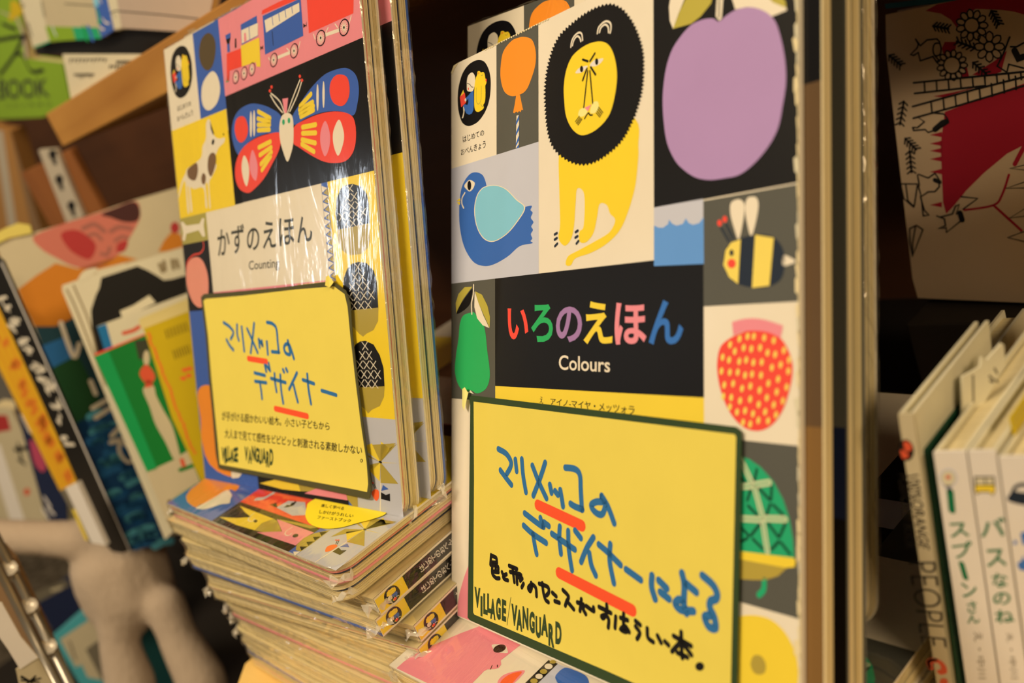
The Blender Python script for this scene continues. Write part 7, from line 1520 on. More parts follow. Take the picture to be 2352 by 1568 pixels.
['k','kk',8,[[41.9,-25.5],[41.4,-22.9]],.8],
['k','kk',8,[[43.2,-24],[45.9,-24.1]],.8],
['k','kk',8,[[43.2,-24],[42.7,-21.4]],.8],
['k','kk',8,[[9.8,-47.5],[10.9,-44.7],[10,-42.9],[5.6,-40.2],[7.2,-39.4],[10.1,-40.4],[10.4,-36],[17.7,-36.9],[19.2,-33.6],[20.9,-33.8],[18.8,-37.2]],.8],
['k','kk',8,[[9.8,-47.5],[11.8,-43.6],[16,-45.7],[21.3,-45.2],[22.6,-43.4]],.8],
['l','kk',8,[[22.5,-42.8],[19.8,-43],[18.3,-40.3],[18.8,-37.2],[21.5,-37.2],[22.7,-39.9],[22.5,-42.8]],.8],
['k','kk',8,[[-.5,-1.9],[2.3,-1.5],[6.8,-4.1],[3.4,-7.2],[12.5,-8.1],[18.3,-6.7],[19.9,-3.9],[18.4,-1],[13.1,.9],[7.9,1.9],[6.5,.1],[-.2,-.2],[-.5,-1.9]],.8],
['k','kk',8,[[12,.8],[16.9,-2.2],[19.1,-2.5]],3],
['k','kk',8,[[-2.6,24.6],[-2.5,30.1],[-3.2,31.2],[-2.5,36.8],[2,34.4],[5.9,34.6],[8.9,32.1],[9.4,27.8],[7.8,24.4],[3.4,26.7],[-1.9,24.1]],.8],
['k','kk',8,[[7.1,28.2],[9.4,29.4]],2.5],
['k','kk',8,[[-13.6,29.2],[-13.3,37.2],[-8.3,42.6],[-7.4,41],[-3.5,29.5],[-13.4,28.6]],.8],
['k','kk',8,[[-10.6,29.4],[-11.1,38.4],[-8.2,42]],.8],
['k','kk',8,[[-3.1,36.8],[-2.2,44.7],[.1,47.6],[-3.4,48],[-2.7,37.9]],.8],
['k','kk',8,[[4.6,48.4],[8.8,50.3],[8.7,54.2],[3.9,55.7],[8.9,55.4],[8.6,58.1],[18.7,51.4],[19.3,47.6],[16,48],[18.5,42.7],[16.2,43.6],[13.8,47.8],[6.8,49.1]],.8],
['k','kk',8,[[18.2,47.5],[18.7,51.4]],3],
['k','kk',8,[[20.3,38.5],[29.2,40.1],[20.2,45.5]],.8],
['k','kk',8,[[-13.1,55],[-8.5,53.2],[-5.1,55.9],[-14.4,71.6],[-14.5,63.6],[-13.1,55]],.8],
['k','kk',8,[[-9.3,54],[-12.9,63.7],[-14.3,71.2]],.8],
['k','kk',8,[[57.8,-38.7],[53.3,-31.1],[49.7,-26.1],[53.9,-22.4],[55.4,-26],[62.2,-22.9]],.8],
['k','kk',8,[[57.5,-34.1],[60.3,-33.5],[63.9,-34.7]],.8],
['k','kk',8,[[59.1,-31.9],[60.4,-27.9],[63,-28.3]],3],
['k','kk',8,[[79.3,21.4],[48.3,25.6],[78,31.9]],.8],
['k','kk',8,[[78.6,27.1],[44.8,35.8],[77.3,37.6]],.8],
['k','kk',8,[[77.8,33.8],[44.5,51.7],[75.9,49.4]],.8],
['k','kk',8,[[75.6,51.4],[41.9,62.2],[73.1,71.5]],.8],
['k','dr',2,[[57.1,15],[51,23.8]],2.2],
['l','dr',2,[[47.3,28.9],[42.3,39],[36.9,44.4],[20.7,46.1]],1.2],
['k','dr',2,[[36.9,44.4],[49.4,58.8]],1.4]],
},
'people_book':{
'spine_face':[['p','x',0,[[-.5,-7.25],[4.02,-7.53],[-18.39,194.2],[-32.21,202.41]]]],
'spine_lettering':[['t','kk',1,[[-1.34,45.79],[-5.54,80.93],[-14.42,82.3],[-10.72,47.76]],'PEOPLE',-.014],
['t','kk',1,[[.81,13.26],[-2.27,41.68],[-5.51,40.94],[-3.22,14.59]],'100%ORANGE',.01],
['t','kk',1,[[-2.76,13.69],[-6.95,42.61],[-10.05,42.43],[-5.68,14.04]],'POSTCARD BOOK',.01],
['s','kk',1,[[1.42,4.49],[.69,6.8],[-.73,8.49],[-2.3,8.9],[-3.41,7.85],[-3.63,5.75],[-2.87,3.42],[-1.44,1.76],[.11,1.39],[1.2,2.43]]],
['s','sr',2,[[-.81,1.97],[.94,2.63],[.65,4.84],[-1.19,5.57],[-1.39,3.39]]],
['s','sr',2,[[-2.79,5.17],[-1.26,5.85],[-.62,7.16],[-2.8,8.22]]],
['l','sr',1,[[-13.51,91.74],[-13.22,89.28],[-10.79,87.83],[-8.94,88.91],[-9.02,91.61],[-10.59,92.8]],2],
['s','sr',2,[[-8.68,96.2],[-9.17,97.24],[-10.03,98.08],[-10.94,98.4],[-11.55,98.07],[-11.63,97.21],[-11.13,96.16],[-10.26,95.33],[-9.36,95.02],[-8.75,95.35]]],
['l','kk',1,[[-13.8,91.83],[-13.42,89.01],[-10.71,87.48]],1.1]],
},
'dark_green_book':{
'spine_face':[['p','x',0,[[-5.2,1],[-.7,.5],[-19.3,189.8],[-24.2,192.8]]]],
},
'spoon_book':{
'spine_face':[['p','x',0,[[-4.78,.96],[4.73,-.32],[-12.01,179.3],[-24.26,186.58]]]],
'spine_lettering':[['s','lv',1,[[.3,9.14],[-.6,11.1],[-2.16,12.46],[-3.79,12.67],[-4.86,11.65],[-4.94,9.79],[-4,7.81],[-2.43,6.48],[-.82,6.3],[.22,7.31]]],
['s','wv',2,[[-.16,9.2],[-.91,10.82],[-2.19,11.94],[-3.53,12.12],[-4.4,11.27],[-4.46,9.73],[-3.7,8.09],[-2.4,6.99],[-1.08,6.84],[-.23,7.68]]],
['s','sr',3,[[-1.52,9.04],[-1.74,9.45],[-2.15,9.74],[-2.58,9.79],[-2.88,9.59],[-2.93,9.21],[-2.71,8.8],[-2.3,8.51],[-1.87,8.46],[-1.57,8.66]]],
['k','gd',1,[[-2.77,14.12],[-3.75,21.16]],2],
['l','lv',1,[[-3.55,12.47],[-2.92,13.76],[-2.37,12.31]],1],
['t','gd',1,[[-6.2,26.03],[-.23,24.63],[-.41,29.85],[-6.29,31.39]],'ス',.02],
['t','gd',1,[[-6.59,33.41],[-.25,31.24],[-1.07,37.41],[-7.05,39.23]],'プ',.02],
['t','gd',1,[[-7.2,48.17],[-2.24,47.62],[-2.85,52.82],[-7.58,54]],'ン',.02],
['t','gd',1,[[-6.69,55.42],[-3.6,54.21],[-4.36,59.08],[-7.42,60.07]],'さ',.02],
['t','gd',1,[[-7.77,60.6],[-3.94,59.33],[-4.13,63.06],[-8.34,64.47]],'ん',.02],
['k','gd',1,[[-5.12,40.59],[-5.04,46.01]],1.7],
['t','gk',1,[[-4.17,66.28],[-6.97,86.16],[-9.6,87.05],[-7.28,67.47]],'え・中川',0]],
},
'bus_book':{
'spine_face':[['p','x',0,[[-3.34,.47],[4.35,-.49],[-10.05,173.86],[-19.91,179.72]]]],
'spine_lettering':[['p','kk',1,[[-3.29,8.82],[2.43,8.12],[1.71,13.06],[.58,14.92],[-.06,13.84],[-2.96,14.24],[-3.8,15.17],[-4.2,13.87]]],
['p','yl',2,[[-3.48,11.89],[1.74,11.21],[1.54,13.09],[.47,14.41],[.02,13.4],[-2.87,13.8],[-3.66,14.44],[-3.88,13.83]]],
['p','wv',2,[[-2.95,9.31],[-.47,9.01],[-.82,11.17],[-3.27,11.49]]],
['p','wv',2,[[-.12,8.96],[1.98,8.7],[1.66,10.74],[-.45,11.02]]],
['t','gd',1,[[-5.1,24.12],[2.58,21.76],[1.59,28.47],[-5.8,30.38]],'バ',.02],
['t','gd',1,[[-5.64,34.7],[.26,33.14],[-.2,39.41],[-6.2,41.27]],'ス',.02],
['t','gd',1,[[-5.46,43.25],[-.78,41.98],[-1.37,47.4],[-6.11,48.81]],'な',.02],
['t','gd',1,[[-6.48,50.66],[-1.25,49.1],[-1.92,53.82],[-7.22,55.59]],'の',.02],
['t','gd',1,[[-7.45,57.44],[-1.62,55.74],[-2.03,60.76],[-8.02,62.72]],'ね',.02],
['t','gk',1,[[-3.54,64.78],[-5.22,83.49],[-7.69,84.32],[-5.52,65.65]],'え・中川',0]],
},
'car_book':{
'spine_face':[['p','x',0,[[-4.24,.32],[5.13,-.85],[-6.09,164.99],[-18.09,172.12]]]],
'spine_lettering':[['s','nv',1,[[-4.51,14.64],[-3.14,11.81],[-1.62,9.26],[1.44,8.08],[3.75,10.86],[3.5,14.5],[-.34,15.6]]],
['s','wc',2,[[-1.76,11.1],[-.25,9.59],[2.44,9.24],[2.11,11.08]]],
['p','bt',1,[[-5.4,28.26],[-4.62,28.66],[-5.06,29.84],[-5.94,30.01]]],
['p','bt',1,[[-3.23,25.68],[.29,23.45],[-.81,29.57],[-3.3,29.51]]],
['p','bt',1,[[-6.12,36.71],[-4.58,35.27],[-4.04,33.5],[-3.26,35],[-1.73,34.68],[-3.33,38.91],[-5.89,38.91]]]],
},
'emblem_book':{
'spine_face':[['p','x',0,[[-4,-.7],[5,-1.1],[-9.7,125.2],[-21,128.8]]]],
'spine_lettering':[['s','kk',1,[[-5.1,13.2],[-3.3,9.8],[-1,8.6],[-.1,9.9],[-1.7,12.9],[-4,15.5]]],
['s','sr',2,[[-2.4,13.2],[-2.7,13.8],[-3.2,14.1],[-3.8,14.2],[-4.2,13.9],[-4.3,13.4],[-4,12.8],[-3.5,12.5],[-2.9,12.4],[-2.5,12.7]]]],
},
'cream_card':{
'sheet':[['p','wv',0,[[-.1,-5.3],[6.6,-5.5],[7.8,-8.4],[9.2,-6.5],[15.4,-9.4],[16.1,-8.4],[14.9,-1.7],[.2,10.2],[-3.5,15.2],[-4.6,11.9]]]],
'writing':[['k','gk',1,[[8.8,-1.3],[9.8,.5]],.7],
['k','gk',1,[[8.6,.4],[9.6,1.3]],.7],
['k','gk',1,[[11.1,-2.8],[11.6,-.8]],.7],
['k','gk',1,[[10.7,.9],[11.1,2.1]],.7],
['k','gk',1,[[3.4,-4],[.6,7.7]],.7]],
},
'flower_card':{
'sheet':[['p','wc',0,[[-5.5,-20.9],[-.5,-15.2],[-3.4,9.5],[-2.4,26],[-15,28.6],[-13.6,13.4],[-13,-8.2]]]],
},
'flower_card_b':{
'sheet':[['p','bc',0,[[-8.5,-6],[5.9,-6.9],[3,20.5],[-13.5,24.7],[-13.8,7.6]]]],
'flower_print':[['k','kk',1,[[-1.3,-11.8],[2.1,-20]],.8],
['k','kk',1,[[-6.1,5.2],[-1.6,3.5]],1.2],
['k','kk',1,[[-1.3,-11.8],[2.5,-18]],.8],
['k','kk',1,[[-6.1,5.2],[-9.9,2.3]],1.2],
['k','kk',1,[[-1.3,-11.8],[-.5,-19.1]],.8],
['k','kk',1,[[-6.1,5.2],[-8.3,-.2]],1.2],
['k','kk',1,[[-1.3,-11.8],[.3,-15.5]],.8],
['k','kk',1,[[-6.1,5.2],[-8.1,1]],1.2],
['k','kk',1,[[-1.3,-11.8],[1,-14.2]],.8],
['k','kk',1,[[-6.1,5.2],[-3.6,5]],1.2],
['k','kk',1,[[-1.3,-11.8],[6.1,-18.6]],.8],
['k','kk',1,[[-6.1,5.2],[0,6.2]],1.2],
['k','kk',1,[[-1.3,-11.8],[1.2,-20.7]],.8],
['k','kk',1,[[-6.1,5.2],[-8.2,5.9]],1.2],
['k','kk',1,[[-1.3,-11.8],[-.2,-17.8]],.8],
['k','kk',1,[[-6.1,5.2],[-2.8,5.3]],1.2],
['k','kk',1,[[-1.3,-11.8],[3.7,-19.8]],.8],
['k','kk',1,[[-6.1,5.2],[-8.8,.5]],1.2],
['k','kk',1,[[-1.3,-11.8],[3.1,-17.2]],.8],
['k','kk',1,[[-6.1,5.2],[-7.3,4.5]],1.2],
['k','kk',1,[[-1.3,-11.8],[2.3,-18.6]],.8],
['k','kk',1,[[-6.1,5.2],[-2.2,8.3]],1.2],
['k','kk',1,[[-1.3,-11.8],[.1,-17.6]],.8],
['k','kk',1,[[-6.1,5.2],[-5.9,7.7]],1.2]],
},
'wood_batten':{
'board':[['p','wd',0,[[-3,-44.8],[.1,-33.3],[-10.3,11.3],[-27.5,77.2],[-56.9,78.1],[-40.4,26.6],[-35.7,-9.9]]]],
},
'navy_box':{
'front_panel':[['p','ny',0,[[-49,5.8],[39.6,-24.8],[58.8,.4],[52,132],[-60.5,132]]]],
'top_print':[['p','gk',1,[[-46.6,-6.8],[39.6,-24.8],[40,-15.7],[-46.2,7.5]]],
['k','bc',2,[[-1.7,-9.8],[21.9,-13.4]],4]],
},
'teal_box':{
'front_panel':[['p','te',0,[[-54.1,6],[51.7,-32],[71.5,-19.9],[-1,158.1],[-62.6,158.1]]]],
'label_print':[['p','bc',1,[[-41.4,10.2],[45.9,-20.5],[57.6,-2],[11.5,70.7],[-35.1,63.7],[-30.9,45.2],[-45.2,49.6]]],
['p','gk',2,[[-6.9,24.2],[27.7,10.9],[9.4,60.1],[-13,71.2]]],
['k','gk',2,[[-25.9,13.1],[-35.9,38.2]],3]],
},
}
POINTS = {'doll': {'arm': [[-1.0112, 0.1007, 1.0432], [-0.9843, 0.127, 1.027], [-0.9655, 0.1452, 1.0153], [-0.9467, 0.1634, 1.0035]], 'sh': [-0.945, 0.1785, 0.9954], 'chest': [-0.9452, 0.1854, 0.9765], 'belly': [-0.9409, 0.1803, 0.9564], 'hip': [-0.9363, 0.1766, 0.9384], 'l': [[-0.9233, 0.1523, 0.9258], [-0.9212, 0.1408, 0.8994], [-0.9149, 0.1318, 0.8671], [-0.911, 0.1145, 0.8253]], 'r': [[-0.8931, 0.1884, 0.9201], [-0.8846, 0.1815, 0.8866], [-0.8713, 0.1776, 0.8468], [-0.8613, 0.1626, 0.7944]]}, 'bars': [[[-0.6892, 0.0793, 1.1235], [-0.6534, 0.0634, 1.007]], [[-0.667, 0.0689, 1.1148], [-0.6342, 0.0544, 1.0078]]], 'rings': [[-0.6815, 0.0735, 1.094], [-0.6731, 0.0707, 1.0682], [-0.665, 0.0664, 1.0407]], 'rug': None}
DEPTHS = {'people_book': 0.058, 'dark_green_book': 0.06, 'spoon_book': 0.1, 'bus_book': 0.1, 'car_book': 0.1, 'emblem_book': 0.062}
PRINTS['counting_full'] = dict(PRINTS['counting'], emblem_print=PRINTS['colours']['emblem_print'], series_lettering=PRINTS['colours']['series_lettering'])

# ------------------------------------------------------------ helpers
def FM(name):
    r, t = FRAMES[name]
    return Matrix(((r[0], r[1], r[2], t[0]), (r[3], r[4], r[5], t[1]), (r[6], r[7], r[8], t[2]), (0, 0, 0, 1)))
def thing(name, label, cat, mat, group=None):
    o = bpy.data.objects.new(name, None); COL.objects.link(o); o.empty_display_size = .02; o.matrix_world = mat
    o['label'] = label; o['category'] = cat
    if group: o['group'] = group
    return o
MW = {}
def mesh_obj(name, verts, faces, mats, idx=None, parent=None, smooth=False):
    """verts in world metres; a child's mesh is written in its parent's space"""
    top = parent
    if parent is not None:
        inv = MW.get(parent.name) or parent.matrix_world.inverted()
        verts = [inv @ Vector(v) for v in verts]
    me = bpy.data.meshes.new(name); me.from_pydata([tuple(v) for v in verts], [], faces)
    for m in mats: me.materials.append(m)
    if idx:
        for p, i in zip(me.polygons, idx): p.material_index = i
    if smooth:
        for p in me.polygons: p.use_smooth = True
    me.update()
    o = bpy.data.objects.new(name, me); COL.objects.link(o)
    if parent is not None:
        o.parent = parent
        MW[o.name] = MW.get(parent.name) or parent.matrix_world.inverted()
    return o
def catmull(P, n=5, closed=True):
    N = len(P); out = []
    rng = range(N) if closed else range(N - 1)
    for i in rng:
        if closed: a, b, c, d = P[i - 1], P[i], P[(i + 1) % N], P[(i + 2) % N]
        else: a, b, c, d = P[max(i - 1, 0)], P[i], P[i + 1], P[min(i + 2, N - 1)]
        for j in range(n):
            t = j / n
            out.append([.5 * (2 * b[k] + (c[k] - a[k]) * t + (2 * a[k] - 5 * b[k] + 4 * c[k] - d[k]) * t * t + (-a[k] + 3 * b[k] - 3 * c[k] + d[k]) * t ** 3) for k in (0, 1)])
    if not closed: out.append(list(P[-1]))
    return out
FONT_CACHE = {}
def glyphs(text, weight):
    key = (text, weight)
    if key not in FONT_CACHE:
        cu = bpy.data.curves.new('lettering', 'FONT'); cu.body = text; cu.size = 1; cu.offset = weight; cu.resolution_u = 4; cu.fill_mode = 'FRONT'
        ob = bpy.data.objects.new('lettering', cu); COL.objects.link(ob)
        dg = bpy.context.evaluated_depsgraph_get(); me = bpy.data.meshes.new_from_object(ob.evaluated_get(dg))
        V = [(v.co.x, v.co.y) for v in me.vertices]; F = [tuple(p.vertices) for p in me.polygons]
        bpy.data.objects.remove(ob); bpy.data.curves.remove(cu); bpy.data.meshes.remove(me)
        if V:
            x0 = min(v[0] for v in V); x1 = max(v[0] for v in V); y0 = min(v[1] for v in V); y1 = max(v[1] for v in V)
            V = [((v[0] - x0) / max(x1 - x0, 1e-6), (v[1] - y0) / max(y1 - y0, 1e-6)) for v in V]
        FONT_CACHE[key] = (V, F)
    return FONT_CACHE[key]
LAYER = .035
def flat_shapes(prims, clip=None):
    """2D shapes (mm, mm, layer height mm) from print primitives"""
    V = []; F = []; K = []
    for p in prims:
        kind, col, lay = p[0], p[1], p[2]; h = lay * LAYER
        if kind in 'ps':
            pts = catmull(p[3]) if kind == 's' else p[3]
            b = len(V); V += [(q[0], q[1], h) for q in pts]; F.append(tuple(range(b, b + len(pts)))); K.append(col)
        elif kind in 'lk':
            w = p[4] / 2; pts = catmull(p[3], 5, False) if kind == 'l' else p[3]
            pts = [q for i, q in enumerate(pts) if i == 0 or math.hypot(q[0] - pts[i - 1][0], q[1] - pts[i - 1][1]) > 1e-4]; N = len(pts)
            if N < 2: continue
            nr = []
            for i in range(N - 1):
                dx, dy = pts[i + 1][0] - pts[i][0], pts[i + 1][1] - pts[i][1]; L = math.hypot(dx, dy); nr.append((-dy / L, dx / L))
            b = len(V)
            for i, (x, y) in enumerate(pts):
                a = nr[max(i - 1, 0)]; c = nr[min(i, N - 2)]; mx, my = a[0] + c[0], a[1] + c[1]; L = math.hypot(mx, my) or 1e-6; mx /= L; my /= L
                q = w * min(1.35, 1 / max(.4, mx * a[0] + my * a[1])); V += [(x + mx * q, y + my * q, h), (x - mx * q, y - my * q, h)]
            for i in range(N - 1): F.append((b + 2 * i, b + 2 * i + 2, b + 2 * i + 3, b + 2 * i + 1)); K.append(col)
            for (x, y), (nx, ny), sg in ((pts[0], nr[0], 1), (pts[-1], nr[-1], -1)):
                b = len(V); V += [(x + sg * w * (nx * math.cos(a) - ny * math.sin(a)), y + sg * w * (ny * math.cos(a) + nx * math.sin(a)), h) for a in [k * math.pi / 6 for k in range(6, -1, -1)]]
                F.append(tuple(range(b, b + 7))); K.append(col)
        elif kind == 't':
            gv, gf = glyphs(p[4], p[5]); A, B, Cc, D = p[3]; b = len(V)
            for x, y in gv:
                V.append(tuple((A[k] * (1 - x) + B[k] * x) * y + (D[k] * (1 - x) + Cc[k] * x) * (1 - y) for k in (0, 1)) + (h,))
            for f in gf: F.append(tuple(b + i for i in f)); K.append(col)
    return V, F, K
def print_part(parent, name, M, prims, w0=0.0, rough=.2, clip=None):
    V, F, K = flat_shapes(prims)
    cols = sorted(set(K)); idx = [cols.index(k) for k in K]
    world = [M @ Vector((v[0] / 1000, -v[1] / 1000, (v[2] + w0) / 1000)) for v in V]
    return mesh_obj(name, world, F, [ink(c, rough) for c in cols], idx, parent)
def outline(W, H, r, inset=0.0, step=None):
    """rounded rectangle, clockwise from the top left; r = radii of tl, tr, br, bl in mm"""
    pts = []; cx = ((inset, inset), (W - inset, inset), (W - inset, H - inset), (inset, H - inset))
    for i, ((x, y), rr) in enumerate(zip(cx, r)):
        rr = max(rr - inset, .05); sx = 1 if i in (0, 3) else -1; sy = 1 if i in (0, 1) else -1
        c = (x + sx * rr, y + sy * rr); a0 = (math.pi, 1.5 * math.pi, 0, .5 * math.pi)[i]; n = 6 if rr > 1 else 1
        for j in range(n + 1 if n > 1 else 1):
            a = a0 + (j / n) * math.pi / 2
            pts.append((c[0] + rr * math.cos(a), c[1] + rr * math.sin(a)) if n > 1 else (x, y))
    if step:
        out = []
        for i, p in enumerate(pts):
            q = pts[(i + 1) % len(pts)]; L = math.hypot(q[0] - p[0], q[1] - p[1]); n = max(1, int(L / step))
            out += [(p[0] + (q[0] - p[0]) * j / n, p[1] + (q[1] - p[1]) * j / n) for j in range(n)]
        pts = out
    return pts
def slab(pts, w0, w1):
    n = len(pts); V = [(p[0], p[1], w0) for p in pts] + [(p[0], p[1], w1) for p in pts]
    F = [tuple(range(n)), tuple(range(2 * n - 1, n - 1, -1))] + [(i, n + i, n + (i + 1) % n, (i + 1) % n) for i in range(n)]
    return V, F
def slabs_part(parent, name, M, lst, mats):
    V = []; F = []; I = []
    for pts, w0, w1, mi in lst:
        v, f = slab(pts, w0, w1); b = len(V); V += v; F += [tuple(b + i for i in q) for q in f]; I += [mi] * len(f)
    return mesh_obj(name, [M @ Vector((v[0] / 1000, -v[1] / 1000, v[2] / 1000)) for v in V], F, mats, I, parent)
def wrap_part(parent, M, W, H, r, T, seed, crumple=True, left=0):
    """shrink film round a book: wrinkled sides, flat faces, gathered corners"""
    rnd = random.Random(seed); o = .55
    pts = outline(W + 2 * o, H + 2 * o, [max(x, 1.5) for x in r], 0, 4.0); pts = [(x - o, y - o) for x, y in pts]; n = len(pts)
    cx, cy = W / 2, H / 2; lv = [(.5, -.2), (.1, .35), (-T * .33, .1), (-T * .66, .25), (-T - .1, .35), (-T - .45, -.2)]
    V = []; F = []
    for k, (w, e) in enumerate(lv):
        for i, (x, y) in enumerate(pts):
            dx, dy = x - cx, y - cy; L = math.hypot(dx, dy); dx /= L; dy /= L
            q = e + (rnd.random() - .5) * (.7 if 0 < k < 5 else 0)
            V.append((x + dx * q, y + dy * q, w + ((rnd.random() - .5) * T * .12 if 0 < k < 5 else 0)))
    for k in range(5):
        for i in range(n): F.append((k * n + i, (k + 1) * n + i, (k + 1) * n + (i + 1) % n, k * n + (i + 1) % n))
    F.append(tuple(range(n))); F.append(tuple(range(6 * n - 1, 5 * n - 1, -1)))
    I = [2] * (len(F) - 2) + [0, 0]
    if crumple:
        for (x, y, sx, sy) in ((W, H, 1, 1), (0, H, -1, 1), (W, 0, 1, -1), (0, 0, -1, -1)):
            if x == left and rnd.random() < .6: continue
            m = 7; b = len(V)
            for a in range(m):
                for c in range(4):
                    ang = a / (m - 1) * math.pi / 2; rr = .8 + c * 1.1
                    ax = x - sx * 6 + sx * (6 + rr) * math.sin(ang) ; ay = y - sy * 6 + sy * (6 + rr) * math.cos(ang)
                    V.append((ax + (rnd.random() - .5) * 1.6, ay + (rnd.random() - .5) * 1.6, -T * (.25 + .5 * rnd.random()) + (rnd.random() - .5) * c * 1.4))
            for a in range(m - 1):
                for c in range(3): F.append((b + a * 4 + c, b + (a + 1) * 4 + c, b + (a + 1) * 4 + c + 1, b + a * 4 + c + 1)); I.append(1)
    return mesh_obj('plastic_wrap', [M @ Vector((v[0] / 1000, -v[1] / 1000, v[2] / 1000)) for v in V], F, [M_FILM, M_CRINKLE, M_SIDE], I, parent)

BW, BH, BT = 205.0, 260.0, 9.8
def board_book(name, label, M, group=None, T=BT, r=(0, 10, 10, 0), art=None, art_keys=None, spine=False, wrap=True, gathered=True, seed=0, cover='cr', mid=True, wood=None, inner=None):
    rnd = random.Random(seed)
    t = thing(name, label, 'book', M @ Matrix.Translation((BW / 2000, -BH / 1000, -T / 2000)), group)
    slabs_part(t, 'front_cover', M, [(outline(BW, BH, r), -.9, 0, 0)], [ink(cover)])
    n = 10; th = (T - 1.8 - (1.3 if mid else 0)) / n; lst = []; w = -.92
    for i in range(n):
        if mid and i == n // 2: w -= 1.3
        lst.append((outline(BW, BH, r, .35 + rnd.random() * .6), w - th + .07, w, rnd.choice((0, 0, 0, 0, 1, 1, 0, 2 if rnd.random() < .3 else 0)))); w -= th
    if mid: lst.append((outline(BW, BH, r, 1.6), -T / 2 - .9, -T / 2 + .5, 3))
    slabs_part(t, 'page_block', M, lst, [page_mat('pg'), page_mat('pq'), page_mat('pp'), ink('ny')])
    slabs_part(t, 'back_cover', M, [(outline(BW, BH, r), -T, -T + .9, 0)], [ink('cb' if seed % 7 == 1 else 'cp' if seed % 7 == 5 else cover)])
    v, f = slab([(-.35, .2), (.35, .2), (.35, BH - .2), (-.35, BH - .2)], -T + .05, -.05)
    sp = mesh_obj('spine', [M @ Vector((q[0] / 1000, -q[1] / 1000, q[2] / 1000)) for q in v], f, [ink('bk' if spine else cover)], None, t)
    if spine:
        S = M @ Matrix(((0, 0, -1, -.00036), (0, 1, 0, 0), (1, 0, 0, -T / 1000), (0, 0, 0, 1)))
        pr = [['p', 'cr', 1, [[0, 0], [T, 0], [T, BH], [0, BH]]], ['p', 'yd' if 0 else 'ye', 2, [[.9, 0.3], [T - 1.0, .3], [T - 1.0, 17.5], [.9, 17.5]]], ['p', 'bk', 2, [[.9, 17.5], [T - 1.0, 17.5], [T - 1.0, BH - 1], [.9, BH - 1]]]]
        print_part(sp, 'spine_print', S, pr)
        em = []
        for p in PRINTS['colours']['emblem_print']:
            q = list(p); q[2] = p[2] + 2; q[3] = [[T / 2 + (x - 20.5) * .27, 9 + (y - 17.3) * .30] for x, y in p[3]]
            if len(q) > 4: q[4] = p[4] * .3
            em.append(q)
        print_part(sp, 'emblem_print', S, em)
        tx = [['t', 'wc', 3, [[T / 2 - 1.7, 27.0 + i * 2.75], [T / 2 + 1.7, 27.0 + i * 2.75], [T / 2 + 1.7, 29.5 + i * 2.75], [T / 2 - 1.7, 29.5 + i * 2.75]], ch, .012] for i, ch in enumerate('はじめてのおべんきょう')]
        print_part(sp, 'spine_lettering', S, tx)
    if art:
        for k, pr in PRINTS[art].items():
            if art_keys is None or k in art_keys: print_part(t, k, M, pr)
    if wrap: wrap_part(t, M, BW, BH, r, T, seed, gathered, BW if abs(M[0][0] + 1) < .2 else 0)
    return t
def panel(name, label, cat, art, thick, group=None, cover_part='front_cover', pages=True, parent=None, M=None, rough=.5):
    """a cover, card or board whose outline is the first print entry of its frame"""
    M = M or FM(art); P = PRINTS[art]; keys = list(P); first = P[keys[0]][0]
    pts = first[3]; ks = first[1]
    cx = sum(p[0] for p in pts) / len(pts); lo = max(p[1] for p in pts)
    t = parent or thing(name, label, cat, M @ Matrix.Translation((cx / 1000, -lo / 1000, -thick / 2000)), group)
    if pages and thick > 3:
        c = .8; ins = [(cx + (x - cx) * .985, lo * 0 + y + (1.2 if y < lo / 2 else -1.0)) for x, y in pts]
        slabs_part(t, cover_part, M, [(pts, -c, 0, 0)], [ink(ks, rough)]); slabs_part(t, 'page_block', M, [(ins, -thick + c, -c, 0)], [page_mat('pg')]); slabs_part(t, 'back_cover', M, [(pts, -thick, -thick + c, 0)], [ink(ks, rough)])
    else: slabs_part(t, cover_part, M, [(pts, -thick, 0, 0)], [ink(ks, rough)])
    for k in keys[1:]: print_part(t, k, M, P[k], .02, rough)
    return t
def box(name, lo, hi, mat, parent=None, kind=None):
    (a, b, c), (d, e, f) = lo, hi; V = [(a, b, c), (d, b, c), (d, e, c), (a, e, c), (a, b, f), (d, b, f), (d, e, f), (a, e, f)]
    F = [(0, 3, 2, 1), (4, 5, 6, 7), (0, 1, 5, 4), (1, 2, 6, 5), (2, 3, 7, 6), (3, 0, 4, 7)]
    o = mesh_obj(name, V, F, [mat], None, parent)
    bv = o.modifiers.new('soft', 'BEVEL'); bv.width = .0012; bv.segments = 2; bv.limit_method = 'ANGLE'
    if kind: o['kind'] = kind
    return o
def tag(o, label, cat, group=None):
    o['label'] = label; o['category'] = cat
    if group: o['group'] = group
    return o

# ------------------------------------------------------------ the setting
fl = mesh_obj('floor', [(-6, -5, 0), (3, -5, 0), (3, 3, 0), (-6, 3, 0)], [(0, 1, 2, 3)], [M_CARPET]); fl['kind'] = 'structure'
SHELF = .9865
box('wall_back', (-2.4, .68, .0), (.6, .70, 2.2), M_DARKW, kind='structure')
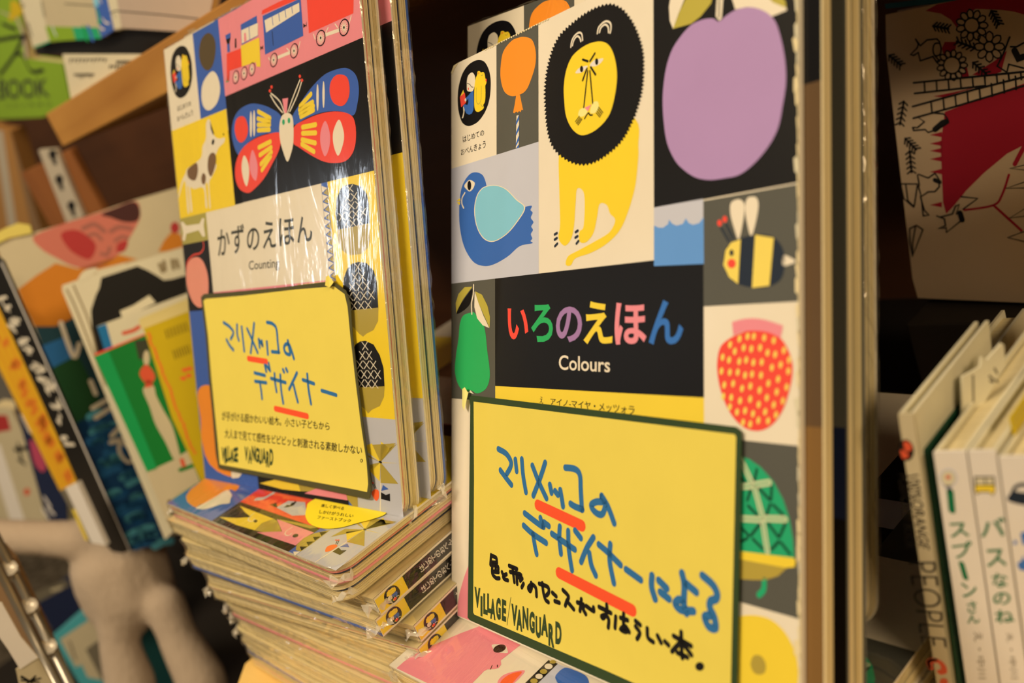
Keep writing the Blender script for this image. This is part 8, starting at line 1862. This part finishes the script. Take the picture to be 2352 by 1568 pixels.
# the table board under the two stacks, its left end cut slantwise
tb = [(-.5815, .146), (-.545, .1125), (-.50, .06), (.298, .06), (.298, .44), (-.5815, .44)]
V = [(x, y, SHELF) for x, y in tb] + [(x, y, SHELF - .028) for x, y in tb]; n = len(tb)
o = mesh_obj('shelf_board', V, [tuple(range(n)), tuple(range(2 * n - 1, n - 1, -1))] + [(i, n + i, n + (i + 1) % n, (i + 1) % n) for i in range(n)], [M_TABLE]); tag(o, 'light pine shelf board carrying the two flat stacks of picture books', 'shelf')
o = box('shaded_rear_shelf', (-.5815, .441, SHELF - .026), (.298, .66, SHELF - .002), M_BLACK); tag(o, 'rear part of the shelf, coloured black for the shade below the drawing book', 'shelf')  # shadow at the back of the shelf put into the colour
o = box('divider_panel', (-.645, .19, .0), (-.625, .66, 1.052), M_DIV); tag(o, 'dark reddish brown upright panel left of the tall wrapped stack', 'panel')
o = box('upper_shelf_board', (-.905, .312, 1.332), (-.45, .66, 1.3625), M_EDGE); tag(o, 'orange pine shelf board with knots under the green picture book', 'shelf')
o = box('upper_shelf_board', (-.975, .36, 1.336), (-.908, .66, 1.3625), M_EDGE); tag(o, 'shaded pine shelf board at the far left edge below the green picture book', 'shelf')
o = box('added_shade_board', (-.448, .33, 1.335), (.298, .67, 1.3625), M_DARKW); tag(o, 'unseen brown board added over the display bay to shade it', 'shelf')  # out of view, added to block lamp light from the bay
o = box('added_shade_panel', (.30, .25, 0), (.32, .67, 1.36), M_DARKW); tag(o, 'unseen brown panel added at the right end to darken the book bay', 'panel')  # out of view, added so the bay interior stays dark
o = box('shelf_post', (-1.16, .3442, 0), (-.985, .352, 1.331), M_POST); tag(o, 'brown wooden post behind the slotted metal strip', 'post')
o = box('low_shelf_board', (-1.55, .02, .70), (-.66, .378, .7195), M_BLACK); tag(o, 'black low shelf board carrying the navy and teal boxes', 'shelf')
o = box('dark_gap_backdrop', (-1.9, .38, .0), (-.648, .40, .975), M_BLACK); tag(o, 'black backdrop added for the dark gap behind the cloth doll and boxes', 'panel')  # black sheet put where the gap behind the doll is dark

# ------------------------------------------------------------ face-out book "Colours", its copies and the stacks
MC = FM('colours'); MK = FM('counting')
# the worn display copy: cover sheet, protruding inner board, pages
t = thing('board_book', 'large worn picture book with lion and plum cover standing face out', 'book', MC @ Matrix.Translation((BW / 2000, -BH / 1000, -.006)))
front = t
def fold_outline():
    p = outline(BW, BH, (0, 3, 6, 7)); return [(0, 3.2), (2.5, .4), (6, 0)] + p[1:]
slabs_part(t, 'front_cover', MC, [(fold_outline(), -2.0, 0, 0)], [ink('cr')])
for k, pr in PRINTS['colours'].items(): print_part(t, k, MC, pr, 0, .40)
# scuffed white card along the right edge and the torn top edge
rnd = random.Random(4); sc = []
for i in range(64):
    v = 6 + i * 4; w = .5 + 1.6 * abs(math.sin(i * .9)) * rnd.random() + (.9 if i % 9 == 0 else 0)
    sc.append(['p', 'wv' if rnd.random() < .25 else 'pg', 6, [[205.05 - w * .9, v], [205.05, v - 1], [205.05, v + 5], [205.05 - w * (.5 + rnd.random() * .5), v + 4]]])
for i in range(26):
    u = 30 + i * 1.9; sc.append(['p', 'pg', 6, [[u, -.05], [u + 1.6, -.05], [u + 1.2, .35 + rnd.random() * .55], [u + .3, .3 + rnd.random() * .5]]])
sc.append(['p', 'pg', 6, [[0, 3.4], [2.6, .4], [7, .1], [3.6, 1.9], [1.2, 4.2]]])
we = print_part(t, 'worn_edge', MC, sc); we['kind'] = 'stuff'
inn = MC @ Matrix.Translation((.0068, 0, -.0022))
slabs_part(t, 'inner_board', inn, [(outline(BW, BH, (0, 8, 8, 0)), -1.0, 0, 0)], [ink('pg')])
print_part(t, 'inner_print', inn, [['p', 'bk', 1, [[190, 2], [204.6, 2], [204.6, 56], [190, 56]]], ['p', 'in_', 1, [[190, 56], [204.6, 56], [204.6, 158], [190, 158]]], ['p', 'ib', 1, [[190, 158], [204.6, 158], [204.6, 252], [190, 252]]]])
lst = [(outline(BW, BH, (0, 8, 8, 0), .4 + rnd.random() * .5), -1.1 - i * .95 - .88, -1.1 - i * .95, i % 2) for i in range(4)]
slabs_part(t, 'page_block', inn, lst, [page_mat('pg'), page_mat('pq')])

# copies behind it, fanned out to the right; right hand strips of their covers show
def strip_copy(label, du, dv, w, ang, segs, seed, grp='book copies standing behind the worn lion book'):
    M = MC @ Matrix.Translation((du / 1000, -dv / 1000, w / 1000)) @ Matrix.Rotation(ang, 4, 'Y')
    b = board_book('board_book', label, M, grp, seed=seed, cover='gy', wrap=False)
    pr = [['p', c, 1, [[170, a], [204.8, a], [204.8, e], [170, e]]] for c, a, e in segs[0]] + segs[1]
    print_part(b, 'cover_print', M, pr)
    return b
strip_copy('book directly behind the worn lion book, grey and navy strip of cover showing', 3.5, -1, -8.0, .045, ([('gy', 8, 160), ('ny', 160, 188), ('kk', 188, 250)], []), 2, None)

# a wrapped copy of the same title that leans behind, its top left corner visible above the worn one
def second_copy():
    M = FM('second_copy')
    return board_book('board_book', 'shrink-wrapped copy of the lion book peeking out above the worn one', M, None, r=(0, 10, 10, 0), art='colours', art_keys=('cover_print', 'emblem_print', 'balloon_picture', 'series_lettering', 'lemon_picture', 'turtle_picture'), gathered=False, seed=11)
b2 = second_copy()
print_part(b2, 'shaded_edge_print', FM('second_copy'), [['p', 'in_', 5, [[188, .5], [204.6, .5], [204.6, 140], [188, 140]]], ['p', 'kk', 5, [[188, 140], [204.6, 140], [204.6, 188], [188, 188]]], ['p', 'lp', 5, [[188, 188], [204.6, 188], [204.6, 251], [188, 251]]], ['s', 'wo', 6, [[190, 192], [198, 200], [201, 214], [198, 228], [189, 234], [188.4, 214]]]])  # muted overlay: cover strip with its shade put into the print colours

# sign cards
def sign(name, art, base, label, w, wear):
    M = base @ Matrix.Translation((0, 0, w / 1000)); P = PRINTS[art]; pts = P['card'][0][3]; col = P['card'][0][1]
    cx = sum(p[0] for p in pts) / len(pts); lo = max(p[1] for p in pts)
    t = thing(name, label, 'sign', M @ Matrix.Translation((cx / 1000, -lo / 1000, 0)))
    slabs_part(t, 'card', M, [(pts, -.35, 0, 0)], [ink(col, .5)])
    for k, pr in P.items():
        if k != 'card': print_part(t, k, M, pr, 0, .6)
    return t
s1 = sign('handwritten_sign', 'sign_colours', MC, 'large yellow sign with dark green border and blue handwriting on the lion book', 1.5, 0)
s2 = sign('handwritten_sign', 'sign_counting', MK, 'smaller yellow sign with dark border on the butterfly book', 2.0, 1)
# curled card corner
o = mesh_obj('curled_corner', [MK @ Vector(v) for v in ((.1612, -.1452, .0024), (.1645, -.1446, .0030), (.1682, -.1482, .0028), (.1664, -.1506, .0042), (.1622, -.1494, .0040))], [(0, 1, 2, 3, 4)], [ink('py', .5)], None, s2)
o = mesh_obj('torn_corner', [MC @ Vector((u / 1000, -v / 1000, w / 1000)) for u, v, w in ((12.6, 153.2, 1.6), (15.8, 152.2, 2.2), (18.2, 154.8, 1.8), (15.5, 163, 2.4), (13.2, 161, 2.0))], [(0, 1, 2, 3, 4)], [ink('yp', .5)], None, s1)

# face-out "Counting" and the copies behind it
board_book('board_book', 'shrink-wrapped picture book with butterfly, train and dog cover standing face out', MK, None, art='counting_full', seed=21)
M = MK @ Matrix.Translation((.0040, .008, -.0116)) @ Matrix.Rotation(.010, 4, 'Y')
board_book('board_book', 'second wrapped copy behind the butterfly book, only a sliver of cover showing', M, None, seed=22, art='counting_full', art_keys=('cover_print', 'pinwheel_picture'))

# left stack, laid flat
MS = FM('cstack'); NB = 12; PITCH = (MS.translation.z - SHELF - .0008) / NB
ordn = ['topmost', 'second', 'third', 'fourth', 'fifth', 'sixth', 'seventh', 'eighth', 'ninth', 'tenth', 'eleventh', 'lowest']
offs = [(0, 0, 0), (-.007, -.002, .8), (-.0055, .0005, 4), (-.0070, -.0015, 3.6), (-.0050, .0045, 6.5), (-.004, .0025, 6), (-.006, .006, 3.5), (-.005, .004, 3), (-.006, .003, 1.5), (-.0065, .001, 1.5), (-.008, -.001, .5), (-.008, -.002, 0)]
cen = MS @ Vector((BW / 2000, -BH / 2000, 0))
for i in range(NB):
    dx, dy, a = offs[i]; T = PITCH * 1000 - 1.05
    rot = Matrix.Rotation(math.radians(a + (180 if i >= 2 else 0)), 4, 'Z')
    z = MS.translation.z - i * PITCH
    base = Matrix.Translation((cen.x + dx, cen.y + dy, z - (0.0 if i == 0 else 0))) @ rot @ Matrix.Rotation(math.radians(-1.9), 4, 'Z') @ Matrix.Translation((-BW / 2000, BH / 2000, 0))
    if i == 0: base = MS
    lab = f'{ordn[i]} shrink-wrapped board book of the tall left stack' + (', fox and pinwheel cover up' if i == 0 else ', yellow spine end facing right' if i in (2, 3, 4, 5) else '')
    if i == NB - 1: lab = 'lowest shrink-wrapped board book of the tall left stack, on the pine board'
    b = board_book('board_book', lab, base, 'shrink-wrapped books lying in the tall left stack', T=T, art='counting_full' if i == 0 else None, art_keys=('cover_print', 'fish_picture', 'crocodile_picture', 'fox_picture', 'pinwheel_picture'), spine=i >= 2, seed=40 + i, cover='cr' if i == 0 else 'pq')
    if i == 0:
        st = PRINTS['sticker']; print_part(b, 'round_sticker', MS, st['sticker'], .72, .4); print_part(b, 'sticker_lettering', MS, st['sticker_lettering'], .75, .4)

# right stack, laid flat
MR = FM('rstack'); NR = 6; PR = (MR.translation.z - SHELF - .0008) / NR
cen = MR @ Vector((BW / 2000, -BH / 2000, 0))
for i in range(NR):
    T = PR * 1000 - 1.05; base = Matrix.Translation((0, 0, -i * PR)) @ MR
    if i: base = Matrix.Translation((cen.x + (.001, .0, .002, .001, .0)[i - 1], cen.y + .001 * i, MR.translation.z - i * PR)) @ Matrix.Rotation(math.radians((0, -3.4, -2.6, -3.2, -2.8, -3)[i]), 4, 'Z') @ Matrix.Translation((-BW / 2000, BH / 2000, 0))
    lab = ('topmost', 'second', 'third', 'fourth', 'fifth', 'lowest')[i] + ' board book of the low right stack' + (', pink bird head cover up' if i == 0 else ' under the lion book')
    board_book('board_book', lab, base, 'board books lying in the low right stack', T=T, art='colours' if i == 0 else None, art_keys=('cover_print', 'bird_head_picture', 'lemon_picture', 'turtle_picture'), seed=60 + i, r=(0, 10, 10, 0))

# ------------------------------------------------------------ left bay
def cover_book(art, label, thick, spine_art=None, extra=None, cat='book', group=None, name='picture_book'):
    b = panel(name, label, cat, art, thick, group)
    for sa in (spine_art or []):
        P = PRINTS[sa]; M = FM(sa); ks = list(P)
        sp = slabs_part(b, 'spine', M, [(P[ks[0]][0][3], -1.2, 0, 0)], [ink(P[ks[0]][0][1], .5)])
        for k in ks[1:]: print_part(sp, k, M, P[k], .02, .5)
    return b
GL = 'picture books standing in the left bay'
cover_book('watercolour_book', 'tall picture book with rosy painted face cover and black spine', 14, ['black_spine'], group=GL)
t = thing('picture_book', 'yellow and orange spined thin picture books at the left edge', 'book', FM('orange_spine'), GL); t['label'] = 'picture book with orange striped yellow spine left of the black spine'
for sa, nm in (('orange_spine', 'spine'), ('white_base_book', 'cover_band')):
    P = PRINTS[sa]; M = FM(sa); ks = list(P); sp = slabs_part(t, nm, M, [(P[ks[0]][0][3], -4, 0, 0)], [ink(P[ks[0]][0][1], .5)])
    for k in ks[1:]: print_part(sp, k, M, P[k], .02, .5)
cover_book('silhouette_book', 'white picture book with a large black silhouette on its cover', 9, group=GL)
cover_book('blue_corner_book', 'thin white book with a blue spine edge behind the green book', 6, group=GL)
cover_book('green_book', 'small green book with a white skittle figure on its cover', 10, group=GL)
cover_book('yellow_book', 'yellow paperback with orange speckled edge beside the butterfly book', 8, group=GL)
cover_book('white_book_far', 'blurred beige book with a red square at the far left', 18, group=GL)
cover_book('navy_book_far', 'blurred navy book with a pink mark behind the orange spine', 16, group=GL)
panel('paper_tab', 'folded cream paper tab sticking up over the silhouette book', 'tab', 'paper_tab', .6, pages=False, cover_part='sheet')
panel('paper_tab', 'pale yellow folded note on top of the painted face book', 'note', 'yellow_note', .6, pages=False, cover_part='sheet')
cover_book('green_picture_book', 'lime green picture book with black letters on the upper shelf', 14, name='picture_book')
panel('paper_sheet', 'white sheet with pencil writing standing on the upper shelf', 'paper', 'handwritten_sheet', 1.0, pages=False, cover_part='sheet')
GU = 'books overhead at the top left'
panel('overhead_book', 'dark slab added for the shaded undersides of the overhead books', 'book', 'upper_shade_slab', 95, GU, pages=False)  # near-black slab paints the shade under the overhead books
for art, lab, th in (('upper_cream_book', 'cream spine of the leftmost overhead book above the green book', 7), ('upper_white_book', 'overhead white book with a green lower edge', 7), ('upper_blue_book', 'narrow blue overhead book between the white and grey ones', 7), ('upper_grey_book', 'wide pinkish grey overhead book above the pine shelf', 7)):
    panel('overhead_book', lab, 'book', art, th, GU)
panel('metal_strip', 'cream slotted metal shelf strip below the pine shelf', 'shelf strip', 'metal_strip', 4, pages=False, cover_part='rail')
panel('storage_box', 'dark navy box behind the cloth doll', 'box', 'navy_box', 60, pages=False, cover_part='front_panel')
panel('storage_box', 'teal box with cream label behind the cloth doll', 'box', 'teal_box', 60, pages=False, cover_part='front_panel')
panel('wooden_upright', 'pale wooden upright at the far left beside the slotted metal strip', 'upright', 'wooden_upright', 20, pages=False, cover_part='board')
panel('picture_card', 'long cream card at the bottom left in the wire rack', 'card', 'flower_card', 1, pages=False, cover_part='sheet')
panel('picture_card', 'card printed with dark flowers at the bottom left corner', 'card', 'flower_card_b', 1, pages=False, cover_part='sheet')
panel('wooden_batten', 'slanting brown batten in the bottom left corner', 'batten', 'wood_batten', 14, pages=False, cover_part='board')

# cloth doll: one skinned body
def soft_body(name, limbs, mat, voxel=.0035):
    """one continuous body: tapered limbs of overlapping balls fused by a voxel remesh and smoothed"""
    bm = bmesh.new()
    for a, ra, b, rb in limbs:
        a = Vector(a); b = Vector(b); n = max(2, int((b - a).length / .006))
        for i in range(n + 1):
            t = i / n; bmesh.ops.create_icosphere(bm, subdivisions=2, radius=ra + (rb - ra) * t, matrix=Matrix.Translation(a.lerp(b, t)))
    me = bpy.data.meshes.new(name); bm.to_mesh(me); bm.free(); o = bpy.data.objects.new(name, me); COL.objects.link(o)
    r = o.modifiers.new('fuse', 'REMESH'); r.mode = 'VOXEL'; r.voxel_size = voxel
    q = o.modifiers.new('relax', 'SMOOTH'); q.iterations = 14; q.factor = .6
    dg = bpy.context.evaluated_depsgraph_get(); m2 = bpy.data.meshes.new_from_object(o.evaluated_get(dg)); o.modifiers.clear(); o.data = m2; m2.materials.clear(); m2.materials.append(mat)
    for p in m2.polygons: p.use_smooth = True
    bpy.data.meshes.remove(me); return o
D = POINTS['doll']
limbs = [(D['chest'], .036, D['belly'], .047), (D['belly'], .047, D['hip'], .045), (D['sh'], .026, D['chest'], .036), (D['arm'][0], .017, D['arm'][2], .018), (D['arm'][2], .018, D['arm'][3], .020), (D['arm'][3], .020, D['sh'], .026)]
for leg in (D['l'], D['r']): limbs += [(leg[0], .0200, leg[1], .0185), (leg[1], .0195, leg[2], .024), (leg[2], .024, leg[3], .020)]
tag(soft_body('cloth_doll', limbs, M_CLOTH), 'stuffed beige cloth doll with dangling legs below the leaning books', 'doll')
def tube(name, a, b, r, mat, parent=None, n=10):
    a = Vector(a); b = Vector(b); d = (b - a).normalized(); u = d.orthogonal().normalized(); v = d.cross(u); V = []
    for p in (a, b): V += [p + (u * math.cos(2 * math.pi * i / n) + v * math.sin(2 * math.pi * i / n)) * r for i in range(n)]
    return mesh_obj(name, V, [(i, (i + 1) % n, n + (i + 1) % n, n + i) for i in range(n)] + [tuple(range(n)), tuple(range(2 * n - 1, n - 1, -1))], [mat], None, parent, True)
rk = thing('wire_rack', 'metal wire rack rods with clamp rings at the bottom left', 'rack', Matrix.Translation(POINTS['bars'][0][1]))
for a, b in POINTS['bars']: tube('rod', a, b, .0028, M_WIRE, rk)
for p in POINTS['rings']:
    q = Vector(p); tube('clamp_ring', q - Vector((.004, 0, .0035)), q + Vector((.004, 0, .0035)), .0055, M_METAL, rk)

# ------------------------------------------------------------ right bay
BZ = min((FM('drawing_book') @ Vector((p[0] / 1000, -p[1] / 1000, -.012))).z for p in PRINTS['drawing_book']['cover'][0][3]) - .0004
cover_book('drawing_book', 'big pale picture book with red shapes and black line drawings', 12, name='picture_book')
o = box('display_block', (-.262, .466, SHELF - .0015), (.05, .53, BZ), M_BLACK); tag(o, 'black display block carrying the big book with red drawings', 'block')
GR = 'slim books standing spine out at the bottom right'
def spine_book(art, label, cover, spine_col, mid='pg'):
    M = FM(art); P = PRINTS[art]; q = P['spine_face'][0][3]; (A, B, C_, D_) = q; dep = DEPTHS[art] * 1000
    # cut the spine at the shelf board
    def cut(p, r):
        zp = (M @ Vector((p[0] / 1000, -p[1] / 1000, 0))).z; zr = (M @ Vector((r[0] / 1000, -r[1] / 1000, 0))).z; s = (zp - SHELF - .0005) / (zp - zr)
        return [p[0] + (r[0] - p[0]) * s, p[1] + (r[1] - p[1]) * s]
    D_, C_ = cut(A, D_), cut(B, C_)
    lim = (-.1555 - M.translation.x) * 1000
    D_[0] = max(D_[0], lim)
    t = thing('slim_book', label, 'book', M @ Matrix.Translation(((D_[0] + C_[0]) / 2000, -D_[1] / 1000, 0)), GR)
    c = 1.1; wA = [A, [A[0] + c, A[1]], [D_[0] + c, D_[1]], D_]; wB = [[B[0] - c, B[1]], B, C_, [C_[0] - c, C_[1]]]
    slabs_part(t, 'cover_board', M, [(wA, -dep, -.6, 0)], [ink(cover)]); slabs_part(t, 'cover_board', M, [(wB, -dep, -.6, 0)], [ink(cover)])
    slabs_part(t, 'page_block', M, [([[A[0] + c + .05, A[1] + 2.2], [B[0] - c - .05, B[1] + 2.2], [C_[0] - c - .05, C_[1] - 1], [D_[0] + c + .05, D_[1] - 1]], -dep + 3, -1.0, 0)], [page_mat(mid)])
    sp = slabs_part(t, 'spine', M, [([A, B, C_, D_], -1.0, 0, 0)], [ink(spine_col)])
    for k, pr in P.items():
        if k != 'spine_face': print_part(sp, k, M, pr, .02)
    return t
spine_book('people_book', 'cream slim book with tall thin black capitals, nearest the lion book', 'wv', 'bc')
spine_book('dark_green_book', 'very thin dark green book right of the capitals spine', 'dg', 'dg')
spine_book('spoon_book', 'white slim book with a ring emblem and green lettering', 'wv', 'wc')
spine_book('bus_book', 'white slim book with a small yellow bus on its spine', 'wv', 'wc')
spine_book('car_book', 'white slim book with a dark car picture at the right edge', 'wv', 'wc')
spine_book('emblem_book', 'white wrapped slim book with a dark round emblem, set further back', 'wv', 'wv')
panel('paper_card', 'cream card with faint writing tucked between the slim books', 'card', 'cream_card', .8, pages=False, cover_part='sheet')
# loose yellow and green covers glimpsed between the slim books
for nm, lab, x0, x1, z1, col in (('slim_book', 'very thin yellow book between the bus and car spines', -.1102, -.1095, 1.149, 'yd'),):
    o = box(nm, (x0, .236, SHELF + .0005), (x1, .33, z1), ink(col)); tag(o, lab, 'book', GR)
